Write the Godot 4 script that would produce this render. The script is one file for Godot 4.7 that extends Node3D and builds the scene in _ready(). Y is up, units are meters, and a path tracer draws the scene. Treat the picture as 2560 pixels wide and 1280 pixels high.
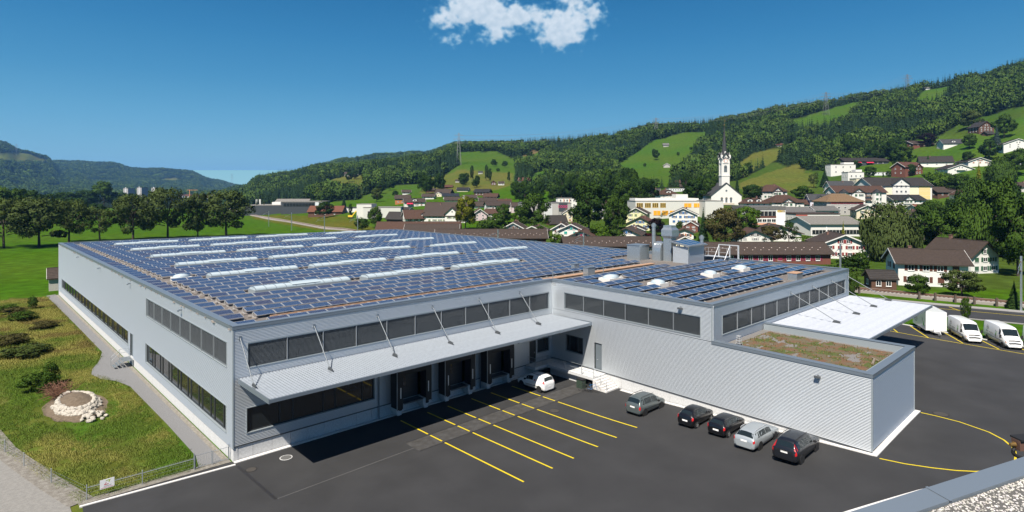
extends Node3D
# World axes: x runs along the front of the factory, -z along its long side, y is up. The camera stands on a neighbouring roof.

const CAM_S := -15.9393
const CAM_T := -48.39282
const CS := 0.72777
const SN := 0.68582
const FACE := -43.3        # yaw, in degrees, of a front that looks back at the neighbouring roof
const BEARING: PackedFloat32Array = [-700,-200,0,60,110,160,280,335,400,470,540,595,650,720,800,870,960,1060,1150,1230,1310,1400,1500,1640,1740,1830,1950,2060,2200,2330,2450,2570,3100,3900]
const DIST: PackedFloat32Array = [0,60,100,150,200,250,300,345,400,450,500,560,620,700,800,900,1000,1100,1250,1450,1700,2000,2500,3000,3500,4000,4500,5200,6200,8000]
const HEIGHTS: PackedFloat32Array = [0.0,0.0,0.0,0.0,0.0,0.0,0.0,0.0,0.0,0.0,0.0,0.0,0.0,0.0,0.0,0.0,0.0,0.0,0.0,0.0,2.8,16.4,60.0,257.4,397.3,429.6,425.9,415.2,392.7,350.0,0.0,0.0,0.0,0.0,0.0,0.0,0.0,0.0,0.0,0.0,0.0,0.0,0.0,0.0,0.0,0.0,0.0,0.0,0.0,0.0,2.9,16.8,92.8,300.0,376.8,379.2,376.2,369.2,355.4,330.0,0.0,0.0,0.0,0.0,0.0,0.0,0.0,0.0,0.0,0.0,0.0,0.0,0.0,0.0,0.0,0.0,0.0,0.0,0.0,0.0,2.2,12.0,98.9,227.1,292.0,266.3,244.5,226.7,214.9,200.0,0.0,0.0,0.0,0.0,0.0,0.0,0.0,0.0,0.0,0.0,0.0,0.0,0.0,0.0,0.0,0.0,0.0,0.0,0.0,0.0,0.5,7.2,56.3,170.7,244.1,200.0,200.0,200.0,200.0,200.0,0.0,0.0,0.0,0.0,0.0,0.0,0.0,0.0,0.0,0.0,0.0,0.0,0.0,0.0,0.0,0.0,0.0,0.0,0.0,0.0,0.0,7.2,37.4,100.0,216.0,190.0,230.1,238.3,227.2,200.0,0.0,0.0,0.0,0.0,0.0,0.0,0.0,0.0,0.0,0.0,0.0,0.0,0.0,0.0,0.0,0.0,0.0,0.0,0.0,0.0,0.0,1.0,24.2,60.9,113.9,178.6,234.8,200.0,200.0,200.0,0.0,0.0,0.0,0.0,0.0,0.0,0.0,0.0,0.0,0.0,0.0,0.0,0.0,0.0,0.0,0.0,0.0,0.0,0.0,0.0,0.0,0.0,9.6,28.2,60.0,150.4,220.3,200.0,179.9,150.0,0.0,0.0,0.0,0.0,0.0,0.0,0.0,0.0,0.0,0.0,0.0,0.0,0.0,0.0,0.0,0.0,0.0,0.0,0.0,0.0,0.0,0.0,10.0,26.7,50.0,112.2,179.6,170.0,160.0,150.0,0.0,0.0,0.0,0.0,0.0,0.0,0.0,0.0,0.0,0.0,0.0,0.0,0.0,0.0,0.0,0.0,0.0,0.0,0.0,0.0,0.0,0.0,2.8,15.0,38.5,84.8,175.8,180.0,164.9,150.0,0.0,0.0,0.0,0.0,0.0,0.0,0.0,0.0,0.0,0.0,0.0,0.0,0.0,0.0,0.0,0.0,0.0,0.0,0.0,0.0,0.0,0.0,1.8,10.0,30.4,72.5,155.5,164.2,132.8,100.0,0.0,0.0,0.0,0.0,0.0,0.0,0.0,0.0,0.0,0.0,0.0,0.0,0.0,0.0,0.0,0.0,0.0,0.0,0.0,0.0,0.0,0.0,0.0,2.9,10.0,29.1,67.1,101.6,68.3,60.0,0.0,0.0,0.0,0.0,0.0,0.0,0.0,0.0,0.0,0.0,0.0,0.0,0.0,0.0,0.0,0.0,0.4,1.3,3.3,7.1,14.7,20.0,5.0,5.6,7.3,10.0,29.7,59.4,50.2,60.0,0.0,0.0,0.0,0.0,0.0,0.0,0.0,0.0,0.2,0.4,0.6,1.0,1.4,2.0,3.1,4.8,8.8,20.7,38.3,34.4,23.0,17.0,11.8,10.0,10.2,10.7,11.5,13.0,15.6,20.0,0.0,0.2,0.3,0.5,0.6,0.8,1.0,1.2,1.5,1.8,2.1,2.6,3.2,4.3,6.5,11.4,23.9,35.0,44.6,48.7,40.0,31.1,16.7,10.0,10.2,10.7,11.5,13.0,15.6,20.0,0.0,0.2,0.3,0.4,0.6,0.8,1.0,1.3,1.9,2.6,3.5,5.0,9.4,17.2,22.9,28.2,36.8,47.4,59.2,55.8,60.7,83.1,118.5,118.9,114.9,108.3,99.6,84.8,60.7,20.0,0.0,0.4,0.6,0.8,1.1,1.5,2.0,2.7,3.9,5.3,7.0,9.7,13.2,19.4,29.0,38.7,47.8,57.0,65.5,60.6,67.2,95.9,141.2,128.6,111.5,98.6,87.0,72.6,53.9,20.0,0.0,0.2,0.3,0.5,0.8,1.2,2.0,3.5,6.4,9.0,11.2,13.8,16.8,22.6,31.7,42.6,53.9,66.2,73.1,70.2,78.4,111.4,163.6,142.6,119.3,103.6,90.2,74.3,55.1,20.0,0.0,0.2,0.3,0.5,0.8,1.3,2.3,4.3,8.0,12.0,16.2,19.5,22.1,27.0,35.5,49.5,64.6,77.7,78.5,75.5,89.8,122.5,168.1,143.8,118.9,102.7,89.0,73.2,54.4,20.0,0.0,0.3,0.4,0.7,1.0,1.6,2.6,4.8,9.0,13.4,18.2,23.0,27.4,35.1,47.3,65.0,82.7,92.9,96.6,102.2,124.3,162.5,202.2,148.9,117.4,99.6,85.3,69.4,52.1,20.0,0.0,0.3,0.4,0.6,1.0,1.7,3.0,5.5,10.0,14.5,19.3,24.5,29.8,38.1,50.5,66.6,83.4,97.8,99.1,101.2,121.2,161.4,205.6,149.6,117.3,99.4,84.9,69.1,51.9,20.0,0.0,0.3,0.5,0.8,1.2,2.2,4.0,7.1,12.0,15.9,20.0,25.2,30.7,38.5,49.5,63.6,79.4,98.6,100.4,100.5,114.6,145.4,180.0,178.0,172.2,163.3,151.9,132.7,101.9,50.0,0.0,0.4,0.6,1.0,1.5,2.8,5.0,8.2,13.0,16.9,21.0,26.6,32.7,41.1,52.7,67.5,83.4,102.0,105.1,100.3,109.1,128.4,150.0,148.4,144.0,137.2,128.4,113.6,89.9,50.0,0.0,0.4,0.7,1.1,1.7,3.3,6.0,9.5,14.5,19.0,22.7,27.4,33.7,43.1,55.5,71.2,90.1,111.9,115.7,110.1,111.8,115.7,120.0,118.9,115.8,111.0,104.8,94.5,78.0,50.0,0.0,0.7,1.1,1.7,2.5,3.8,7.0,12.0,17.4,22.0,26.0,31.2,37.5,47.8,66.5,90.1,115.6,132.5,126.2,120.0,120.0,120.0,120.0,118.9,115.8,111.0,104.8,94.5,78.0,50.0,0.0,0.6,1.0,1.6,2.5,5.0,8.0,13.5,18.7,23.0,27.0,32.4,39.5,51.5,74.4,98.0,119.7,134.6,126.7,120.0,120.0,120.0,120.0,118.9,115.8,111.0,104.8,94.5,78.0,50.0,0.0,0.6,1.0,1.6,2.5,5.0,8.0,14.0,18.9,23.1,28.1,34.9,42.6,55.3,79.2,105.2,129.7,140.9,135.4,129.2,126.3,123.9,120.0,114.7,109.0,102.9,96.6,87.4,73.9,50.0,0.0,0.6,1.0,1.7,3.0,4.5,7.3,10.6,16.7,23.3,29.8,39.0,49.8,66.6,93.4,122.0,149.2,158.9,149.3,138.5,132.5,127.2,120.0,112.5,105.4,98.6,92.2,83.6,71.8,50.0,0.0,0.6,1.0,1.7,3.0,4.5,7.0,10.5,17.2,24.5,32.0,42.6,55.1,74.1,100.7,131.6,161.7,162.9,156.6,148.4,140.5,131.8,120.0,111.1,103.2,96.0,89.6,81.3,70.5,50.0,0.0,0.6,1.0,1.6,2.8,4.2,7.0,10.5,17.5,27.4,38.0,50.7,65.5,87.7,121.5,154.4,175.3,180.0,171.9,157.5,146.0,134.2,120.0,110.2,101.7,94.2,87.8,79.8,69.6,50.0,0.0,0.6,1.0,1.5,2.2,3.2,6.0,10.4,20.7,32.3,45.2,62.0,78.8,104.2,139.2,175.5,188.4,180.0,169.3,157.5,146.0,134.2,120.0,110.2,101.7,94.2,87.8,79.8,69.6,50.0,0.0,0.6,1.0,1.5,2.2,3.2,7.0,14.6,26.5,39.8,55.2,74.7,91.3,117.3,153.2,187.6,195.3,185.0,171.4,157.3,145.3,133.6,120.0,110.2,101.7,94.2,87.8,79.8,69.6,50.0,0.0,0.6,1.0,1.5,2.2,4.0,9.0,19.0,34.0,49.0,65.3,86.8,104.6,132.3,170.0,206.1,208.5,200.0,184.6,166.7,151.5,136.6,120.0,109.5,100.6,93.0,86.4,78.6,69.0,50.0,0.0,0.5,0.9,1.5,3.0,8.0,18.0,27.4,40.0,54.2,70.0,90.1,111.4,140.0,183.8,210.0,210.0,210.0,192.8,166.3,150.4,135.7,120.0,109.5,100.6,93.0,86.4,78.6,69.0,50.0,0.0,0.5,0.8,1.5,4.0,10.3,20.0,32.3,50.0,64.7,79.3,97.3,117.1,153.1,198.8,220.0,218.7,215.4,208.0,197.3,179.0,152.2,120.0,108.3,98.6,90.6,84.1,76.6,67.8,50.0]
const FOOT: PackedFloat32Array = [560,700,640,760,720,800,800,620,900,600,960,640,1040,680,1140,700,1290,620,1330,560,1400,440,1500,440,1700,470,1780,480,1850,520,1930,640,2010,560,2100,530,2200,560,2300,600,2400,640,2500,660,2700,600]
const MEADOWS := [
[1,301,413,360,492,429,585,459,620,463,612,465,601,466,588,476,588,492,595,492,580,485,557,482,540,482,528,485,518,486,507,483,493,482,480,389,379,368,365,351,354,335,344,329,346,325,349,321,353,318,357,314,361,310,364,306,367,305,373,305,382,306,393,307,403,305,409],
[6,160,446,163,443,168,441,170,435,171,425,172,416,173,407,175,401,177,395,178,387,179,379,180,373,182,367,182,358,180,344,178,331,177,320,169,299,162,279,156,261,150,245,145,231,140,218,131,207,123,197,115,187,112,189,110,190,112,198,114,207,116,218,118,228,120,238,121,247,122,256,123,265,124,276,126,286,127,298,130,315,134,334,139,355,142,374,144,390],
[0,639,792,646,783,652,774,644,748,645,733,652,726,662,721,675,720,658,684,640,648,661,655,684,662,704,668,721,668,667,612,652,609,638,608,623,605,603,596,510,502,452,442,390,378,369,365,351,354,335,344,329,345,324,348,319,351,315,354,311,357,306,358,300,359,296,362,292,365,289,370,286,373,280,374,274,373,273,381,277,395,280,410,282,423,281,432,276,434,271,436,270,446,274,463,275,477,309,534,320,540,331,547,345,557,371,584,397,608,402,599,407,590,411,582,430,595,446,602,456,603,464,599,470,594,490,608,515,627,571,701],
[1,363,787,358,757,393,811,438,883,452,891,434,827,447,826,459,824,466,815,386,663,334,564,314,548,312,557,307,561,322,609,330,642,332,665,343,707,343,725],
[0,412,383,455,420,495,454,519,466,550,485,584,504,505,431,458,394,423,367,404,359,382,348],
[0,434,367,460,383,489,400,549,445,598,477,621,486,645,494,612,468,541,417,492,385,465,370,438,356,436,361],
[0,558,413,581,423,598,427,610,426,618,423,641,432,666,442,695,453,720,462,741,468,759,472,778,475,790,473,803,470,816,468,834,469,863,476,871,470,883,466,896,463,897,453,886,437,815,406,778,392,740,377,693,356,647,335,605,314,570,301,513,274,457,244,404,215,401,220,397,223,395,229,396,235,425,261,453,286,474,307,492,327,575,395,573,403,567,409],
[1,628,268,657,275,685,281,708,284,714,279,719,274,726,270,735,267,746,263,754,258,759,253,714,235,695,235,673,232,644,227,621,224,602,222,591,222,579,223,564,221,542,216,517,210,581,243],
[1,460,182,478,185,496,188,513,190,530,192,546,193,563,195,581,196,596,196,608,195,618,193,555,166,541,153,496,135,457,120,448,121,439,122,431,124,421,125,412,125,409,128,405,131,401,133,396,135,391,137,385,138,379,140],
[0,909,324,922,321,934,317,945,313,956,309,970,306,990,305,1020,307,1040,305,1053,301,1063,296,1074,291,1091,288,1092,280,1100,273,1092,261,1089,252,1091,243,986,220,962,222,955,227,952,234,951,242,914,236,881,231,881,238,878,244,872,249,861,252,849,256,842,262,840,269,838,277,836,284,877,306],
[0,960,174,1000,177,1047,183,1082,185,1089,178,1092,171,1090,163,1092,155,1094,148,1025,135,1004,137,981,139,958,140,935,141,921,145,910,149,903,153],
[0,571,141,573,137,575,133,577,129,580,125,584,122,590,119,599,116,620,118,639,118,657,119,675,119,690,118,704,117,717,115,717,109,722,104,729,100,729,95,726,90,718,84,708,78,697,71,695,66,700,62,715,60,725,57,728,53,726,48,733,45,740,41,748,38,756,33,760,29,766,26,772,22,778,18,784,14,791,11,799,7,754,4,724,2,697,0,668,-2,642,-4,616,-5,591,-7,568,-9,545,-10,524,-12,503,-13,484,-14,465,-16,446,-17,443,-15,440,-12,437,-10,433,-8,430,-6,426,-4,422,-2,420,1,419,3,419,5,418,8,419,10,418,13,416,15,413,17,412,20,411,22,412,25,413,28,414,31,415,34,414,37,412,39,433,43,455,48,477,52,500,57,498,60,498,63,499,67,500,71,502,75,504,79,506,83,509,89,510,93,511,98,518,105,527,112,539,121,555,131],
[2,667,657,701,679,730,697,755,708,709,656,640,584,625,580,608,576,587,566],
[0,727,684,745,689,761,691,778,693,795,696,778,677,756,670,735,663,710,653],
[1,102,3784,123,3783,143,3766,163,3755,188,3821,223,4050,261,4276,286,4287,315,4301,344,4317,370,4296,400,4315,389,4196,355,4126,321,4041,279,3832,247,3728,224,3694,197,3603,172,3516,151,3484,132,3515,114,3542,96,3577],
[1,660,4537,700,4602,741,4668,728,4563,690,4525,650,4472],
[1,1032,4591,1084,4603,1140,4627,1147,4455,1103,4444,1062,4440,1019,4425],
[0,268,3097,311,3260,372,3568,362,3276,313,3047,280,2950],
[0,987,4715,1059,4857,1113,4909,1176,4992,1187,4926,1116,4809,1058,4739,985,4594]]
const CHURCH := [304.32,114.19]
const PYLONS := [[515.42,626.86,45.95,6.89,"lattice pylon beside the dark wood",1],[819.71,496.72,29.94,6.51,"lattice pylon on the wooded ridge above the big meadow",1],[955.78,284.64,35.38,7.32,"lattice pylon at the upper meadow strip",1],[1066.43,204.52,32.33,7.46,"lattice pylon highest on the ridge",1],[1584.8,4838.68,112.46,18.74,"lattice pylon where the far valley closes",0],[235.69,4001.95,58.64,10.47,"radio mast on the far hill",0]]
const MASTS := [[118.75,300.64,"grey catenary mast beside the mown field nearest the dark factory"],[109.46,246.95,"grey catenary second mast beside the mown field"],[105.22,201.93,"grey catenary third mast beside the mown field"],[109.72,180.4,"grey catenary mast in front of the round dark green tree"],[101.25,81.97,"grey catenary short mast showing over the solar roof before the snow guard terrace"],[109.02,55.91,"grey catenary mast over the solar roof before the long terrace"],[115.01,-6.24,"grey catenary mast beside the red shuttered house"],[111.25,-34.6,"grey catenary tall grey mast at the railway by the vans"]]
const POSTS := [[111.88,-20.39,"upright old sleeper under the apple tree"],[112.1,-22.76,"upright old sleeper second along the garden"],[112.82,-25.54,"upright old sleeper in the middle of the lawn"],[112.97,-28.22,"upright old sleeper before the wide fruit tree"],[113.51,-31.18,"darkest upright old sleeper beside the mast stay"],[110.49,-11.0,"upright old sleeper beside the factory corner"]]
const HEDGE_A := [Vector2(188.56,32.31),Vector2(207.09,24.81)]
const HEDGE_B := [Vector2(139.04,5.18),Vector2(137.38,-4.04)]
const CRANE := [422.27,1599.75]
const EXCAVATORS := [[169.58,298.09,"small yellow excavator on the building site by the field",20],[585.46,37.82,"yellow excavator digging on the upper slope",60]]
# s, t, yaw, width, depth, wall, rise, form, wall, roof and shutter colours, floors, windows, detail, label, name, category, extras
const HOUSES := [
[134.97,-16.4,-18,12.33,9,4.77,2.3,"E","white","brown","brown",2,4,3,"two storey white house with brown shutters and a patched brown roof behind the garden","house","house",[]],
[166.55,-17.18,12,8.2,12,4.17,3.24,"G","white","brown","green",2,3,3,"white house with green shutters behind the larger brown shuttered house","house","house",[]],
[173.31,13.52,-12,12.18,14,3.8,2.59,"G","white","brown","red",2,4,3,"white gabled house with dark red shutters in front of the long grey roofed hall","house","house",[]],
[121.62,-11.51,-14,4.47,4.5,2.08,1.28,"E","wood","dark","",1,2,2,"little dark brown timber porch building on stilts beside the white house","timber_porch","shed",[]],
[136.64,174.0,2,36.05,9,2.19,3.28,"E","white","rust","grey",1,7,2,"white ended brown roofed terrace row furthest from the grey ventilation stacks","terrace_row","terrace",[]],
[125.01,147.86,2,20.5,9,3.69,2.59,"E","white","brown","grey",1,5,2,"short brown roofed terrace row in front of the white ended row","terrace_row","terrace",[]],
[124.4,111.34,2,38.39,9,3.53,2.5,"E","redwood","brown","grey",1,10,2,"long brown roofed terrace row with two lines of snow guards and no chimney","terrace_row","terrace",[["snow"]]],
[129.66,62.42,2,28.35,9,3.53,2.13,"E","redwood","brown","crimson",1,9,2,"long brown roofed terrace row directly behind the tall ventilation stacks","terrace_row","terrace",[["snow"]]],
[144.17,22.64,2,32.66,9,2.95,2.35,"E","redwood","brown","crimson",1,11,2,"long brown roofed terrace row with dark red shutters behind the ladder platform","terrace_row","terrace",[["snow"]]],
[157.9,134.18,-8,10.58,11.64,2.79,2.81,"G","white","brown","brown",2,3,2,"white gabled house with brown shutters just above the terrace roofs","house","house",[]],
[166.39,142.94,-8,5.26,6,3.4,1.75,"G","white","brown","",2,1,2,"small white gable peeping over the brown shuttered house","house","house",[]],
[153.28,117.43,-18,8.73,9.6,3.26,1.87,"G","yellow","brown","",2,2,2,"cream gabled house with white verges behind the snow guard terrace","house","house",[]],
[159.96,108.82,-14,7.14,7.85,3.92,2.02,"G","white","brown","brown",2,2,2,"plain white gabled house leaning on the teal shuttered one","house","house",[]],
[158.12,102.05,-14,9.61,10.57,3.89,2.25,"G","white","brown","teal",2,2,2,"white gabled house with bright teal shutters","house","house",[]],
[148.35,88.96,-14,9.47,10.42,2.93,2.23,"G","white","rust","crimson",1,2,2,"white gabled house under a striped brown tile roof with a crimson shutter","house","house",[]],
[209.08,204.79,-28,10.35,7.76,3.34,2.25,"E","white","rust","brown",2,2,2,"white house with a brown saddle roof below the white apartment block","house","house",[]],
[230.63,226.0,12,15.12,11.34,4.75,2.19,"E","white","brown","",3,5,2,"long white apartment block with balconies under a brown roof","house","house",[["balcony",-3.78,1.61,3.02],["balcony",3.78,1.61,3.02],["balcony",3.78,3.18,3.02]]],
[233.97,213.55,8,5.78,6,3.39,2.17,"E","pink","brown","red",2,2,1,"small pink house beside the grey timber supermarket","house","house",[]],
[213.57,154.11,0,4.86,6,4.29,1.62,"G","cream","brown","orange",3,2,1,"tall cream house with orange shutters in front of the supermarket","house","house",[]],
[200.71,149.78,18,8.56,6.42,0.85,3.31,"E","wood","dark","",0,0,2,"low dark roofed barn beside the grey supermarket","barn","barn",[]],
[186.7,218.95,-6,23.16,16,3.69,6.77,"E","white","brown","moss",2,7,3,"big old farmhouse with a huge brown roof and green shutters","house","house",[["gable",4.16916745481991,7.875094081326497,4.69,3.39,"white"]]],
[172.97,228.9,20,14.88,11.16,2.62,4.16,"E","white","rust","moss",1,4,2,"white farmhouse with a half hipped brown roof beside the huge roofed one","house","house",[["dormer",2.98]]],
[168.11,241.19,-22,9.85,7.39,2.24,3.36,"E","wood","dark","",0,0,2,"dark weathered barn with a sagging roof beside the white farmhouse","barn","barn",[]],
[196.19,278.57,-22,10.7,8.03,2.15,2.04,"E","cream","dark","brown",1,2,2,"cream cottage with a dark roof above the weathered barn","barn","barn",[]],
[229.02,315.06,14,14.34,10.75,2.81,2.29,"E","white","brown","red",2,4,2,"white house with red awnings above the blue grey roof","house","house",[["dormer",0.0],["awning",-5.74,-1.43,1.55,"red_awning"]]],
[241.81,349.61,5,11.17,8.38,3.7,2.48,"E","orange","brown","",2,3,2,"orange timber house with a wide brown roof","house","house",[]],
[312.72,412.22,0,8.23,6.17,2.0,1.5,"E","wood","brown","",0,0,1,"brown weathered barn at the foot of the green slope","barn","barn",[]],
[289.89,359.98,-14,12.81,9.61,1.47,3.03,"E","wood","brown","",1,2,2,"large brown roofed barn above the cream gable","barn","barn",[]],
[280.17,352.79,-20,5.94,6.54,1.56,1.65,"G","cream","dark","",1,1,1,"cream gabled cottage under the large barn","barn","barn",[]],
[277.43,334.82,6,12.13,9.1,1.16,1.92,"E","white","solar","",1,3,2,"white house with a black solar roof","house","house",[]],
[257.95,306.7,4,11.86,8.9,1.41,2.08,"E","yellow","brown","",1,3,2,"yellow walled bungalow with a wide brown roof","house","house",[]],
[272.75,312.61,0,4.92,6,1.57,1.54,"G","white","brown","",1,1,1,"tiny white gabled house under the solar roof","house","house",[]],
[314.13,364.62,-8,9.83,7.38,1.38,1.76,"E","cream","black","",1,2,2,"cream house with a black roof on the slope","house","house",[]],
[336.58,417.19,0,9.3,6.97,1.24,1.55,"E","wood","red","",1,2,1,"red roofed farmhouse on the slope","house","house",[]],
[384.57,461.53,0,5.61,6,1.5,1.29,"E","grey","brown","",0,0,1,"grey shed on the mown slope","barn","barn",[]],
[300.92,322.49,-15,12.31,9.23,2.39,2.27,"E","wood","black","",2,4,2,"dark chalet with a white ground floor","house","house",[]],
[289.18,298.86,-12,10.45,7.84,1.17,2.15,"E","wood","rust","",1,3,2,"brown roofed chalet below the dark chalet","house","house",[]],
[265.61,276.24,8,11.98,8.98,1.35,2.0,"E","white","brown","",1,3,2,"white house under a wide brown roof below the chalets","house","house",[]],
[243.32,259.42,8,9.62,7.22,1.32,2.41,"E","white","brown","",1,3,2,"long brown roof with a row of dark solar collectors","house","house",[]],
[410.55,384.73,-10,12.15,9.11,1.56,2.83,"E","grey","red","",0,0,2,"red roofed barn on the green strip","barn","barn",[]],
[365.64,382.29,0,4.99,6,2.06,1.92,"G","wood","brown","",2,2,1,"little chalet under the poplars","house","house",[]],
[370.48,376.76,0,5.75,6,1.65,1.53,"E","pale","brown","",1,2,1,"grey roofed cottage beside the little chalet","house","house",[]],
[466.72,521.2,0,5.48,6,1.52,1.5,"E","grey","slate","",0,0,0,"lonely grey hay shed on the hillside pasture","barn","barn",[]],
[425.12,380.16,0,4.51,6,1.26,1.64,"G","white","red","",1,1,0,"small red roofed house in the trees","house","house",[]],
[227.93,120.88,-22,9.58,10.54,4.22,2.49,"G","yellow","brown","moss",2,3,2,"white gabled house with pale green shutters and yellow tinted walls","house","house",[]],
[205.59,103.21,-20,12.03,13.23,2.41,2.92,"G","yellow","red","blue",1,2,2,"pale yellow house with a broad red brown roof and two small windows","house","house",[]],
[230.19,97.6,-16,12.26,13.48,4.15,2.88,"G","white","brown","blue",2,4,2,"white gabled house with bright blue shutters","house","house",[]],
[184.46,91.23,-20,6.33,6.96,2.41,1.27,"G","white","dark","brown",1,2,2,"small white gable squeezed below the pale yellow house","house","house",[]],
[163.09,79.82,-20,9.91,10.9,3.09,2.27,"G","white","brown","blue",1,3,2,"white house with light blue shutters behind the terrace roof","house","house",[]],
[306.97,154.88,10,11.28,8.46,4.13,2.94,"H","white","rust","",2,4,2,"grand villa with a brown hipped roof and balcony above the school","house","house",[["dormer",0.0],["balcony",0.0,2.06,4.51]]],
[364.37,183.66,0,11.42,8.57,2.0,0.29,"F","sky","pale","",1,6,2,"long white flat roofed annex behind the grand villa","house","house",[]],
[232.12,145.37,4,9.5,7.12,5.96,2.68,"H","white","brown","grey",3,4,2,"tall white villa with a brown mansard roof beside the big round maple","house","house",[["balcony",0.0,2.5,3.8]]],
[184.44,69.97,-16,6.5,7.15,2.21,1.33,"G","white","rust","orange",1,2,2,"white cottage with brown shutters left of the spruce","house","house",[]],
[157.99,54.68,-10,7.16,7.87,2.18,1.79,"G","cream","brown","",1,3,2,"cream gabled house behind the square duct","house","house",[]],
[203.96,78.07,-25,5.48,6.03,2.41,1.61,"G","redwood","brown","",2,2,2,"red timber house half hidden by the spruce","house","house",[]],
[358.66,112.24,-4,15.32,11.49,6.84,4.2,"H","pale","rust","green",3,5,2,"stately grey white hotel with a tall brown hipped roof","house","house",[["gable",1.84,6.13,6.84,2.52,"pale"]]],
[343.26,99.13,2,19.07,14.3,2.81,4.42,"H","white","rust","green",2,6,2,"white house with a brown hipped roof and a pediment","house","house",[["gable",0.0,8.01,2.81,2.43,"white"]]],
[315.01,104.4,2,14.3,10.72,2.12,2.9,"H","white","rust","",1,4,2,"brown hipped roof with two little gables beside the church","house","house",[["dormer",-2.86],["dormer",2.14]]],
[358.63,84.4,-8,11.72,8.79,4.47,3.05,"E","lavender","slate","brown",2,4,2,"lavender white house with a dark grey roof","house","house",[["gable",-0.59,4.22,4.97,2.13,"lavender"]]],
[183.46,43.91,-10,11.16,12.27,2.79,2.39,"G","white","rust","grey",2,3,2,"white gabled house with grey shutters behind the ladder platform","house","house",[]],
[202.71,44.14,-8,13.8,15.18,2.63,2.53,"G","white","brown","",1,2,3,"large plain white gable behind the grey shuttered house","house","house",[]],
[443.43,100.17,-6,16.24,12.18,2.78,4.2,"E","white","slate","",1,4,2,"slate roofed house with roof panels above the turrets","house","house",[]],
[321.36,49.31,-14,9.58,10.54,4.25,2.39,"G","cream","brown","green",2,2,2,"cream house with an orange patched roof beside the scaffolding","house","house",[]],
[333.61,44.83,-4,12.2,9.15,2.51,2.85,"E","white","brown","",1,3,2,"long brown roofed house joined to the cream house","house","house",[]],
[409.74,53.73,0,19.28,14.46,2.22,2.89,"E","white","black","green",1,4,2,"black roofed white house with green shutters below the yellow home","house","house",[["gable",-0.96,6.55,2.52,2.31,"white"]]],
[318.98,26.16,-6,6.77,7.45,4.56,2.26,"G","render","brown","",2,2,2,"white gable half hidden behind the weeping willow","house","house",[]],
[526.78,78.67,14,16.62,12.47,6.17,3.69,"E","redwood","red","",2,3,2,"red brown timber house with a cross gable above the long carport","house","house",[["gable",3.66,6.65,6.17,2.77,"redwood"]]],
[588.07,128.31,0,39.48,16,2.75,3.23,"E","dark","dark","",1,7,3,"dark long bungalow with two red awnings","house","house",[["awning",-11.85,-5.53,1.35,"red_awning"],["awning",-0.79,5.53,1.35,"red_awning"]]],
[570.3,69.25,-26,21.93,16,2.49,4.84,"E","white","dark","",2,3,2,"white house with a black timber gable and awning","house","house",[]],
[533.13,49.83,-6,17.72,16,2.09,3.25,"G","white","dark","",1,2,2,"low white gable with a balcony on the slope","house","house",[["balcony",0.0,1.25,6.2]]],
[553.71,41.65,-6,16.25,16,1.76,3.01,"G","white","dark","orange",1,3,2,"white gabled house with orange shutters below the excavation","house","house",[]],
[696.46,58.28,-4,13.5,14.85,5.19,4.88,"G","wood","dark","",3,4,2,"old farmhouse with rows of white windows high on the slope","house","house",[]],
[649.05,72.98,-12,17.33,13.0,2.0,3.97,"E","white","slate","",1,3,2,"slate roofed villa with a white base on the slope","house","house",[["dormer",0.0]]],
[600.32,22.69,-22,18.8,16,3.29,3.76,"G","white","dark","",2,3,2,"white house with a timber gable at the edge of the upper meadow","house","house",[]],
[664.95,102.43,8,22.91,16,2.02,3.44,"E","redwood","brown","",1,3,2,"low brown brick house beside the copper beech","house","house",[]],
[710.51,139.6,-10,10.17,7.63,1.97,2.12,"E","redwood","dark","",1,2,1,"small red roofed house under the forest edge","house","house",[]],
[647.84,134.08,0,8.63,6.48,1.36,1.96,"E","wood","dark","",1,2,1,"dark chalet above the red awnings","house","house",[]],
[388.38,189.44,-10,7.81,6,1.59,1.5,"E","wood","brown","",1,2,2,"brown roofed chalets behind the villa","house","house",[]],
[428.44,218.84,8,7.33,6,1.43,1.67,"E","wood","rust","",1,2,1,"brown roofed chalet higher above the villa","house","house",[]],
[428.35,208.03,0,6.55,6,1.41,1.31,"E","wood","rust","",1,2,1,"brown roofed chalet next to the hillside meadow","house","house",[]],
[754.06,437.14,-8,7.66,6,2.07,2.36,"E","grey","grey","",0,0,1,"hay barn high in the meadow","barn","barn",[]],
[599.35,338.57,-10,7.51,8.26,2.08,2.35,"G","grey","slate","",0,0,1,"grey hay barn halfway down the meadow","barn","barn",[]],
[743.3,267.42,-6,7.53,6,1.12,2.01,"E","grey","red","",0,0,1,"red roofed shed at the forest edge","barn","barn",[]],
[1084.7,184.18,0,8.65,6.49,2.15,1.85,"E","white","grey","",1,2,1,"two farm buildings on the top meadow","house","house",[]],
[448.28,828.69,0,8.32,6.24,3.4,2.56,"E","grey","brown","",1,2,1,"grey farmhouse on the wooded shoulder","house","house",[]],
[466.65,826.14,0,4.53,6,2.03,1.94,"E","grey","brown","",0,0,0,"small hut on the wooded shoulder","barn","barn",[]],
[183.8,359.37,4,23.43,16,3.3,3.71,"E","wood","orange","",1,3,2,"orange roofed barn with the big round tree in front","barn","barn",[]],
[311.56,884.61,0,27.65,16,5.43,4.21,"E","pink","brown","",2,6,2,"brick apartment row behind the dark factory","house","house",[]],
[210.17,1824.52,0,34.46,16,3.11,5.07,"E","wood","brown","",0,0,2,"brown roofed farm on the valley floor","house","house",[]],
[680.77,50.56,10,7.34,6,1.22,2.2,"E","wood","dark","",0,0,1,"cottage at the end of the hillside road","house","house",[]],
[446.5,3.03,-10,9.43,7.07,2.76,2.36,"E","render","brown","",1,2,2,"white house among birches beside the excavation","house","house",[]],
[445.84,40.76,6,15.14,11.35,2.81,3.03,"E","wood","brown","",1,3,2,"brown roofed house behind the birches","house","house",[]],
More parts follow.
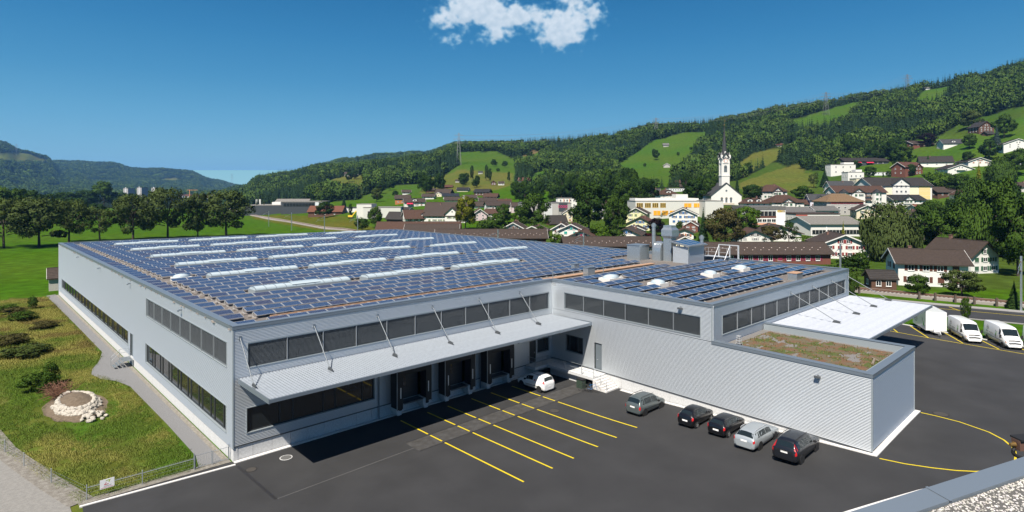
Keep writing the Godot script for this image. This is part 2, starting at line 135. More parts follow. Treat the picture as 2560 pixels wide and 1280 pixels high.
[428.24,25.84,-12,10.89,11.98,2.79,2.84,"G","white","rust","",1,2,2,"white gabled house behind the birches","house","house",[]],
[201.62,209.59,10,7.6,8.35,3.34,2.68,"G","pink","rust","",2,2,2,"brown roofed house with a pink gable beside the yellow green maple","house","house",[]],
[330.64,179.78,-10,7.53,6,2.13,2.42,"E","pale","slate","",1,2,2,"grey roofed house behind the grand villa","house","house",[]],
[351.13,91.72,6,6.59,6,2.05,2.12,"E","white","rust","",1,2,2,"brown roofed house above the workshop","house","house",[]],
[387.08,37.89,4,13.01,9.76,1.38,2.24,"E","white","orange","",1,4,2,"orange roofed house behind the weeping birch","house","house",[]],
[267.54,-11.54,-20,3.52,6,2.91,1.32,"G","grey","orange","",0,0,1,"small grey gabled shed among the birches","barn","barn",[]],
[1117.69,1817.0,0,17.14,12.86,7.67,7.14,"E","white","red","",1,2,0,"highest white house of the ridge hamlet","house","house",[]],
[1101.03,1826.51,0,22.79,16,5.77,4.27,"E","white","red","",1,3,1,"long white house of the ridge hamlet","house","house",[]],
[1124.13,1785.53,0,12.76,9.57,5.96,4.25,"E","white","red","",1,1,0,"little white house of the ridge hamlet","house","house",[]],
[1086.51,1846.89,0,14.3,10.72,4.48,4.29,"E","white","brown","",1,1,0,"white house at the end of the ridge hamlet","house","house",[]],
[302.55,436.95,6,7.63,6,2.07,1.91,"E","white","brown","",1,2,1,"brown roofed house at the mown field edge","house","house",[]],
[265.53,347.96,-6,9.62,7.22,1.9,1.92,"E","white","brown","",1,3,2,"white house with a grey roof between the barns","barn","barn",[]],
[274.96,306.3,8,7.93,6,1.58,1.83,"E","cream","brown","",1,2,2,"brown roofed house under the dark chalet","house","house",[]],
[262.19,254.41,6,8.22,6.16,1.96,1.64,"E","white","rust","",1,3,2,"white house under the pink gable","house","house",[]],
[254.07,121.74,2,36.24,18,7.74,0.2,"F","pale","pale","",0,0,2,"white concrete school with yellow window frames and orange sun blinds","school","school",[["band",-17.58,-14.32,4.64,6.81,3,"yellow_frame"],["band",-13.41,-10.33,4.64,6.81,3,"yellow_frame"],["band",-9.6,-6.52,4.64,6.81,3,"yellow_frame"],["band",-5.62,-2.72,4.64,6.81,3,"yellow_frame"],["blindband",6.52,10.33,4.64,6.65,2,"orange_blind"],["blindband",11.42,15.4,4.64,6.65,2,"orange_blind"],["blindband",-9.06,-5.44,0.62,2.94,2,"orange_blind"],["blindband",-4.71,-1.45,0.62,2.94,2,"orange_blind"],["blindband",-0.72,2.17,0.62,2.94,2,"orange_blind"],["box",-17.4,15.22,7.94,9.14,-7.2,5.4,"white","roof_band"],["box",4.71,10.87,9.14,11.14,-5.4,1.8,"pale","skylight_box"]]],
[261.77,102.12,2,9.01,16,7.98,0.2,"F","pale","pale","",0,0,2,"blank pale concrete hall joined to the yellow windowed school","school_hall","hall",[]],
[225.69,182.0,4,27.26,22,7.54,0.22,"F","concrete","grey","",0,0,2,"grey timber clad supermarket with a small pink sign","supermarket","shop",[["panel",-13.63,-10.36,0.3,7.34,"grey","wall_panel"],["panel",-1.36,3.27,0.3,7.34,"concrete","wall_panel"],["panel",3.54,6.54,0.3,7.34,"grey","wall_panel"],["panel",6.82,11.45,3.02,7.34,"dark","wall_panel"],["text","coop",2.4,"pink_sign",9.0,5.88]]],
[263.88,199.24,0,11.76,14,5.75,0.25,"F","white","pale","",2,5,1,"white flat roofed block with thin orange bands behind the supermarket","office_block","office",[["panel",1.18,1.65,0.3,5.45,"brick_pink","facade_strip"],["panel",-2.35,-1.88,0.3,5.45,"brick_pink","facade_strip"]]],
[250.29,71.72,2,17.23,16,6.84,1.58,"F","white","grey","",0,0,2,"workshop with brown bands and a white stair tower carrying a yellow sign","workshop","workshop",[["panel",-8.62,4.48,3.42,4.1,"brown_band","facade_band"],["band",-7.93,4.48,4.24,6.29,7,"darkframe"],["band",-7.93,4.48,1.5,2.87,6,"white"],["panel",-8.62,4.48,0.3,1.09,"brick_pink","facade_band"],["panel",4.65,8.62,0.2,7.44,"white","stair_tower"],["panel",5.0,8.44,5.74,7.24,"sign_yellow","sign_panel"]]],
[301.69,76.87,2,15.3,18,1.74,2.82,"E","white","grey","",0,0,2,"low hall with a curved grey metal roof beside the yellow sign","hall","hall",[]],
[277.52,59.8,2,20.45,16,4.29,0.55,"F","white","brown","",1,5,2,"white hall with tall dark windows and a red beam below the curved roof","hall","hall",[["panel",-10.22,-4.91,3.44,4.08,"red_beam","beam"],["panel",-10.02,-5.11,1.07,3.35,"shut_grey","roller_door"],["panel",-10.22,-4.91,0.1,0.86,"red_beam","beam"]]],
[236.45,39.4,3,19.59,18,4.28,2.45,"E","white","pale","",0,0,2,"long white sports hall with a pale grey roof","sports_hall","hall",[["band",-9.4,9.4,0.5,2.0,14,"darkframe"],["panel",-3.92,-3.53,0.2,4.08,"white","pilaster"],["panel",2.94,3.33,0.2,4.08,"white","pilaster"]]],
[313.54,66.39,3,11.87,9,3.39,1.84,"E","white","grey","brown",1,2,2,"small white penthouse hall with a rounded grey roof","hall","hall",[]],
[223.38,61.36,0,7.41,8,1.86,0.16,"F","white","grey","",1,1,1,"low white flat roofed annex between the gabled houses","annex","annex",[]],
[425.96,63.33,0,37.69,20,8.75,5.03,"E","white","dark","",0,0,2,"large yellow and white care home under a long dark roof","care_home","building",[["gable",-0.75,10.55,9.75,3.77,"white"],["panel",-10.55,-6.41,0.3,7.53,"blind_cream","balcony_screen"],["panel",4.9,10.18,0.3,7.53,"blind_cream","balcony_screen"],["panel",10.55,17.71,0.2,8.75,"butter","end_wall"],["band",10.93,17.71,5.43,7.0,2,"white"],["band",10.93,17.71,2.63,4.2,2,"white"]]],
[388.64,73.6,0,30.42,13,7.44,3.62,"E","white","rust","green",3,6,2,"white residential block with two slate capped turrets","turret_house","building",[["gable",-1.83,7.91,7.07,2.54,"white"],["turret",-10.95,2.59,7.15,2.17],["turret",9.13,2.59,7.15,2.17],["balcony",3.95,2.61,3.95],["balcony",3.95,4.84,3.95]]],
[334.26,65.55,0,19.52,14,6.73,4.24,"H","grey","tan","",3,5,2,"house with a new bare timber roof behind scaffolding and red netting","house_shell","house",[["blindband",-7.81,9.76,5.52,6.73,5,"netting"]]],
[537.79,129.97,0,21.02,9,8.21,0.41,"F","white","pale","",2,3,2,"highest white terraced flat block below the dark bungalow","flat_block","flats",[["box",2.1,10.51,8.51,10.41,-3.6,1.8,"white","penthouse"]]],
[496.57,107.79,0,12.37,9,6.31,0.37,"F","white","pale","",1,3,2,"middle white terraced flat block with a roof garden","flat_block","flats",[["box",1.24,6.18,6.61,8.51,-3.6,1.8,"white","penthouse"]]],
[478.8,97.64,0,10.06,9,4.05,0.36,"F","cream","pale","",1,3,2,"lowest cream terraced flat block with an orange awning","flat_block","flats",[["awning",-1.01,4.03,3.45,"orange"]]],
[532.82,95.82,0,26.32,6,1.76,0.32,"F","sky","pale","",1,7,1,"long low white carport below the red brown timber house","carport","carport",[]],
[529.63,15.62,-8,8.41,6,2.31,0.42,"F","white","pale","",0,0,1,"white garage in the upper garden","garage","garage",[["panel",-2.52,0.84,0.1,1.84,"darkframe","garage_door"]]],
[192.84,470.01,6,45.46,45,6.55,0.33,"F","dark","pale","",0,0,1,"dark slate grey factory block with flat roof and louvres in the mown field","grey_factory","factory",[["box",-4.55,2.73,6.85,9.15,-9.0,4.5,"white","roof_unit"],["box",-19.09,-17.73,6.55,11.55,0.0,1.0,"pale","flue"],["box",-16.37,-15.0,6.55,11.55,0.0,1.0,"pale","flue"]]],
[199.26,428.86,6,32.21,30,8.53,0.64,"F","dark","pale","",0,0,1,"glazed upper block of the dark factory with a pale roof edge","grey_factory","factory",[["band",-14.5,9.66,5.29,7.68,10,"darkframe"],["panel",10.31,16.11,4.27,8.53,"sky","facade_panel"]]],
[208.46,475.21,4,27.92,30,5.31,5.58,"E","sky","pale","",0,0,1,"pale grey sheet roofed hall behind the dark factory","hall","hall",[]],
[175.75,288.95,-6,9.49,10,8.35,0.25,"F","pale","pale","",0,0,1,"tall blank pale grey tower block of the white works","works_tower","building",[]],
[183.03,280.68,6,22.6,20,5.58,0.25,"F","pale","pale","",0,0,1,"low pale works with the shade of an open loading bay painted as a black panel","works_hall","building",[["panel",-8.59,-4.07,0.2,3.35,"rubber","bay_shade"]]],  # black facade panel paints the shade inside the open bay
[206.71,360.11,0,26.58,20,2.33,0.44,"F","white","slate","",0,0,1,"long low workshop roof beyond the barn","workshop","workshop",[]],
[176.63,231.64,-12,11.52,12,2.76,1.99,"E","sky","slate","",0,0,1,"blue grey metal roofed shed behind the cream cottage","shed","shed",[]],
[347.0,1894.55,-6,14.4,26,26.46,1.11,"F","concrete","concrete","",9,4,0,"slim grey tower block standing nearest the round wood","tower_block","tower",[["panel",-1.73,1.73,1.0,29.46,"concrete","stair_core"]]],
[374.4,1868.73,-6,14.4,26,25.54,1.11,"F","concrete","concrete","",9,4,0,"middle grey tower block in the far valley","tower_block","tower",[["panel",-1.73,1.73,1.0,28.54,"concrete","stair_core"]]],
[403.41,1841.39,-6,14.4,26,26.48,1.11,"F","concrete","concrete","",9,4,0,"grey tower block nearest the pale warehouse in the far valley","tower_block","tower",[["panel",-1.73,1.73,1.0,29.48,"concrete","stair_core"]]],
[236.17,1101.83,0,18.79,20,7.36,0.67,"F","white","pale","",1,6,0,"pale flat warehouse below the tower blocks","warehouse","warehouse",[]],
[424.14,1607.6,0,18.12,14,5.82,4.03,"E","white","red","",1,4,0,"white red roofed house at the end of the far valley","town_house","house",[]],
[452.98,1662.87,0,23.03,14,5.63,4.19,"E","pale","orange","",1,4,0,"long orange roofed hall at the end of the far valley","town_house","house",[]],
[484.28,1715.81,0,17.4,14,5.33,4.35,"E","white","grey","",1,4,0,"white flat looking block at the end of the far valley","town_house","house",[]],
[512.48,1771.69,0,22.55,14,5.73,4.51,"E","white","red","",1,4,0,"white block beside the yellow crane far down the valley","town_house","house",[]],
[478.48,1886.16,0,16.35,14,5.71,4.67,"E","white","brown","",1,4,0,"white brown roofed house far down the valley","town_house","house",[]],
[562.18,1889.73,0,14.5,14,5.63,4.83,"E","white","grey","",1,4,0,"little white block where the far valley closes","town_house","house",[]],
[1.25,112.33,38,3.72,7,2.54,1.69,"E","render","brown","",0,0,1,"old rubble stone barn with a brown roof at the far corner of the factory","stone_barn","barn",[]]]
const TREES := [
[-1.61,238.76,18.5,17.62,"spread","olive","pear_tree","loose crowned orchard tree beside the farm lane","orchard trees in a row beyond the factory"],
[8.14,233.84,18.77,20.11,"spread","willow","pear_tree","broad orchard tree with a long shadow on the field","orchard trees in a row beyond the factory"],
[19.14,251.84,17.58,16.28,"spread","olive","pear_tree","slim orchard tree with a thin crown","orchard trees in a row beyond the factory"],
[29.44,250.07,14.33,13.33,"open","olive","pear_tree","smallest orchard tree with a bare lower trunk","orchard trees in a row beyond the factory"],
[40.73,247.75,19.8,19.8,"spread","willow","pear_tree","wide orchard tree with drooping side limbs","orchard trees in a row beyond the factory"],
[53.23,244.71,22.75,20.3,"spread","willow","pear_tree","tallest orchard tree with a layered crown","orchard trees in a row beyond the factory"],
[64.8,242.99,19.74,11.85,"tall","willow","pear_tree","narrow upright orchard tree","orchard trees in a row beyond the factory"],
[75.77,239.04,21.55,23.74,"spread","willow","pear_tree","broad dark orchard tree last in the row beside the railway","orchard trees in a row beyond the factory"],
[10.6,444.6,23.28,24.04,"round","mid","valley_tree","thick dark tree at the head of the field hedge","old trees at the edge of the valley fields"],
[23.61,487.59,21.84,22.4,"round","dark","valley_tree","bushy tree second in the field hedge","old trees at the edge of the valley fields"],
[40.75,525.8,19.01,21.46,"round","dark","valley_tree","low wide tree behind the orchard row","old trees at the edge of the valley fields"],
[121.33,827.63,32.41,30.45,"round","mid","valley_tree","tall round tree standing alone in the far field","old trees at the edge of the valley fields"],
[96.12,775.61,19.98,27.24,"round","dark","valley_tree","dark tree in front of the tall round tree","old trees at the edge of the valley fields"],
[77.36,771.54,17.74,26.61,"round","dark","valley_tree","round tree beside the brown roofed farm","old trees at the edge of the valley fields"],
[168.39,1000.57,20.3,26.28,"round","mid","valley_tree","small tree under the tower blocks","old trees at the edge of the valley fields"],
[197.49,1072.67,16.79,29.71,"round","dark","valley_tree","tree before the far tower blocks","old trees at the edge of the valley fields"],
[62.03,480.56,11.77,12.95,"round","dark","valley_tree","low bush at the foot of the tall round tree","old trees at the edge of the valley fields"],
[-0.45,455.02,22.77,22.77,"round","mid","valley_tree","great dark tree beyond the lane","old trees at the edge of the valley fields"],
[59.34,554.87,15.15,19.76,"round","dark","valley_tree","dark hedge tree beside the farm roof","old trees at the edge of the valley fields"],
[172.19,137.04,17.36,13.82,"round","mid","broad_tree","full green tree in front of the grey supermarket","trees in the village"],
[184.8,116.24,21.08,17.28,"round","dark","maple_tree","huge round dark maple in the middle of the village","trees in the village"],
[176.74,97.73,14.73,8.32,"tall","mid","birch_tree","slender birch beside the round maple","trees in the village"],
[163.53,174.74,16.48,11.88,"round","yellow","maple_tree","yellow green maple beside the huge farmhouse roof","trees in the village"],
[150.83,137.12,9.71,11.05,"round","mid","broad_tree","spreading tree behind the first terrace roofs","trees in the village"],
[149.86,143.68,7.83,8.51,"bush","mid","broad_tree","low green tree beside the yellow green maple","trees in the village"],
[141.36,220.01,10.99,7.73,"round","mid","broad_tree","round dark green tree beside the white terrace end","trees in the village"],
[129.02,211.27,6.58,6.97,"bush","dark","broad_tree","low dark tree at the railway edge","trees in the village"],
[172.5,340.93,11.63,12.74,"round","dark","broad_tree","round tree in front of the orange roofed barn","trees in the village"],
[180.55,319.15,8.1,3.24,"tall","dark","poplar_tree","thin dark poplar beside the pale tower","trees in the village"],
[186.04,83.18,7.23,6.92,"round","copper","copper_beech","dark purple beech below the blue shuttered house","trees in the village"],
[199.82,90.41,5.68,4.68,"thin","dark","fir_tree","small fir beside the purple beech","trees in the village"],
[162.9,50.38,13.58,7.57,"spruce","spruce","spruce_tree","tall dark spruce behind the ventilation plant","trees in the village"],
[166.08,44.56,13.43,12.4,"round","brown","broad_tree","wide brownish tree beside the tall spruce","trees in the village"],
[203.04,54.48,11.48,10.87,"round","bright","broad_tree","bright green tree in front of the workshop","trees in the village"],
[196.02,109.11,15.36,10.47,"round","mid","broad_tree","green tree behind the slender birch","trees in the village"],
[246.11,132.24,19.21,12.53,"tall","dark","broad_tree","tall dark tree above the yellow house","trees in the village"],
[273.14,145.46,16.85,12.3,"round","dark","broad_tree","dark tree beside the school","trees in the village"],
[257.17,150.45,17.83,13.37,"round","mid","broad_tree","green tree above the round maple","trees in the village"],
[294.4,127.5,15.1,14.18,"round","dark","broad_tree","dark tree between the school and the church","trees in the village"],
[310.28,128.7,14.2,10.41,"round","mid","broad_tree","tree pressed against the church","trees in the village"],
[354.67,132.37,17.09,6.73,"thin","spruce","spruce_tree","dark spruce beside the church tower","trees in the village"],
[336.93,114.4,10.65,12.58,"round","dark","broad_tree","dark tree beside the church wall","trees in the village"],
[460.49,115.73,14.97,13.77,"spruce","spruce","spruce_tree","big dark conifer on the meadow edge","trees in the village"],
[449.43,119.69,11.26,8.89,"open","olive","broad_tree","thin olive tree beside the big dark conifer","trees in the village"],
[384.26,103.26,9.3,12.91,"round","mid","broad_tree","tree above the hipped roof","trees in the village"],
[183.69,37.55,6.43,8.03,"round","brown","broad_tree","reddish brown shrub tree in front of the white gables","trees in the village"],
[184.39,31.68,8.4,6.04,"open","dark","broad_tree","thin dark tree in front of the plain white gable","trees in the village"],
[201.5,20.74,8.3,4.55,"thin","yellow","cypress_tree","bright yellow green conifer beside the sports hall","trees in the village"],
[174.44,0.48,16.73,15.61,"weep","willow","weeping_birch","great weeping birch in front of the cream house","trees in the village"],
[186.91,-9.83,13.46,12.34,"round","mid","broad_tree","broad green tree behind the white house","trees in the village"],
[202.76,-12.66,17.72,14.17,"weep","mid","birch_tree","birch with drooping branches behind the green shuttered house","trees in the village"],
[208.88,-18.31,22.45,15.36,"round","mid","broad_tree","tall leafy tree above the green shuttered house","trees in the village"],
[163.26,-28.39,18.45,11.07,"round","mid","broad_tree","great leafy tree beside the railway mast","trees in the village"],
[337.83,6.36,22.75,17.06,"weep","mid","birch_tree","tall birch on the slope behind the houses","trees in the village"],
[340.93,-4.28,20.44,16.72,"round","dark","broad_tree","dark tree on the slope behind the birches","trees in the village"],
[249.22,8.18,13.47,11.97,"round","mid","broad_tree","green tree behind the patched roof","trees in the village"],
[211.01,4.64,9.13,7.82,"weep","willow","birch_tree","small weeping birch beside the great one","trees in the village"],
[113.85,-33.39,4.69,4.02,"spruce","dark","yew_tree","dark low conifer at the railway fence","trees in the village"],
[115.44,-19.23,4.03,4.33,"round","mid","fruit_tree","small round apple tree on the lawn of the brown shuttered house","trees in the village"],
[120.54,-25.2,4.89,6.67,"round","olive","fruit_tree","wide fruit tree on the lawn before the vine covered shed","trees in the village"],
[91.45,-30.56,4.07,1.51,"tall","mid","street_tree","young slim street tree on the grass strip by the vans","trees in the village"],
[147.07,-0.36,4.92,4.33,"bush","mid","garden_shrub","tall garden shrub beside the factory corner","trees in the village"],
[108.89,-10.1,4.27,2.59,"bush","mid","garden_shrub","leafy shrub growing over the wall by the canopy","trees in the village"],
[145.74,0.85,3.94,6.89,"bush","dark","garden_shrub","dark shrub in front of the red shuttered house","trees in the village"],
[327.05,21.56,11.52,11.52,"round","mid","broad_tree","green tree below the care home","trees in the village"],
[454.37,45.34,15.74,18.36,"bush","bright","garden_shrub","bright garden hedge beside the care home","trees in the village"],
[466.43,24.83,17.01,11.86,"thin","yellow","golden_cypress","taller golden conifer on the slope","trees in the village"],
[467.79,19.94,12.8,8.7,"thin","yellow","golden_cypress","shorter golden conifer on the slope","trees in the village"],
[462.03,44.22,13.26,15.91,"round","mid","fruit_tree","fruit tree on the steep lawn","trees in the village"],
[451.68,32.12,12.22,16.29,"round","mid","fruit_tree","second fruit tree on the steep lawn","trees in the village"],
[659.2,93.11,12.92,15.95,"round","copper","copper_beech","dark purple beech beside the brick house","trees in the village"],
[562.86,90.57,20.06,18.05,"round","mid","broad_tree","tree above the red timber house","trees in the village"],
[611.03,106.84,20.41,16.76,"round","dark","broad_tree","dark tree behind the brown bungalow","trees in the village"],
[573.44,34.37,16.21,14.34,"round","dark","broad_tree","round dark tree at the excavation","trees in the village"],
[616.58,53.87,12.96,11.6,"round","mid","broad_tree","green bushy tree beside the slate villa","trees in the village"],
[630.17,37.52,17.65,11.54,"spruce","blue","spruce_tree","blue grey spruce below the old farmhouse","trees in the village"],
[728.67,70.06,18.43,22.43,"round","olive","broad_tree","large olive tree beside the old farmhouse","trees in the village"],
[653.61,35.72,20.96,17.46,"round","mid","broad_tree","tree beside the blue grey spruce","trees in the village"],
[565.25,72.87,9.8,9.8,"thin","dark","fir_tree","small fir in front of the black timber gable","trees in the village"],
[553.33,44.63,10.45,9.22,"round","dark","broad_tree","dark bush tree beside the orange shuttered house","trees in the village"],
[494.63,9.61,15.8,15.8,"round","mid","broad_tree","tree in the upper garden","trees in the village"],
[463.11,13.74,20.07,17.56,"weep","mid","birch_tree","birch in the upper garden","trees in the village"],
[520.9,9.42,13.77,13.77,"round","mid","broad_tree","tree beside the white garage","trees in the village"],
[558.36,123.99,8.36,9.06,"round","dark","garden_shrub","dark round shrub beside the flat blocks","trees in the village"],
[508.27,99.03,9.4,9.4,"round","mid","garden_shrub","garden tree before the carport","trees in the village"],
[522.87,89.93,5.05,4.42,"bush","dark","garden_shrub","clipped dark ball shrub before the carport","trees in the village"],
[521.77,93.52,5.07,3.17,"thin","dark","garden_shrub","clipped dark cone shrub before the carport","trees in the village"],
[520.97,74.7,9.22,7.37,"round","dark","garden_shrub","dark tree before the red timber house","trees in the village"],
[174.0,242.94,6.89,3.68,"thin","dark","fir_tree","small dark fir beside the blue grey shed","trees in the village"],
[193.24,179.64,10.38,9.14,"round","mid","broad_tree","green tree before the white apartment block","trees in the village"],
[194.84,169.35,8.95,8.13,"round","bright","broad_tree","light green tree below the pink house","trees in the village"],
[150.33,112.22,5.58,4.65,"tall","mid","broad_tree","slim tree between the cream gables","trees in the village"],
[134.45,88.39,5.44,4.9,"bush","bright","garden_shrub","bright creeper shrub before the teal shuttered house","trees in the village"],
[152.78,84.86,7.42,8.56,"bush","bright","garden_shrub","bright hedge shrubs under the round maple","trees in the village"],
[153.91,78.68,6.17,6.17,"bush","mid","garden_shrub","shrub beside the light blue shuttered house","trees in the village"],
[148.0,66.96,3.16,5.27,"bush","copper","garden_shrub","dark purple shrub before the light blue shuttered house","trees in the village"],
[164.65,71.88,3.69,4.26,"bush","red","garden_shrub","dark red shrub beside the tall stack","trees in the village"],
[246.31,119.15,5.27,5.27,"bush","mid","garden_shrub","round bush on the lawn of the blue shuttered house","trees in the village"],
[210.54,87.46,3.41,3.41,"bush","mid","garden_shrub","little bush below the blue shuttered house","trees in the village"],
[403.25,460.84,16.78,5.3,"tall","dark","poplar_tree","dark poplar on the mown slope","trees in the village"],
[405.24,438.85,17.27,5.18,"tall","dark","poplar_tree","pair of dark poplars on the mown slope, taller","trees in the village"],
[395.47,421.79,14.25,5.03,"tall","dark","poplar_tree","pair of dark poplars on the mown slope, shorter","trees in the village"],
[532.57,570.06,9.98,9.98,"round","dark","pasture_tree","round dark tree on the pasture","trees in the village"],
[542.89,559.16,8.86,8.86,"round","dark","pasture_tree","dark tree beside the pasture house","trees in the village"],
[486.84,510.9,5.05,5.05,"round","dark","pasture_tree","tiny tree in the middle of the pasture","trees in the village"],
[402.28,400.21,10.7,4.12,"tall","dark","poplar_tree","single dark poplar above the chalet","trees in the village"],
[646.32,383.61,13.41,9.28,"round","dark","pasture_tree","lone dark tree on the big meadow","trees in the village"],
[686.0,413.31,8.78,5.49,"tall","dark","pasture_tree","lone tree near the top of the big meadow","trees in the village"],
[671.49,366.88,5.19,4.15,"round","dark","pasture_tree","little tree in the middle of the big meadow","trees in the village"],
[717.09,374.83,4.35,4.35,"round","dark","pasture_tree","little tree high on the big meadow","trees in the village"],
[588.28,361.29,4.78,3.83,"round","dark","pasture_tree","smaller tree low on the big meadow","trees in the village"],
[659.25,626.09,14.08,11.52,"round","dark","pasture_tree","dark tree on the tan field","trees in the village"],
[318.21,511.89,12.82,8.55,"round","dark","pasture_tree","dark tree at the foot of the left slope","trees in the village"],
[350.28,543.83,11.9,10.99,"round","dark","pasture_tree","dark bush tree on the bend of the lane","trees in the village"],
[294.09,443.7,6.13,6.13,"round","dark","pasture_tree","small tree above the lane","trees in the village"],
[254.33,410.09,11.84,10.45,"round","olive","pasture_tree","olive round tree above the pale works","trees in the village"],
[221.84,407.24,13.28,9.3,"thin","spruce","spruce_tree","dark spruce before the wooded hill","trees in the village"],
[174.15,489.21,14.0,7.0,"thin","spruce","spruce_tree","dark spruce beside the brick apartment row","trees in the village"],
[176.96,478.15,14.53,9.0,"thin","spruce","spruce_tree","broader dark spruce beside the brick apartment row","trees in the village"],
[180.89,472.3,11.73,5.52,"thin","brown","larch_tree","brownish larch beside the dark factory","trees in the village"],
[390.86,717.12,14.59,10.1,"round","dark","pasture_tree","dark tree beside the grey farmhouse","trees in the village"],
[415.85,747.26,12.92,11.75,"round","dark","pasture_tree","second dark tree beside the grey farmhouse","trees in the village"],
[339.9,459.55,15.29,9.0,"round","dark","copse_tree","one of the tall trees of the copse above the barns","copse above the barns"],
[297.09,392.8,15.97,10.49,"round","dark","copse_tree","one of the tall trees of the copse above the barns","copse above the barns"],
[334.79,450.69,12.93,9.15,"round","dark","copse_tree","one of the tall trees of the copse above the barns","copse above the barns"],
[328.72,422.78,13.83,10.7,"tall","dark","copse_tree","one of the tall trees of the copse above the barns","copse above the barns"],
[321.01,410.68,14.03,8.72,"round","dark","copse_tree","one of the tall trees of the copse above the barns","copse above the barns"],
[295.6,394.81,16.09,11.27,"tall","dark","copse_tree","one of the tall trees of the copse above the barns","copse above the barns"],
[308.71,391.77,16.72,11.0,"round","dark","copse_tree","one of the tall trees of the copse above the barns","copse above the barns"],
[327.73,435.16,15.04,8.99,"tall","dark","copse_tree","one of the tall trees of the copse above the barns","copse above the barns"],
[316.23,431.46,18.57,10.16,"round","dark","copse_tree","one of the tall trees of the copse above the barns","copse above the barns"],
[353.87,415.01,8.66,8.59,"round","dark","copse_tree","one of the pasture copse trees above the dark chalet","pasture copse"],
[366.06,429.03,11.62,7.91,"round","dark","copse_tree","one of the pasture copse trees above the dark chalet","pasture copse"],
[381.75,451.46,10.2,8.73,"round","dark","copse_tree","one of the pasture copse trees above the dark chalet","pasture copse"],
[378.52,439.67,11.25,6.03,"round","dark","copse_tree","one of the pasture copse trees above the dark chalet","pasture copse"],
[338.25,377.95,7.88,6.1,"round","dark","copse_tree","one of the pasture copse trees above the dark chalet","pasture copse"],
[342.07,378.86,11.04,5.47,"round","dark","copse_tree","one of the pasture copse trees above the dark chalet","pasture copse"],
[309.59,236.63,15.32,8.23,"round","dark","copse_tree","one of the dark trees above the supermarket","trees above the supermarket"],
[310.77,245.35,16.85,9.3,"tall","dark","copse_tree","one of the dark trees above the supermarket","trees above the supermarket"],
[311.1,233.46,17.42,8.0,"round","dark","copse_tree","one of the dark trees above the supermarket","trees above the supermarket"],
[299.09,214.56,16.87,9.7,"round","mid","copse_tree","one of the dark trees above the supermarket","trees above the supermarket"],
[317.34,242.49,17.3,9.03,"round","mid","copse_tree","one of the dark trees above the supermarket","trees above the supermarket"],
[309.86,231.23,13.93,7.61,"round","dark","copse_tree","one of the dark trees above the supermarket","trees above the supermarket"],
[289.15,219.98,15.87,9.17,"round","dark","copse_tree","one of the dark trees above the supermarket","trees above the supermarket"],
[309.77,237.94,12.71,8.58,"tall","mid","copse_tree","one of the dark trees above the supermarket","trees above the supermarket"],
[313.53,205.21,14.74,8.85,"round","dark","copse_tree","one of the trees on the slope above the school","trees above the school"],
[339.98,218.13,14.9,13.44,"round","dark","copse_tree","one of the trees on the slope above the school","trees above the school"],
[326.03,216.07,19.86,10.22,"round","mid","copse_tree","one of the trees on the slope above the school","trees above the school"],
[320.0,196.67,14.33,12.79,"round","dark","copse_tree","one of the trees on the slope above the school","trees above the school"],
[331.34,196.62,17.32,9.35,"round","mid","copse_tree","one of the trees on the slope above the school","trees above the school"],
[332.34,201.06,19.22,12.88,"round","dark","copse_tree","one of the trees on the slope above the school","trees above the school"],
[312.42,187.58,13.56,8.01,"round","dark","copse_tree","one of the trees on the slope above the school","trees above the school"],
[333.88,208.67,15.96,12.57,"round","mid","copse_tree","one of the trees on the slope above the school","trees above the school"],
[314.72,196.96,13.72,11.45,"tall","dark","copse_tree","one of the trees on the slope above the school","trees above the school"],
[325.99,190.61,12.92,11.65,"round","dark","copse_tree","one of the trees on the slope above the school","trees above the school"],
[296.51,252.76,14.7,6.86,"round","dark","copse_tree","one of the trees below the red roofed barn","trees below the red barn"],
[290.51,258.69,10.49,10.55,"round","dark","copse_tree","one of the trees below the red roofed barn","trees below the red barn"],
[269.79,241.83,11.63,9.15,"round","dark","copse_tree","one of the trees below the red roofed barn","trees below the red barn"],
[269.32,246.89,14.06,7.73,"round","dark","copse_tree","one of the trees below the red roofed barn","trees below the red barn"],
[283.02,227.41,9.77,9.58,"round","dark","copse_tree","one of the trees below the red roofed barn","trees below the red barn"],
[292.91,233.54,10.34,8.59,"tall","mid","copse_tree","one of the trees below the red roofed barn","trees below the red barn"],
[294.67,268.45,13.32,8.24,"round","mid","copse_tree","one of the trees below the red roofed barn","trees below the red barn"],
[287.11,268.64,13.47,8.75,"round","dark","copse_tree","one of the trees below the red roofed barn","trees below the red barn"],
[290.85,249.06,11.62,7.5,"round","dark","copse_tree","one of the trees below the red roofed barn","trees below the red barn"],
[364.69,161.94,9.91,8.6,"round","dark","copse_tree","one of the trees around the brown chalets","trees around the brown chalets"],
[373.78,159.02,10.65,7.69,"round","mid","copse_tree","one of the trees around the brown chalets","trees around the brown chalets"],
[358.54,171.48,13.36,6.74,"round","dark","copse_tree","one of the trees around the brown chalets","trees around the brown chalets"],
[360.75,161.9,11.37,6.47,"tall","mid","copse_tree","one of the trees around the brown chalets","trees around the brown chalets"],
[373.68,170.04,11.78,6.04,"round","mid","copse_tree","one of the trees around the brown chalets","trees around the brown chalets"],
[368.6,174.91,9.48,8.75,"round","dark","copse_tree","one of the trees around the brown chalets","trees around the brown chalets"],
[359.29,155.28,12.84,5.96,"round","dark","copse_tree","one of the trees around the brown chalets","trees around the brown chalets"],
[352.76,152.91,8.6,7.46,"round","dark","copse_tree","one of the trees around the brown chalets","trees around the brown chalets"],
[610.83,110.62,19.31,9.62,"round","mid","copse_tree","one of the trees above the dark bungalow","trees above the dark bungalow"],
[630.49,143.35,16.14,12.38,"round","dark","copse_tree","one of the trees above the dark bungalow","trees above the dark bungalow"],
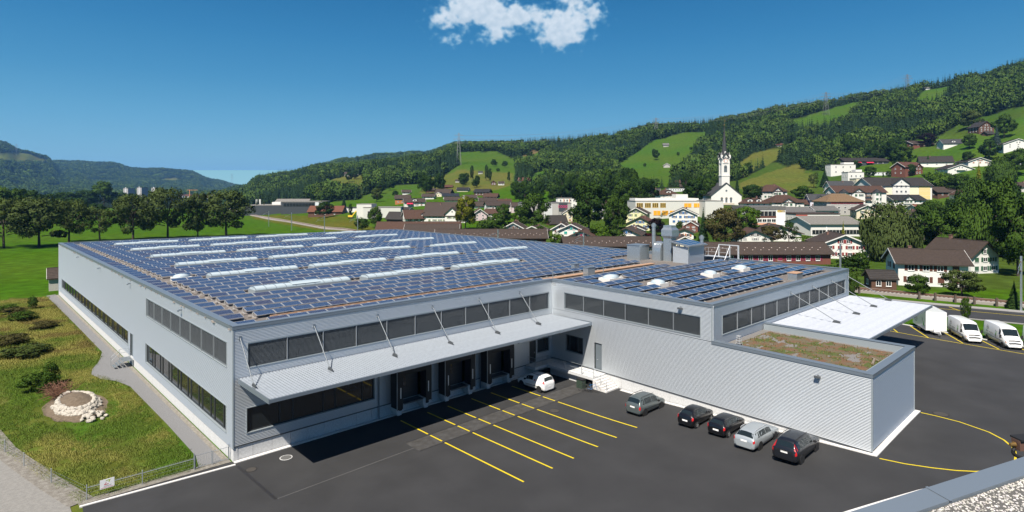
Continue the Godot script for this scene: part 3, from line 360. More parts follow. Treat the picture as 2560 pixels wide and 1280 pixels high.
[599.19,124.3,15.06,10.67,"round","dark","copse_tree","one of the trees above the dark bungalow","trees above the dark bungalow"],
[626.79,148.93,19.16,12.35,"tall","dark","copse_tree","one of the trees above the dark bungalow","trees above the dark bungalow"],
[608.54,105.39,13.68,8.68,"tall","dark","copse_tree","one of the trees above the dark bungalow","trees above the dark bungalow"],
[606.45,106.79,16.12,11.53,"round","dark","copse_tree","one of the trees above the dark bungalow","trees above the dark bungalow"],
[640.66,155.11,16.34,14.49,"round","dark","copse_tree","one of the trees above the dark bungalow","trees above the dark bungalow"],
[612.55,114.06,16.89,13.36,"tall","dark","copse_tree","one of the trees above the dark bungalow","trees above the dark bungalow"],
[625.79,130.84,13.98,8.97,"tall","dark","copse_tree","one of the trees above the dark bungalow","trees above the dark bungalow"],
[649.0,159.2,22.43,11.0,"round","mid","copse_tree","one of the trees above the dark bungalow","trees above the dark bungalow"],
[601.91,117.79,19.26,12.04,"tall","dark","copse_tree","one of the trees above the dark bungalow","trees above the dark bungalow"],
[616.76,118.41,16.73,9.36,"tall","dark","copse_tree","one of the trees above the dark bungalow","trees above the dark bungalow"],
[333.55,14.75,11.05,10.29,"round","dark","copse_tree","one of the trees behind the patched brown roof","trees behind the patched roof"],
[338.37,8.98,12.36,8.39,"round","dark","copse_tree","one of the trees behind the patched brown roof","trees behind the patched roof"],
[345.86,9.91,16.14,7.45,"round","dark","copse_tree","one of the trees behind the patched brown roof","trees behind the patched roof"],
[326.19,7.24,11.04,8.61,"round","mid","copse_tree","one of the trees behind the patched brown roof","trees behind the patched roof"],
[335.69,8.11,14.31,10.09,"round","dark","copse_tree","one of the trees behind the patched brown roof","trees behind the patched roof"],
[325.92,7.22,13.1,6.87,"tall","dark","copse_tree","one of the trees behind the patched brown roof","trees behind the patched roof"],
[327.08,5.93,12.08,9.31,"round","dark","copse_tree","one of the trees behind the patched brown roof","trees behind the patched roof"],
[323.45,11.62,13.19,9.55,"round","dark","copse_tree","one of the trees behind the patched brown roof","trees behind the patched roof"],
[-9.22,31.6,1.86,3.37,"bush","mid","meadow_shrub","low green bush behind the brushwood heap","shrubs in the meadow"],
[-8.0,32.77,2.6,1.73,"bush","mid","meadow_shrub","taller leafy bush behind the brushwood heap","shrubs in the meadow"],
[-10.19,58.44,1.43,4.93,"bush","brown","meadow_shrub","brownish weedy thicket in the meadow","shrubs in the meadow"],
[-9.09,49.76,1.23,5.62,"bush","olive","meadow_shrub","yellow flowering thicket in the meadow","shrubs in the meadow"],
[-7.23,76.51,1.56,3.9,"bush","mid","meadow_shrub","weedy bush far up the meadow","shrubs in the meadow"],
[-8.04,83.76,1.23,3.41,"bush","brown","meadow_shrub","brown weeds far up the meadow","shrubs in the meadow"],
[-5.51,67.12,1.1,3.67,"bush","brown","meadow_shrub","brown weed patch beside the long wall","shrubs in the meadow"],
[-8.67,86.65,1.39,2.77,"bush","mid","meadow_shrub","green weeds at the edge of the mown field","shrubs in the meadow"],
[-5.26,87.29,2.42,1.57,"bush","mid","meadow_shrub","young sapling at the edge of the mown field","shrubs in the meadow"]]


var rng := RandomNumberGenerator.new()
var taken := {}
var mats := {}
var shared := {}
var grain: NoiseTexture2D
var blotch: NoiseTexture2D
var speck: NoiseTexture2D
var bumpy: NoiseTexture2D
var faint: NoiseTexture2D

# ---------------------------------------------------------------- mesh collector
class Shape:
	var v := PackedVector3Array()
	var n := PackedVector3Array()
	var c := PackedColorArray()
	var uv := PackedVector2Array()
	var tint := Color(1, 1, 1)
	var colored := false
	var mapped := false

	func tri(a: Vector3, b: Vector3, d: Vector3) -> void:
		var m := (b - a).cross(d - a)
		var l := m.length()
		if l < 1e-9:
			return
		m /= l
		v.push_back(a); v.push_back(d); v.push_back(b)
		for i in 3:
			n.push_back(m)
			c.push_back(tint)
			uv.push_back(Vector2.ZERO)

	func quad(a: Vector3, b: Vector3, d: Vector3, e: Vector3) -> void:
		tri(a, b, d)
		tri(a, d, e)

	func quad_uv(a: Vector3, b: Vector3, d: Vector3, e: Vector3) -> void:
		mapped = true
		quad(a, b, d, e)
		var k := uv.size() - 6
		var q := [Vector2(0, 1), Vector2(1, 0), Vector2(1, 1), Vector2(0, 1), Vector2(0, 0), Vector2(1, 0)]
		for i in 6:
			uv[k + i] = q[i]

	func soft(a: Vector3, b: Vector3, d: Vector3, na: Vector3, nb: Vector3, nd: Vector3) -> void:
		if (b - a).cross(d - a).dot(na + nb + nd) < 0.0:
			var x := b
			b = d
			d = x
			x = nb
			nb = nd
			nd = x
		v.push_back(a); v.push_back(d); v.push_back(b)
		n.push_back(na); n.push_back(nd); n.push_back(nb)
		for i in 3:
			c.push_back(tint)
			uv.push_back(Vector2.ZERO)

	func box(lo: Vector3, hi: Vector3) -> void:
		var a := Vector3(lo.x, lo.y, lo.z); var b := Vector3(hi.x, lo.y, lo.z)
		var d := Vector3(hi.x, lo.y, hi.z); var e := Vector3(lo.x, lo.y, hi.z)
		var h := Vector3(0, hi.y - lo.y, 0)
		quad(a, b, d, e)
		quad(e + h, d + h, b + h, a + h)
		quad(e, d, d + h, e + h)
		quad(b, a, a + h, b + h)
		quad(d, b, b + h, d + h)
		quad(a, e, e + h, a + h)

	func obox(at: Vector3, x: Vector3, y: Vector3, z: Vector3) -> void:   # half axes
		var p := []
		for i in 8:
			p.append(at + x * (1 if i & 1 else -1) + y * (1 if i & 2 else -1) + z * (1 if i & 4 else -1))
		quad(p[4], p[5], p[7], p[6]); quad(p[1], p[0], p[2], p[3])
		quad(p[5], p[1], p[3], p[7]); quad(p[0], p[4], p[6], p[2])
		quad(p[6], p[7], p[3], p[2]); quad(p[0], p[1], p[5], p[4])

	func bar(a: Vector3, b: Vector3, w: float, h: float) -> void:
		var d := (b - a)
		var f := d.normalized()
		var up := Vector3.UP if absf(f.y) < 0.95 else Vector3.RIGHT
		var r := f.cross(up).normalized()
		obox((a + b) * 0.5, r * w * 0.5, r.cross(f) * h * 0.5, -d * 0.5)

	func tube(a: Vector3, b: Vector3, r0: float, r1: float, k := 8, caps := true) -> void:
		var f := (b - a).normalized()
		var up := Vector3.UP if absf(f.y) < 0.95 else Vector3.RIGHT
		var x := f.cross(up).normalized()
		var y := x.cross(f)
		for i in k:
			var t0 := TAU * i / k
			var t1 := TAU * (i + 1) / k
			var d0 := x * cos(t0) + y * sin(t0)
			var d1 := x * cos(t1) + y * sin(t1)
			soft(a + d0 * r0, b + d0 * r1, b + d1 * r1, d0, d0, d1)
			soft(a + d0 * r0, b + d1 * r1, a + d1 * r0, d0, d1, d1)
			if caps:
				tri(a, a + d0 * r0, a + d1 * r0)
				tri(b, b + d1 * r1, b + d0 * r1)

	func path(pts: Array, r: float, k := 6) -> void:
		for i in pts.size() - 1:
			tube(pts[i], pts[i + 1], r, r, k)

	func prism(poly: PackedVector2Array, y0: float, y1: float) -> void:    # poly in x, z
		var k := poly.size()
		var area := 0.0
		for i in k:
			area += poly[i].cross(poly[(i + 1) % k])
		for i in k:
			var p := poly[i]
			var q := poly[(i + 1) % k]
			if area > 0:
				quad(Vector3(q.x, y0, q.y), Vector3(p.x, y0, p.y), Vector3(p.x, y1, p.y), Vector3(q.x, y1, q.y))
			else:
				quad(Vector3(p.x, y0, p.y), Vector3(q.x, y0, q.y), Vector3(q.x, y1, q.y), Vector3(p.x, y1, p.y))
		var ix := Geometry2D.triangulate_polygon(poly)
		for i in range(0, ix.size(), 3):
			var a := poly[ix[i]]; var b := poly[ix[i + 1]]; var d := poly[ix[i + 2]]
			if (b - a).cross(d - a) > 0:
				var x := b
				b = d
				d = x
			tri(Vector3(a.x, y1, a.y), Vector3(b.x, y1, b.y), Vector3(d.x, y1, d.y))
			tri(Vector3(a.x, y0, a.y), Vector3(d.x, y0, d.y), Vector3(b.x, y0, b.y))

	func dome(at: Vector3, rx: float, ry: float, rz: float, k := 10, m := 5) -> void:
		for j in m:
			var a0 := PI / 2 * j / m
			var a1 := PI / 2 * (j + 1) / m
			for i in k:
				var b0 := TAU * i / k
				var b1 := TAU * (i + 1) / k
				var q := []
				for z in [[a0, b0], [a0, b1], [a1, b1], [a1, b0]]:
					q.append(Vector3(cos(z[0]) * sin(z[1]), sin(z[0]), cos(z[0]) * cos(z[1])))
				var s := Vector3(rx, ry, rz)
				soft(at + q[0] * s, at + q[1] * s, at + q[2] * s, q[0], q[1], q[2])
				soft(at + q[0] * s, at + q[2] * s, at + q[3] * s, q[0], q[2], q[3])

	func blob(at: Vector3, r: Vector3, k := 7, m := 5, rough := 0.0, rg: RandomNumberGenerator = null) -> void:
		var pts := []
		for j in m + 1:
			var row := []
			for i in k:
				var a := PI * j / m - PI / 2
				var b := TAU * i / k
				var d := Vector3(cos(a) * cos(b), sin(a), cos(a) * sin(b))
				var f := 1.0 + (rg.randf_range(-rough, rough) if rg and j > 0 and j < m else 0.0)
				row.append(at + d * r * f)
			pts.append(row)
		for j in m:
			for i in k:
				var q: int = (i + 1) % k
				quad(pts[j][q], pts[j][i], pts[j + 1][i], pts[j + 1][q])

	func mesh(material: Material = null) -> ArrayMesh:
		var a := []
		a.resize(Mesh.ARRAY_MAX)
		a[Mesh.ARRAY_VERTEX] = v
		a[Mesh.ARRAY_NORMAL] = n
		if colored:
			a[Mesh.ARRAY_COLOR] = c
		if mapped:
			a[Mesh.ARRAY_TEX_UV] = uv
		var m := ArrayMesh.new()
		m.add_surface_from_arrays(Mesh.PRIMITIVE_TRIANGLES, a)
		if material:
			m.surface_set_material(0, material)
		return m

# ---------------------------------------------------------------- nodes
func numbered(called: String) -> String:
	taken[called] = taken.get(called, -1) + 1
	return called if taken[called] == 0 else "%s_%03d" % [called, taken[called]]

func tag(o: Node, label: String, category: String, group := "", kind := "") -> Node:
	if label: o.set_meta("label", label)
	if category: o.set_meta("category", category)
	if group: o.set_meta("group", group)
	if kind: o.set_meta("kind", kind)
	return o

func thing(called: String, label: String, category: String, at := Vector3.ZERO, yaw := 0.0, group := "") -> Node3D:
	var o := Node3D.new()
	o.name = numbered(called)
	add_child(o)
	o.position = at
	o.rotation_degrees.y = yaw
	tag(o, label, category, group)
	return o

func part(parent: Node, called: String, m: Mesh, material: Material = null, at := Vector3.ZERO, yaw := 0.0) -> MeshInstance3D:
	var o := MeshInstance3D.new()
	o.name = called
	o.mesh = m
	if material:
		o.material_override = material
	parent.add_child(o, true)
	o.position = at
	o.rotation_degrees.y = yaw
	return o

func made(parent: Node, called: String, s: Shape, material: Material, at := Vector3.ZERO, yaw := 0.0) -> MeshInstance3D:
	return part(parent, called, s.mesh(material), null, at, yaw)

func setting(called: String, s: Shape, material: Material, label := "", category := "") -> MeshInstance3D:
	var o := made(self, numbered(called), s, material)
	tag(o, label, category, "", "structure")
	return o

func copy(o: Node3D, called: String, label: String, at: Vector3, yaw: float) -> Node3D:
	var r: Node3D = o.duplicate()
	r.name = numbered(called)
	add_child(r)
	r.position = at
	r.rotation_degrees.y = yaw
	r.set_meta("label", label)
	return r

# ---------------------------------------------------------------- materials (colours are linear reflectances)
func paint(key: String, c: Color, rough := 0.8, metal := 0.0) -> StandardMaterial3D:
	if mats.has(key):
		return mats[key]
	var m := StandardMaterial3D.new()
	m.resource_name = key
	m.albedo_color = c.linear_to_srgb()
	m.roughness = rough
	m.metallic = metal
	mats[key] = m
	return m

func worn(key: String, c: Color, rough: float, tex: Texture2D, scale: float, tex2: Texture2D = null, scale2 := 0.1, bump := 0.0) -> StandardMaterial3D:
	if mats.has(key):
		return mats[key]
	var m := paint(key, c, rough)
	m.albedo_texture = tex
	m.uv1_triplanar = true
	m.uv1_world_triplanar = true
	m.uv1_scale = Vector3.ONE * scale
	if tex2:
		m.detail_enabled = true
		m.detail_albedo = tex2
		m.detail_blend_mode = BaseMaterial3D.BLEND_MODE_MUL
		m.detail_uv_layer = BaseMaterial3D.DETAIL_UV_2
		m.uv2_triplanar = true
		m.uv2_world_triplanar = true
		m.uv2_scale = Vector3.ONE * scale2
	if bump > 0.0:
		m.heightmap_enabled = true
		m.heightmap_texture = bumpy
		m.heightmap_scale = bump
	return m

func noise_tex(freq: float, lo: float, hi: float, octaves: int, sd: int, warm := 0.0) -> NoiseTexture2D:
	var f := FastNoiseLite.new()
	f.seed = sd
	f.frequency = freq
	f.fractal_octaves = octaves
	f.noise_type = FastNoiseLite.TYPE_SIMPLEX_SMOOTH
	var t := NoiseTexture2D.new()
	t.width = 512
	t.height = 512
	t.seamless = true
	t.noise = f
	var g := Gradient.new()
	g.set_color(0, Color(lo, lo * (1.0 - warm * 0.4), lo * (1.0 - warm)))
	g.set_color(1, Color(hi, hi, hi))
	t.color_ramp = g
	return t

# ---------------------------------------------------------------- the lie of the land
func smooth(x: float) -> float:
	x = clampf(x, 0.0, 1.0)
	return x * x * (3.0 - 2.0 * x)

func find(a: PackedFloat32Array, v: float) -> int:
	var lo := 0
	var hi := a.size() - 2
	while lo < hi:
		var m := (lo + hi + 1) >> 1
		if a[m] <= v: lo = m
		else: hi = m - 1
	return lo

func yard(s: float, t: float) -> float:
	return 1.35 * smooth((s * 0.5 - t * 0.9 - 25.0) / 30.0)

func row_h(k: int, j: int, tv: float) -> float:
	var w := DIST.size()
	var o := k * w
	var a := HEIGHTS[o + maxi(j - 1, 0)]
	var b := HEIGHTS[o + j]
	var c := HEIGHTS[o + j + 1]
	var d := HEIGHTS[o + mini(j + 2, w - 1)]
	return b + 0.5 * tv * (c - a + tv * (2.0 * a - 5.0 * b + 4.0 * c - d + tv * (3.0 * (b - c) + d - a)))

func valley(x: float, d: float) -> float:
	d = maxf(d, 1.0)
	var q := clampf(1280.0 + 1490.0 * x / d, BEARING[0] + 1.0, BEARING[BEARING.size() - 1] - 1.0)
	var dd := minf(d, 7990.0)
	var i := find(BEARING, q)
	var j := find(DIST, dd)
	var tu := smooth((q - BEARING[i]) / (BEARING[i + 1] - BEARING[i]))
	var tv := (dd - DIST[j]) / (DIST[j + 1] - DIST[j])
	var h := lerpf(row_h(i, j, tv), row_h(i + 1, j, tv), tu)
	var amp := clampf((d - 420.0) / 600.0, 0.0, 1.0)
	return h + amp * (3.0 * sin(x * 0.011 + 1.0) * sin(d * 0.012) + 1.6 * sin(x * 0.031 + d * 0.027) + sin(x * 0.07 - d * 0.05))

func xd(s: float, t: float) -> Vector2:
	var a := s - CAM_S
	var b := t - CAM_T
	return Vector2(a * CS - b * SN, a * SN + b * CS)

func st(x: float, d: float) -> Vector2:
	return Vector2(CAM_S + x * CS + d * SN, CAM_T - x * SN + d * CS)

func ground(s: float, t: float) -> float:
	var p := xd(s, t)
	var b := smooth((p.y - 125.0) / 70.0)
	var y := yard(s, t)
	return y if b <= 0.0 else lerpf(y, valley(p.x, p.y), b)

func on(s: float, t: float, up := 0.0) -> Vector3:
	return Vector3(s, ground(s, t) + up, -t)

func sheet(called: String, poly: PackedVector2Array, cell: float, up: float, material: Material, label := "", category := "") -> MeshInstance3D:
	var sh := Shape.new()
	var lo := poly[0]
	var hi := poly[0]
	for p in poly:
		lo = lo.min(p)
		hi = hi.max(p)
	var nx := int(ceil((hi.x - lo.x) / cell))
	var ny := int(ceil((hi.y - lo.y) / cell))
	for i in nx:
		for j in ny:
			var a := lo + Vector2(i, j) * cell
			var sq := PackedVector2Array([a, a + Vector2(cell, 0), a + Vector2(cell, cell), a + Vector2(0, cell)])
			for piece in Geometry2D.intersect_polygons(sq, poly):
				var ix := Geometry2D.triangulate_polygon(piece)
				for k in range(0, ix.size(), 3):
					var p: Vector2 = piece[ix[k]]
					var q: Vector2 = piece[ix[k + 1]]
					var r: Vector2 = piece[ix[k + 2]]
					if (q - p).cross(r - p) < 0:
						var x := q
						q = r
						r = x
					sh.tri(on(p.x, p.y, up), on(q.x, q.y, up), on(r.x, r.y, up))
	return setting(called, sh, material, label, category)

func ribbon(sh: Shape, pts: Array, wide: float, up: float, step := 2.0, thick := 0.0) -> void:   # a strip on the ground through points (s, t)
	var fine := []
	for i in pts.size() - 1:
		var a: Vector2 = pts[i]
		var b: Vector2 = pts[i + 1]
		var k := maxi(1, int(ceil(a.distance_to(b) / step)))
		for j in k:
			fine.append(a.lerp(b, float(j) / k))
	fine.append(pts[pts.size() - 1])
	var l := []
	var r := []
	for i in fine.size():
		var a: Vector2 = fine[maxi(i - 1, 0)]
		var b: Vector2 = fine[mini(i + 1, fine.size() - 1)]
		var d := (b - a).normalized().orthogonal() * wide * 0.5
		var p: Vector2 = fine[i]
		l.append(on(p.x + d.x, p.y + d.y, up))
		r.append(on(p.x - d.x, p.y - d.y, up))
	for i in l.size() - 1:
		var n: Vector3 = (l[i + 1] - l[i]).cross(r[i] - l[i])
		if n.y > 0:
			sh.quad(l[i], l[i + 1], r[i + 1], r[i])
		else:
			sh.quad(r[i], r[i + 1], l[i + 1], l[i])
		if thick > 0.0:
			var dn := Vector3(0, -thick, 0)
			sh.quad(l[i] + dn, l[i + 1] + dn, l[i + 1], l[i])
			sh.quad(r[i + 1] + dn, r[i] + dn, r[i], r[i + 1])
	if thick > 0.0:
		var dn := Vector3(0, -thick, 0)
		sh.quad(r[0] + dn, l[0] + dn, l[0], r[0])
		var e := l.size() - 1
		sh.quad(l[e] + dn, r[e] + dn, r[e], l[e])

func inside(p: Vector2, polys: Array) -> int:
	for i in polys.size():
		if polys[i][0].has_point(p) and Geometry2D.is_point_in_polygon(p, polys[i][1]):
			return i
	return -1

# ---------------------------------------------------------------- sky, sun, camera
func make_sky() -> Sky:
	var im := Image.create(4096, 2048, false, Image.FORMAT_RGB8)
	var el := [-90.0, -3.0, 0.0, 3.0, 6.0, 10.0, 14.0, 18.0, 30.0, 60.0, 90.0]
	var cl := [Color8(120, 135, 130), Color8(135, 160, 165), Color8(150, 199, 219), Color8(134, 190, 215), Color8(107, 173, 209), Color8(76, 149, 195), Color8(56, 131, 183), Color8(42, 115, 169), Color8(30, 92, 150), Color8(20, 68, 126), Color8(16, 58, 114)]
	var row := []
	for j in 2048:
		var e := 90.0 - (j + 0.5) / 2048.0 * 180.0
		var k := 0
		while k < el.size() - 2 and el[k + 1] < e:
			k += 1
		var t := clampf((e - el[k]) / (el[k + 1] - el[k]), 0.0, 1.0)
		var c: Color = cl[k].lerp(cl[k + 1], t)
		row.append(c)
		im.fill_rect(Rect2i(0, j, 4096, 1), c)
	# one broken fair-weather cloud and two wisps low over the end of the valley
	var f := FastNoiseLite.new()
	f.seed = 11
	f.frequency = 0.16
	f.fractal_octaves = 6
	f.fractal_gain = 0.55
	var g := FastNoiseLite.new()
	g.seed = 5
	g.frequency = 0.35
	g.fractal_octaves = 4
	var puffs := [[-6.6, 15.9, 2.0, 1.0, 1.0], [-4.3, 16.9, 2.6, 1.5, 1.25], [-2.0, 16.4, 2.0, 1.3, 1.0], [-0.4, 15.9, 2.0, 1.1, 0.95], [-1.6, 14.5, 1.5, 0.9, 1.05], [0.7, 16.6, 1.5, 1.0, 0.9], [2.2, 16.4, 1.6, 1.0, 0.7], [4.0, 15.4, 2.0, 1.5, 1.15], [5.6, 15.2, 2.0, 1.5, 1.05], [4.6, 14.2, 2.4, 0.9, 0.9], [6.6, 16.8, 2.2, 1.2, 0.85], [8.0, 16.0, 1.2, 1.1, 0.6], [-5.9, 14.2, 1.9, 0.62, 0.85], [-3.0, 18.0, 3.2, 1.2, 0.9], [6.0, 18.2, 3.0, 1.0, 0.8],
		[-21.8, 1.05, 0.9, 0.22, 0.75], [-20.7, 1.45, 0.55, 0.3, 0.9]]
	for i in range(int((43.3 - 24.0) / 360.0 * 4096.0), int((43.3 + 12.0) / 360.0 * 4096.0)):
		for j in range(int((90.0 - 20.5) / 180.0 * 2048.0), int((90.0 - 0.4) / 180.0 * 2048.0)):
			var az := (i + 0.5) / 4096.0 * 360.0 - 43.3
			var e := 90.0 - (j + 0.5) / 2048.0 * 180.0
			if (e < 12.4 and e > 2.6) or (az < -10.0 and e > 2.6) or (az > -18.0 and e < 12.4):
				continue
			var den := 0.0
			var lit := 0.0
			for p in puffs:
				var dx: float = (az - p[0]) / p[2]
				var dy: float = (e - p[1]) / p[3]
				var q := exp(-(dx * dx + dy * dy) * 1.3) * float(p[4])
				den += q
				lit += q * clampf(0.55 + 0.45 * dy, 0.0, 1.0)
			if den < 0.03:
				continue
			lit /= den
			var nz := f.get_noise_2d(az * 5.0, e * 7.0)
			var cover := smooth((den * 0.9 + nz * 0.75 - 0.28) / 0.85)
			if cover <= 0.0:
				continue
			var shade := clampf(0.62 + 0.42 * lit + 0.30 * g.get_noise_2d(az * 3.0, e * 3.6) , 0.0, 1.0)
			var c := Color8(150, 178, 203).lerp(Color8(226, 236, 246), shade)
			im.set_pixel(i, j, row[j].lerp(c, cover * (0.95 if e > 5.0 else 0.6)))
	var m := PanoramaSkyMaterial.new()
	m.panorama = ImageTexture.create_from_image(im)
	var sky := Sky.new()
	sky.sky_material = m
	return sky

func make_view() -> void:
	var cam := Camera3D.new()
	cam.name = "camera"
	cam.projection = Camera3D.PROJECTION_FRUSTUM
	cam.near = 0.1
	cam.far = 12000.0
	cam.size = 0.1 * 1280.0 / 1490.0
	cam.frustum_offset = Vector2(0, -0.1 * 163.0 / 1490.0)
	cam.position = Vector3(CAM_S, 21.0, -CAM_T)
	cam.rotation_degrees.y = FACE
	add_child(cam)
	cam.current = true
	var we := WorldEnvironment.new()
	we.name = "environment"
	var e := Environment.new()
	e.background_mode = Environment.BG_SKY
	e.sky = make_sky()
	e.background_energy_multiplier = 0.57
	e.tonemap_mode = Environment.TONE_MAPPER_LINEAR
	e.tonemap_exposure = 1.75
	e.fog_enabled = true
	e.fog_density = 0.00006
	e.fog_light_color = Color8(108, 162, 226)
	e.sdfgi_enabled = true
	e.ssao_enabled = true
	e.ssil_enabled = true
	we.environment = e
	add_child(we)
	var sun := DirectionalLight3D.new()
	sun.name = "sun"
	sun.light_energy = 1.6
	sun.light_angular_distance = 0.5
	sun.light_color = Color(1.0, 0.965, 0.91)
	sun.shadow_enabled = true
	# light travels away from the camera and a little to its right, 53 degrees down
	var a := deg_to_rad(67.5)
	var p := Vector2(cos(a), sin(a))
	var dir := Vector3(p.x * CS + p.y * SN, -tan(deg_to_rad(53.0)), -(-p.x * SN + p.y * CS)).normalized()
	add_child(sun)
	sun.look_at_from_position(Vector3.ZERO, dir, Vector3.UP)

# ---------------------------------------------------------------- terrain
var meadows := []      # [Rect2, polygon, colour index]
var woods := []

func read_meadows() -> void:
	for m in MEADOWS:
		var poly := PackedVector2Array()
		for i in range(1, m.size(), 2):
			poly.append(Vector2(m[i], m[i + 1]))
		var r := Rect2(poly[0], Vector2.ZERO)
		for p in poly:
			r = r.expand(p)
		meadows.append([r.grow(1.0), poly, int(m[0])])

func forested(s: float, t: float, x: float, d: float) -> bool:
	if d < 380.0:
		return false
	var q := 1280.0 + 1490.0 * x / d
	var lim := FOOT[FOOT.size() - 1]
	for i in range(0, FOOT.size() - 2, 2):
		if q >= FOOT[i] and q <= FOOT[i + 2]:
			lim = lerpf(FOOT[i + 1], FOOT[i + 3], (q - FOOT[i]) / (FOOT[i + 2] - FOOT[i]))
			break
	if q < FOOT[0]:
		lim = FOOT[1]
	if d < lim:
		return false
	return inside(Vector2(s, t), meadows) < 0

func make_terrain() -> void:
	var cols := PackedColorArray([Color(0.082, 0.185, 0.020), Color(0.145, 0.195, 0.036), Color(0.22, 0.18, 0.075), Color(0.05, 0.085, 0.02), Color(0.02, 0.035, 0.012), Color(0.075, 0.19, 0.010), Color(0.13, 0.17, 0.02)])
	var f := FastNoiseLite.new()
	f.seed = 3
	f.frequency = 0.012
	f.fractal_octaves = 4
	var g := FastNoiseLite.new()
	g.seed = 8
	g.frequency = 0.09
	g.fractal_octaves = 3
	var qs := PackedFloat32Array()
	var q := -3600.0
	while q < 6200.0:
		qs.append(q)
		q += 9.0 if q > -60.0 and q < 2620.0 else 60.0
	var ds := PackedFloat32Array()
	var d := 4.0
	while d < 9000.0:
		ds.append(d)
		d *= 1.06 if d < 30.0 else (1.02 if d < 1300.0 else 1.035)
	var w := qs.size()
	var pts := PackedVector3Array()
	var tin := PackedColorArray()
	for j in ds.size():
		for i in w:
			var x := (qs[i] - 1280.0) / 1490.0 * ds[j]
			var p := st(x, ds[j])
			var h := ground(p.x, p.y)
			pts.append(Vector3(p.x, h - 0.05, -p.y))
			var c: Color
			var dd := ds[j]
			var k := -1
			if dd > 130.0 and qs[i] > -200.0 and qs[i] < 2800.0:
				k = inside(p, meadows)
			if k >= 0:
				c = cols[meadows[k][2]]
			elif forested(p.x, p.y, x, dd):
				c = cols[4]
			elif dd > 120.0 and x > 0.2 * dd - 60.0:
				c = cols[0].lerp(cols[3], 0.35)
			elif p.x < -0.5 and p.y > -1.0 and p.y < 103.0 and p.x > -60.0:
				c = cols[1].lerp(cols[0], smooth(0.5 + 1.6 * g.get_noise_2d(p.x * 1.3, p.y * 0.8)))
				var bare := smooth((f.get_noise_2d(p.x * 14.0 + 90.0, p.y * 14.0) - 0.25) * 4.0)
				c = c.lerp(cols[2], bare * 0.6)
			else:
				c = cols[5]
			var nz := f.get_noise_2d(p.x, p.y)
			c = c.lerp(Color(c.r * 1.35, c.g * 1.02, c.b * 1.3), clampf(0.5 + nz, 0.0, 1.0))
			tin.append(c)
	var sh := Shape.new()
	sh.colored = true
	var a := []
	a.resize(Mesh.ARRAY_MAX)
	var ix := PackedInt32Array()
	var nn := PackedVector3Array()
	nn.resize(pts.size())
	for j in ds.size():
		for i in w:
			var l := pts[j * w + maxi(i - 1, 0)]
			var r := pts[j * w + mini(i + 1, w - 1)]
			var b := pts[maxi(j - 1, 0) * w + i]
			var u := pts[mini(j + 1, ds.size() - 1) * w + i]
			nn[j * w + i] = (r - l).cross(u - b).normalized()
			if j < ds.size() - 1 and i < w - 1:
				var o := j * w + i
				ix.append_array([o, o + w, o + w + 1, o, o + w + 1, o + 1])
	# the land behind the camera
	var base := pts.size()
	var e0 := pts[0]
	var e1 := pts[w - 1]
	var back := st(-600.0, -500.0)
	var back2 := st(600.0, -500.0)
	pts.append_array([e0, e1, Vector3(back2.x, 0, -back2.y), Vector3(back.x, 0, -back.y)])
	for i in 4:
		nn.append(Vector3.UP)
		tin.append(cols[5])
	ix.append_array([base, base + 1, base + 2, base, base + 2, base + 3])
	a[Mesh.ARRAY_VERTEX] = pts
	a[Mesh.ARRAY_NORMAL] = nn
	a[Mesh.ARRAY_COLOR] = tin
	a[Mesh.ARRAY_INDEX] = ix
	var m := ArrayMesh.new()
	m.add_surface_from_arrays(Mesh.PRIMITIVE_TRIANGLES, a)
	var gm := worn("grass", Color(1, 1, 1), 0.95, grain, 0.35, blotch, 0.022)
	gm.vertex_color_use_as_albedo = true
	gm.metallic_specular = 0.1
	m.surface_set_material(0, gm)
	tag(part(self, "terrain", m), "", "", "", "structure")

# ---------------------------------------------------------------- trees
func leaf(sh: Shape, at: Vector3, out: Vector3, size: float) -> void:
	var r := Vector3(rng.randf_range(-1, 1), rng.randf_range(-1, 1), rng.randf_range(-1, 1)).normalized()
	var x := r.cross(Vector3(rng.randf_range(-1, 1), 1.2, rng.randf_range(-1, 1))).normalized() * size * 0.5
	var y := r.cross(x).normalized() * size * rng.randf_range(0.3, 0.5)
	var n := (out + r * 0.35).normalized()
	sh.soft(at - x - y * 0.6, at + x - y, at + y, n, n, n)
	sh.soft(at - x - y * 0.6, at + y, at - x * 0.8 + y * 1.1, n, n, n)

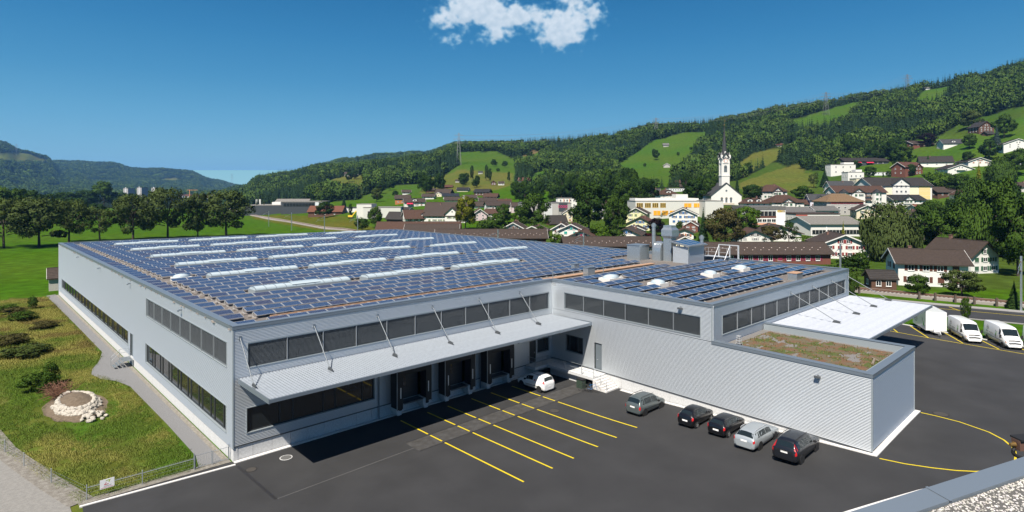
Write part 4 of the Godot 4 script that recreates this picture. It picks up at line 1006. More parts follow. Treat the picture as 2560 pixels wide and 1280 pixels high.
# A tree of height 1 and crown width about 1: [trunk mesh, crown mesh]
func grow_tree(key: String, sd: int, kind: String, leaves: int, size: float) -> Array:
	if shared.has(key):
		return shared[key]
	rng.seed = sd
	var tr := Shape.new()
	var cr := Shape.new()
	var bole := {"round": 0.24, "spread": 0.2, "tall": 0.2, "weep": 0.16, "bush": 0.05, "open": 0.28}[kind] as float
	var clumps := []
	var count := {"round": 26, "spread": 24, "tall": 22, "weep": 24, "bush": 14, "open": 17}[kind] as int
	for i in count:
		var a := TAU * (i * 0.618 + rng.randf() * 0.3)
		var u := (i + 0.5) / count
		var y := 0.0
		var rad := 0.0
		match kind:
			"round":
				y = lerpf(0.26, 0.93, u)
				rad = 0.40 * sqrt(maxf(0.02, 1.0 - pow((u - 0.42) / 0.62, 2.0)))
			"spread":
				y = lerpf(0.24, 0.92, pow(u, 0.9))
				rad = 0.42 * sqrt(maxf(0.03, 1.0 - pow((u - 0.36) / 0.7, 2.0)))
			"open":
				y = lerpf(0.3, 0.92, u)
				rad = 0.38 * sqrt(maxf(0.03, 1.0 - pow((u - 0.4) / 0.66, 2.0)))
			"tall":
				y = lerpf(0.2, 0.96, u)
				rad = 0.34 * sqrt(maxf(0.03, 1.0 - pow((u - 0.35) / 0.68, 2.0)))
			"weep":
				y = lerpf(0.3, 0.92, u)
				rad = 0.36 * sqrt(maxf(0.05, 1.0 - pow((u - 0.3) / 0.75, 2.0)))
			"bush":
				y = lerpf(0.2, 0.85, u)
				rad = 0.38 * sqrt(maxf(0.05, 1.0 - pow((u - 0.35) / 0.7, 2.0)))
		rad *= rng.randf_range(0.55, 1.12)
		var p := Vector3(cos(a) * rad, y + rng.randf_range(-0.03, 0.03), sin(a) * rad)
		var cs := rng.randf_range(0.10, 0.17) * (0.9 if kind == "open" else (1.5 if kind == "bush" else 1.0))
		clumps.append([p, cs])
		if kind != "bush":
			tr.tube(Vector3(p.x * 0.12, bole + (p.y - bole) * 0.45, p.z * 0.12), p * Vector3(0.8, 0.97, 0.8), 0.009, 0.003, 4, false)
	var bend := Vector3(rng.randf_range(-0.02, 0.02), bole, rng.randf_range(-0.02, 0.02))
	tr.tube(Vector3(0, -0.05, 0), bend, 0.026, 0.02, 7, false)
	tr.tube(bend, Vector3(0, 0.75, 0), 0.02, 0.004, 6, false)
	for i in leaves:
		var cl = clumps[rng.randi() % clumps.size()]
		var d := Vector3(rng.randfn(), rng.randfn() * 0.8, rng.randfn()).normalized()
		var p: Vector3 = cl[0] + d * Vector3(1.15, 0.8, 1.15) * float(cl[1]) * sqrt(rng.randf_range(0.25, 1.0))
		var outward := (p - Vector3(0, 0.5, 0)).normalized()
		if kind == "weep" and rng.randf() < 0.75:
			var drop := rng.randf_range(0.05, 0.32)
			p.y = maxf(0.08, p.y - drop)
			p += Vector3(outward.x, 0, outward.z) * 0.05
			var w := size * 0.35
			var s := Vector3(rng.randf_range(-1, 1), 0, rng.randf_range(-1, 1)).normalized() * w
			var n := (outward + Vector3(rng.randf_range(-0.3, 0.3), 0.2, rng.randf_range(-0.3, 0.3))).normalized()
			cr.soft(p - s, p + s, p - s * 0.4 - Vector3(0, size * 1.9, 0), n, n, n)
			continue
		leaf(cr, p, (d * 0.75 + outward * 0.6).normalized(), size * rng.randf_range(0.7, 1.25))
	shared[key] = [tr.mesh(), cr.mesh()]
	return shared[key]

func grow_conifer(key: String, sd: int, layers: int, around: int, wide := 0.36, ragged := 0.25) -> Array:
	if shared.has(key):
		return shared[key]
	rng.seed = sd
	var tr := Shape.new()
	var cr := Shape.new()
	tr.tube(Vector3(0, -0.05, 0), Vector3(0, 0.97, 0), 0.016, 0.002, 5, false)
	for j in layers:
		var u := (j + 0.5) / layers
		var y := 0.08 + 0.9 * u
		var r := wide * (1.0 - u) * (1.0 - 0.25 * u) + 0.015
		var k := maxi(4, int(around * (1.0 - 0.55 * u)))
		for i in k:
			var a := TAU * (i + rng.randf() * 0.7) / k + j * 1.3
			var l := r * rng.randf_range(1.0 - ragged, 1.0 + ragged)
			var o := Vector3(cos(a), 0, sin(a))
			var side := Vector3(-o.z, 0, o.x) * l * 0.42
			var root := Vector3(0, y + 0.03, 0)
			var tip := o * l + Vector3(0, y - l * 0.42, 0)
			var mid := o * l * 0.55 + Vector3(0, y - l * 0.1, 0)
			var n := (o + Vector3(0, 0.7, 0)).normalized()
			var nl := (n - side.normalized() * 0.4).normalized()
			var nr := (n + side.normalized() * 0.4).normalized()
			cr.soft(root, mid - side - Vector3(0, l * 0.16, 0), tip, n, nl, n)
			cr.soft(root, tip, mid + side - Vector3(0, l * 0.16, 0), n, n, nr)
	cr.tube(Vector3(0, 0.93, 0), Vector3(0, 1.0, 0), 0.012, 0.001, 4, false)
	shared[key] = [tr.mesh(), cr.mesh()]
	return shared[key]

func foliage(key: String, c: Color) -> StandardMaterial3D:
	var m := worn("leaf_" + key, c, 0.62, grain, 0.6, blotch, 0.11)
	m.backlight_enabled = true
	m.backlight = Color(0.30, 0.36, 0.10).linear_to_srgb()
	m.metallic_specular = 0.15
	return m

const LEAF := {"mid": Color(0.092, 0.178, 0.028), "dark": Color(0.058, 0.122, 0.024), "olive": Color(0.125, 0.180, 0.048), "bright": Color(0.130, 0.245, 0.026), "yellow": Color(0.26, 0.29, 0.025), "copper": Color(0.030, 0.018, 0.024), "spruce": Color(0.034, 0.078, 0.028), "brown": Color(0.150, 0.142, 0.055), "red": Color(0.10, 0.024, 0.028), "willow": Color(0.108, 0.158, 0.048), "blue": Color(0.075, 0.125, 0.110)}

func tree(called: String, label: String, at: Vector3, tall: float, wide: float, meshes: Array, leaf_key: String, group: String) -> Node3D:
	var o := thing(called, label, "shrub" if called.contains("shrub") else "tree", at, rng.randf() * 360.0, group)
	var k := Vector3(wide, tall, wide)
	var a := part(o, "trunk", meshes[0], paint("bark", Color(0.055, 0.042, 0.03), 0.95))
	var b := part(o, "crown", meshes[1], foliage(leaf_key, LEAF[leaf_key]))
	a.scale = Vector3(maxf(wide, tall * 0.6), tall, maxf(wide, tall * 0.6))
	b.scale = k
	return o

func tree_kind(kind: String) -> Array:
	match kind:
		"round": return grow_tree("round%d" % (rng.randi() % 3), 21 + rng.randi() % 3, "round", 5600, 0.042)
		"spread": return grow_tree("spread", 31, "spread", 5200, 0.036)
		"open": return grow_tree("open", 33, "open", 3600, 0.032)
		"tall": return grow_tree("tall", 41, "tall", 4400, 0.042)
		"weep": return grow_tree("weep", 51, "weep", 8000, 0.036)
		"bush": return grow_tree("bush", 61, "bush", 2600, 0.055)
		"spruce": return grow_conifer("spruce", 71, 24, 15, 0.34)
		"thin": return grow_conifer("thin", 72, 22, 12, 0.3)
	return []

func make_forest() -> void:
	rng.seed = 77
	var low := [grow_conifer("far_spruce0", 81, 9, 8, 0.40, 0.3)[1], grow_conifer("far_spruce1", 82, 8, 7, 0.36, 0.4)[1], grow_tree("far_round0", 83, "round", 130, 0.17)[1], grow_tree("far_round1", 84, "round", 130, 0.18)[1], grow_tree("far_tall", 85, "tall", 120, 0.17)[1]]
	var xf := [[], [], [], [], []]
	var tint := [[], [], [], [], []]
	var f := FastNoiseLite.new()
	f.seed = 21
	f.frequency = 0.006
	f.fractal_octaves = 3
	rng.seed = 78
	for zone in [[420.0, 1330.0, 6.6, 1.0, 560.0, 2680.0], [1150.0, 1750.0, 7.5, 1.1, 560.0, 1400.0], [1750.0, 2800.0, 14.0, 1.6, 560.0, 1320.0], [1900.0, 5300.0, 17.0, 1.75, -60.0, 640.0]]:
		var d: float = zone[0]
		while d < zone[1]:
			var step: float = zone[2] * (1.0 if d < 900.0 or zone[3] > 1.05 else 1.15)
			var x: float = (zone[4] - 1280.0) / 1490.0 * d
			var x1: float = (zone[5] - 1280.0) / 1490.0 * d
			while x < x1:
				var px := x + rng.randf_range(-0.45, 0.45) * step
				var pd := d + rng.randf_range(-0.45, 0.45) * step
				var p := st(px, pd)
				if forested(p.x, p.y, px, pd):
					var nz := f.get_noise_2d(p.x, p.y)
					var con := nz + rng.randf_range(-0.3, 0.3) > (-0.02 if pd < 1700.0 else 0.1)
					var k := rng.randi() % 2 if con else 2 + rng.randi() % 3
					var h := rng.randf_range(17.0, 26.0) if con else rng.randf_range(13.0, 20.0)
					h *= lerpf(1.0, float(zone[3]), 0.35) * 0.84 * lerpf(0.55, 1.0, smooth((pd - 440.0) / 260.0))
					var wd := h * rng.randf_range(0.42, 0.58) if con else h * rng.randf_range(0.66, 0.9)
					wd *= float(zone[3])
					var b := Basis(Vector3.UP, rng.randf() * TAU).scaled(Vector3(wd, h, wd))
					xf[k].append(Transform3D(b, Vector3(p.x, ground(p.x, p.y) - 0.6, -p.y)))
					var v := rng.randf_range(0.75, 1.25)
					var c := Color(0.024, 0.046, 0.018) if con else Color(0.040, 0.076, 0.016).lerp(Color(0.075, 0.118, 0.024), pow(rng.randf(), 1.5))
					tint[k].append(Color(c.r * v, c.g * v, c.b * v))
				x += step
			d += step
	var o := Node3D.new()
	o.name = "forest"
	add_child(o)
	tag(o, "dense mixed forest of dark spruces and broadleaf trees covering the hills", "forest", "", "stuff")
	var m := StandardMaterial3D.new()
	m.resource_name = "forest_leaf"
	m.vertex_color_use_as_albedo = true
	m.roughness = 0.8
	m.metallic_specular = 0.1
	m.backlight_enabled = true
	m.backlight = Color(0.16, 0.2, 0.08).linear_to_srgb()
	for k in 5:
		var mm := MultiMesh.new()
		mm.transform_format = MultiMesh.TRANSFORM_3D
		mm.use_colors = true
		mm.mesh = low[k]
		mm.instance_count = xf[k].size()
		for i in xf[k].size():
			mm.set_instance_transform(i, xf[k][i])
			mm.set_instance_color(i, tint[k][i])
		var mi := MultiMeshInstance3D.new()
		mi.name = ["spruces", "spruces", "broadleaf_trees", "broadleaf_trees", "broadleaf_trees"][k]
		mi.multimesh = mm
		mi.material_override = m
		o.add_child(mi, true)
	print("forest ", xf[0].size() + xf[1].size() + xf[2].size() + xf[3].size() + xf[4].size())

# ---------------------------------------------------------------- factory
# A wall piece lies in its own axes: x along the wall, y up, z outwards; "at" and "yaw" put it in place.
func clad(root: Node, length: float, h0: float, h1: float, holes: Array, at: Vector3, yaw: float, pitch := 0.115, called := "cladding") -> Node:
	var sh := Shape.new()
	var off := [0.0, 0.032, 0.032, 0.0]
	var k := 0
	var y := h0
	var q := pitch * 0.25
	while y < h1 - 0.001:
		var y2 := minf(y + q, h1)
		var z0: float = off[k % 4]
		var z1: float = off[(k + 1) % 4]
		var my := (y + y2) * 0.5
		var cuts := [[0.0, length]]
		for o in holes:
			if my > o[2] and my < o[3]:
				var nx := []
				for c in cuts:
					if o[1] <= c[0] or o[0] >= c[1]:
						nx.append(c)
					else:
						if o[0] > c[0]: nx.append([c[0], o[0]])
						if o[1] < c[1]: nx.append([o[1], c[1]])
				cuts = nx
		for c in cuts:
			sh.quad(Vector3(c[0], y, z0), Vector3(c[1], y, z0), Vector3(c[1], y2, z1), Vector3(c[0], y2, z1))
		y = y2
		k += 1
	var o := made(root, called, sh, mats.cladding, at, yaw)
	return o

func reveal(sh: Shape, u0: float, u1: float, h0: float, h1: float, deep := 0.24) -> void:
	var w := 0.05
	sh.box(Vector3(u0 - w, h0 - w, -deep), Vector3(u1 + w, h0, 0.075))
	sh.box(Vector3(u0 - w, h1, -deep), Vector3(u1 + w, h1 + w, 0.06))
	sh.box(Vector3(u0 - w, h0, -deep), Vector3(u0, h1, 0.06))
	sh.box(Vector3(u1, h0, -deep), Vector3(u1 + w, h1, 0.06))

func blind_band(root: Node, u0: float, u1: float, h0: float, h1: float, n: int, at: Vector3, yaw: float) -> void:
	var fr := Shape.new()
	reveal(fr, u0, u1, h0, h1)
	var band := made(root, "blind_window", fr, mats.frame, at, yaw)
	var w := (u1 - u0) / n
	var key := "blind%.3f_%.2f" % [w, h1 - h0]
	if not shared.has(key):
		var sl := Shape.new()
		var y := 0.05
		while y < h1 - h0 - 0.06:
			sl.obox(Vector3(w * 0.5, y, 0), Vector3(w * 0.5 - 0.03, 0, 0), Vector3(0, 0.0215, 0.030), Vector3(0, -0.0025, 0.0018))
			y += 0.092
		sl.box(Vector3(0.02, h1 - h0 - 0.1, -0.05), Vector3(w - 0.02, h1 - h0, 0.05))
		shared[key] = sl.mesh(mats.slat)
		var pn := Shape.new()
		pn.quad(Vector3(0, 0, 0), Vector3(w, 0, 0), Vector3(w, h1 - h0, 0), Vector3(0, h1 - h0, 0))
		shared[key + "p"] = pn.mesh(mats.glass)
		var rl := Shape.new()
		rl.box(Vector3(-0.025, 0, -0.05), Vector3(0.025, h1 - h0, 0.04))
		shared[key + "r"] = rl.mesh(mats.rail)
	for i in n:
		part(band, "pane", shared[key + "p"], null, Vector3(u0 + i * w, h0, -0.19))
		part(band, "blind", shared[key], null, Vector3(u0 + i * w, h0, -0.06))
		if i > 0:
			part(band, "guide_rail", shared[key + "r"], null, Vector3(u0 + i * w, h0, 0.0))

func window_band(root: Node, u0: float, u1: float, h0: float, h1: float, n: int, at: Vector3, yaw: float) -> void:
	var fr := Shape.new()
	reveal(fr, u0, u1, h0, h1)
	var band := made(root, "window_band", fr, mats.frame, at, yaw)
	var w := (u1 - u0) / n
	var key := "win%.3f_%.2f" % [w, h1 - h0]
	if not shared.has(key):
		var h := h1 - h0
		var cut := w * 0.70
		var m := Shape.new()
		for x in [[0.0, 0.09], [cut - 0.06, cut + 0.06], [w - 0.09, w]]:
			m.box(Vector3(x[0], 0, -0.06), Vector3(x[1], h, 0.05))
		for y in [[0.0, 0.09], [h - 0.09, h]]:
			m.box(Vector3(0.09, y[0], -0.05), Vector3(cut - 0.06, y[1], 0.04))
			m.box(Vector3(cut + 0.06, y[0], -0.05), Vector3(w - 0.09, y[1], 0.04))
		shared[key] = m.mesh(mats.darkframe)
		var p := Shape.new()
		p.quad(Vector3(0.05, 0.05, 0), Vector3(cut, 0.05, 0), Vector3(cut, h - 0.05, 0), Vector3(0.05, h - 0.05, 0))
		shared[key + "a"] = p.mesh(mats.glass)
		p = Shape.new()
		p.quad(Vector3(cut, 0.05, 0), Vector3(w - 0.05, 0.05, 0), Vector3(w - 0.05, h - 0.05, 0), Vector3(cut, h - 0.05, 0))
		shared[key + "b"] = p.mesh(mats.glass)
	for i in n:
		var o := Vector3(u0 + i * w, h0, -0.15)
		part(band, "mullion_frame", shared[key], null, o)
		part(band, "pane", shared[key + "a"], null, o)
		part(band, "pane", shared[key + "b"], null, o)

func plinth(root: Node, length: float, h0: float, h1: float, skip: Array, at: Vector3, yaw: float) -> void:
	var n := int(round(length / 1.5))
	var w := length / n
	var key := "plinth%.3f_%.2f_%.2f" % [w, h0, h1]
	if not shared.has(key):
		var sh := Shape.new()
		sh.box(Vector3(0.012, h0, -0.3), Vector3(w - 0.012, h1, 0.0))
		shared[key] = sh.mesh(mats.concrete)
	for i in n:
		var mid := (i + 0.5) * w
		var ok := true
		for s in skip:
			if mid > s[0] and mid < s[1]:
				ok = false
		if ok:
			var o := part(root, "plinth_panel", shared[key], null, at, yaw)
			o.translate_object_local(Vector3(i * w, 0, -0.04))

func coping(sh: Shape, pts: Array, top: float, wide: float, drop: float) -> void:   # pts run with the outside on the right
	for i in pts.size() - 1:
		var a: Vector2 = pts[i]
		var b: Vector2 = pts[i + 1]
		var d := (b - a).normalized()
		var o := Vector2(d.y, -d.x)
		var c := (a + b) * 0.5 - o * (wide * 0.5 - 0.09)
		var l := a.distance_to(b) * 0.5 + 0.045 * (1 + i % 2)
		sh.obox(Vector3(c.x, top - 0.03 - 0.004 * (i % 3), -c.y), Vector3(d.x, 0, -d.y) * l, Vector3(0, 0.03, 0), Vector3(o.x, 0, -o.y) * wide * 0.5)
		var e := (a + b) * 0.5 + o * 0.065
		sh.obox(Vector3(e.x, top - 0.06 - drop * 0.5, -e.y), Vector3(d.x, 0, -d.y) * l, Vector3(0, drop * 0.5, 0), Vector3(o.x, 0, -o.y) * 0.015)
		var g := (a + b) * 0.5 - o * (wide - 0.16)
		sh.obox(Vector3(g.x, top - 0.06 - 0.24, -g.y), Vector3(d.x, 0, -d.y) * (l - 0.3), Vector3(0, 0.24, 0), Vector3(o.x, 0, -o.y) * 0.02)

func canopy(root: Node, s0: float, s1: float, t0: float, deep: float, h: float, struts: Array, foot: float, light: bool) -> void:
	# corrugated sheet, ribs running out from the wall
	var sh := Shape.new()
	var x := s0
	var z0 := -t0 + 0.12
	var z1 := -t0 + deep
	while x < s1 - 0.01:
		var w := minf(0.26, s1 - x)
		var y := h
		var p := [[0.0, 0.0], [0.38, 0.0], [0.5, 0.045], [0.88, 0.045], [1.0, 0.0]]
		for i in 4:
			var a: Vector2 = Vector2(x + w * p[i][0], y + p[i][1])
			var b: Vector2 = Vector2(x + w * p[i + 1][0], y + p[i + 1][1])
			sh.quad(Vector3(a.x, a.y, z1), Vector3(b.x, b.y, z1), Vector3(b.x, b.y + 0.06, z0), Vector3(a.x, a.y + 0.06, z0))
		x += w
	var c := made(root, "canopy", sh, mats.canopy_white if light else mats.canopy)
	var u := Shape.new()
	u.box(Vector3(s0 + 0.03, h - 0.12, z0), Vector3(s1 - 0.03, h - 0.02, z1 - 0.03))
	made(c, "soffit", u, mats.canopy)
	var g := Shape.new()
	g.box(Vector3(s0 - 0.02, h - 0.22, z1), Vector3(s1 + 0.02, h + 0.03, z1 + 0.13))
	made(c, "gutter", g, mats.coping)
	for sx in [s0 - 0.06, s1]:
		g = Shape.new()
		g.box(Vector3(sx, h - 0.26, z0), Vector3(sx + 0.06, h + 0.11, z1 + 0.12))
		made(c, "side_flashing", g, mats.coping)
	for s in struts:
		var tu := Shape.new()
		var top := Vector3(s, 9.5, -t0 + 0.09)
		var low := Vector3(s, h + 0.3, -t0 + foot)
		tu.tube(top, low, 0.042, 0.042, 8)
		var st := made(c, "strut", tu, mats.strut)
		tu = Shape.new()
		tu.obox(low + Vector3(0, -0.12, 0.12), Vector3(0.02, 0, 0), Vector3(0, 0.16, 0.10), Vector3(0, -0.06, 0.34))
		tu.box(low + Vector3(-0.12, -0.3, -0.05), low + Vector3(0.12, -0.24, 0.55))
		made(st, "foot_bracket", tu, mats.darkmetal)
		tu = Shape.new()
		tu.box(top + Vector3(-0.1, -0.16, -0.1), top + Vector3(0.1, 0.16, -0.02))
		made(st, "wall_bracket", tu, mats.coping)
		tu = Shape.new()
		tu.box(Vector3(s - 0.07, h - 0.36, z0), Vector3(s + 0.07, h - 0.13, z1 - 0.1))
		made(c, "beam", tu, mats.darkmetal)

func dock(root: Node, s: float) -> void:
	# inflatable-curtain dock shelter, 3.6 m wide, sitting on the front wall
	var f := Shape.new()
	var w := 1.92
	f.box(Vector3(s - w, 0.8, 0.1), Vector3(s - w + 0.55, 5.0, 1.15))
	f.box(Vector3(s + w - 0.55, 0.95, 0.1), Vector3(s + w, 5.0, 1.15))
	f.box(Vector3(s - w + 0.55, 4.05, 0.1), Vector3(s + w - 0.55, 5.0, 1.13))
	var o := made(root, "dock_shelter", f, mats.rubber)
	var fl := Shape.new()
	fl.box(Vector3(s - w - 0.02, 0.75, 1.15), Vector3(s - w + 0.62, 5.02, 1.19))
	fl.box(Vector3(s + w - 0.62, 0.9, 1.15), Vector3(s + w + 0.02, 5.02, 1.19))
	fl.box(Vector3(s - w + 0.62, 3.85, 1.16), Vector3(s + w - 0.62, 5.02, 1.2))
	made(o, "curtain", fl, mats.rubber)
	for x in [s - w - 0.03, s + w + 0.0]:
		var e := Shape.new()
		e.box(Vector3(x, 0.8, 1.12), Vector3(x + 0.035, 4.2, 1.215))
		made(o, "edge_strip", e, mats.rail)
	for x in [s - w + 0.33, s + w - 0.40]:
		var e := Shape.new()
		e.box(Vector3(x, 1.75, 1.19), Vector3(x + 0.09, 2.75, 1.2))
		made(o, "guide_stripe", e, mats.white)
	var d := Shape.new()
	d.box(Vector3(s - 1.2, 1.2, -0.25), Vector3(s + 1.2, 4.0, -0.12))
	for y in [1.75, 2.3, 2.85, 3.4]:
		d.box(Vector3(s - 1.2, y, -0.12), Vector3(s + 1.2, y + 0.03, -0.1))
	var dr := made(o, "dock_door", d, mats.darkframe)
	for i in 3:
		var p := Shape.new()
		p.box(Vector3(s - 0.95, 2.38 + i * 0.5, -0.12), Vector3(s - 0.15, 2.78 + i * 0.5, -0.1))
		made(dr, "pane", p, mats.glass)
	for x in [s - w + 0.12, s + w - 0.72]:
		var b := Shape.new()
		b.box(Vector3(x - 0.1, 0.45, 0.0), Vector3(x + 0.72, 1.12, 1.0))
		b.box(Vector3(x + 0.1, 0.12, 0.0), Vector3(x + 0.52, 0.45, 0.9))
		made(o, "buffer_block", b, mats.concrete)
		b = Shape.new()
		b.box(Vector3(x + 0.18, 0.62, 1.0), Vector3(x + 0.45, 1.08, 1.12))
		made(o, "bumper_pad", b, mats.rubber)
	var l := Shape.new()
	l.box(Vector3(s - 1.05, 1.05, -0.1), Vector3(s + 1.05, 1.16, 1.05))
	made(o, "dock_leveller", l, mats.darkmetal)

func rail_run(sh: Shape, pts: Array, posts: bool, high := 1.0) -> void:
	for i in pts.size():
		if posts:
			sh.tube(pts[i], pts[i] + Vector3(0, high, 0), 0.024, 0.024, 6)
		if i < pts.size() - 1:
			for y in [high, high * 0.55]:
				sh.tube(pts[i] + Vector3(0, y, 0), pts[i + 1] + Vector3(0, y, 0), 0.02, 0.02, 6)

func panel_mesh(key: String, cell: Color) -> ArrayMesh:
	if shared.has(key):
		return shared[key]
	var im := Image.create(128, 76, false, Image.FORMAT_RGB8)
	im.fill(cell.linear_to_srgb())
	var line := Color(0.24, 0.28, 0.34).linear_to_srgb()
	var bus := cell.lerp(Color(0.3, 0.33, 0.38), 0.10).linear_to_srgb()
	for i in range(1, 10):
		im.fill_rect(Rect2i(int(i * 12.8), 0, 1, 76), line)
	for j in range(1, 6):
		im.fill_rect(Rect2i(0, int(j * 12.67), 128, 1), line)
	for j in 6:
		im.fill_rect(Rect2i(0, int(j * 12.67) + 6, 128, 1), bus)
	var m := StandardMaterial3D.new()
	m.resource_name = "solar_cells"
	m.albedo_texture = ImageTexture.create_from_image(im)
	m.roughness = 0.14
	m.metallic_specular = 0.5
	var face := Shape.new()
	var a := 0.785
	var b := 0.455
	face.quad_uv(Vector3(-a, 0.021, b), Vector3(a, 0.021, b), Vector3(a, 0.021, -b), Vector3(-a, 0.021, -b))
	var fr := Shape.new()
	fr.box(Vector3(-0.825, -0.02, -0.495), Vector3(0.825, 0.018, 0.495))
	for z in [-0.495, b]:
		fr.box(Vector3(-0.825, 0.018, z), Vector3(0.825, 0.026, z + 0.04))
	for x in [-0.825, a]:
		fr.box(Vector3(x, 0.018, -b), Vector3(x + 0.04, 0.026, b))
	var r := fr.mesh(mats.panel_frame)
	var f := face.mesh(m)
	r.add_surface_from_arrays(Mesh.PRIMITIVE_TRIANGLES, f.surface_get_arrays(0))
	r.surface_set_material(1, m)
	shared[key] = r
	return r

func rooftop(root: Node) -> void:
	# deck
	var sh := Shape.new()
	sh.prism(PackedVector2Array([Vector2(0.1, -0.1), Vector2(36.2, -0.1), Vector2(35.4, 20.9), Vector2(72.3, 20.9), Vector2(73.0, -92.0), Vector2(0.1, -101.4)]), 9.75, 10.06)
	var deck := made(root, "roof", sh, mats.gravel_roof)
	# skylights
	var holes := []
	for c in [[7.5, 18.4], [20.8, 32.2], [34.8, 46.2], [51.0, 61.2]]:
		for k in 6:
			var t: float = 16.8 + k * 14.55
			if c[0] > 50.0:
				if k == 0: continue
				t -= 1.2
			if t > 90.5: t = 88.5
			holes.append([c[0] - 0.2, c[1] + 0.2, t - 1.15, t + 1.15])
			var v := Shape.new()
			var w := 0.95
			for i in 10:
				var a0 := PI * i / 10.0
				var a1 := PI * (i + 1) / 10.0
				var n0 := Vector3(0, sin(a0), cos(a0))
				var n1 := Vector3(0, sin(a1), cos(a1))
				var e := Vector3(1, 0.30, 1.0) * Vector3(1, 1, w)
				var p0 := n0 * e + Vector3(c[0], 10.5, -t)
				var p1 := n1 * e + Vector3(c[0], 10.5, -t)
				var l := Vector3(c[1] - c[0], 0, 0)
				v.soft(p0, p0 + l, p1 + l, n0, n0, n1)
				v.soft(p0, p1 + l, p1, n0, n1, n1)
				v.tri(Vector3(c[0], 10.5, -t), p0, p1)
				v.tri(Vector3(c[1], 10.5, -t), p1 + l, p0 + l)
			var sk := made(root, "barrel_skylight", v, mats.acrylic)
			var cu := Shape.new()
			cu.box(Vector3(c[0] - 0.1, 10.0, -t - w - 0.08), Vector3(c[1] + 0.1, 10.5, -t + w + 0.08))
			made(sk, "kerb", cu, mats.frame)
			var nrib := 10
			var rb := Shape.new()
			for i in nrib + 1:
				var x: float = c[0] + (c[1] - c[0]) * i / nrib
				for q in 8:
					var a0 := PI * q / 8.0
					var a1 := PI * (q + 1) / 8.0
					rb.bar(Vector3(x, 10.5 + 0.315 * sin(a0), -t + 0.965 * cos(a0)), Vector3(x, 10.5 + 0.315 * sin(a1), -t + 0.965 * cos(a1)), 0.05, 0.03)
			made(sk, "rib", rb, mats.coping)
			var fl := Shape.new()
			var m0: float = lerpf(c[0], c[1], 0.36)
			var m1: float = lerpf(c[0], c[1], 0.66)
			for i in 8:
				var a0 := PI * (0.14 + 0.72 * i / 8.0)
				var a1 := PI * (0.14 + 0.72 * (i + 1) / 8.0)
				fl.quad(Vector3(m0, 10.56 + 0.32 * sin(a0), -t + 0.99 * cos(a0)), Vector3(m1, 10.56 + 0.32 * sin(a0), -t + 0.99 * cos(a0)), Vector3(m1, 10.56 + 0.32 * sin(a1), -t + 0.99 * cos(a1)), Vector3(m0, 10.56 + 0.32 * sin(a1), -t + 0.99 * cos(a1)))
			made(sk, "opening_flap", fl, mats.acrylic)
	for p in [[4.6, 32.3, 1.0], [42.4, -4.0, 1.35], [43.0, -10.2, 0.9], [54.6, -10.4, 0.9], [62.8, -10.5, 1.0]]:
		holes.append([p[0] - p[2] - 0.15, p[0] + p[2] + 0.15, p[1] - 1.0, p[1] + 1.0])
		var d := Shape.new()
		d.dome(Vector3(p[0], 10.5, -p[1]), p[2], 0.38, 0.85, 12, 5)
		var dm := made(root, "dome_skylight", d, mats.acrylic)
		d = Shape.new()
		d.box(Vector3(p[0] - p[2], 10.0, -p[1] - 0.85), Vector3(p[0] + p[2], 10.5, -p[1] + 0.85))
		made(dm, "kerb", d, mats.white_dull)
	holes.append([60.5, 73.5, -2.6, 9.5])
	holes.append([36.0, 60.5, 0.2, 2.6])
	holes.append([58.6, 61.0, -20.5, -18.0])
	# solar panels
	var kinds := [panel_mesh("panel_blue", Color(0.014, 0.034, 0.088)), panel_mesh("panel_deep", Color(0.016, 0.024, 0.060)), panel_mesh("panel_violet", Color(0.024, 0.024, 0.052))]
	rng.seed = 5
	var spots := []
	var rows := [0.95]
	var t := 4.1
	while t < 101.0:
		rows.append(t)
		t += 2.42
	t = -1.7
	while t > -20.5:
		rows.append(t)
		t -= 2.35
	for r in rows.size():
		var tt: float = rows[r]
		var cols := []
		var s := 1.25
		if tt > 0.0:
			cols.append(s)
			s = 3.95
		else:
			s = 37.4
		while s < 71.6:
			cols.append(s)
			s += 1.715
		for x in cols:
			var ok := true
			for h in holes:
				if x + 0.83 > h[0] and x - 0.83 < h[1] and tt + 0.5 > h[2] and tt - 0.5 < h[3]:
					ok = false
			if tt > 100.6 - x * 0.128:
				ok = false
			if ok:
				spots.append(Vector2(x, tt))
	spots.sort_custom(func(a: Vector2, b: Vector2) -> bool: return xd(a.x, a.y).length() < xd(b.x, b.y).length())
	var tilt := Basis(Vector3.RIGHT, deg_to_rad(10.5))
	var rest := [[], [], []]
	for i in spots.size():
		var p: Vector2 = spots[i]
		var k := 0 if rng.randf() < 0.72 else (1 if rng.randf() < 0.6 else 2)
		var b := tilt.rotated(Vector3.UP, deg_to_rad(rng.randf_range(-0.25, 0.25)))
		var x := Transform3D(b, Vector3(p.x, 10.42 + rng.randf_range(-0.012, 0.012), -p.y))
		if i < 300:
			var o := part(deck, "solar_panel", kinds[k])
			o.transform = x
		else:
			rest[k].append(x)
	var more := Node3D.new()
	more.name = "solar_panels_beyond"
	deck.add_child(more)
	tag(more, "", "", "", "stuff")
	for k in 3:
		var mm := MultiMesh.new()
		mm.transform_format = MultiMesh.TRANSFORM_3D
		mm.mesh = kinds[k]
		mm.instance_count = rest[k].size()
		for i in rest[k].size():
			mm.set_instance_transform(i, rest[k][i])
		var mi := MultiMeshInstance3D.new()
		mi.name = "panel_set"
		mi.multimesh = mm
		more.add_child(mi, true)
	print("panels ", spots.size())
	# rack feet and ballast blocks: at every free panel edge along the left walkway and the front walkway
	var rk := Shape.new()
	var bl := Shape.new()
	rng.seed = 6
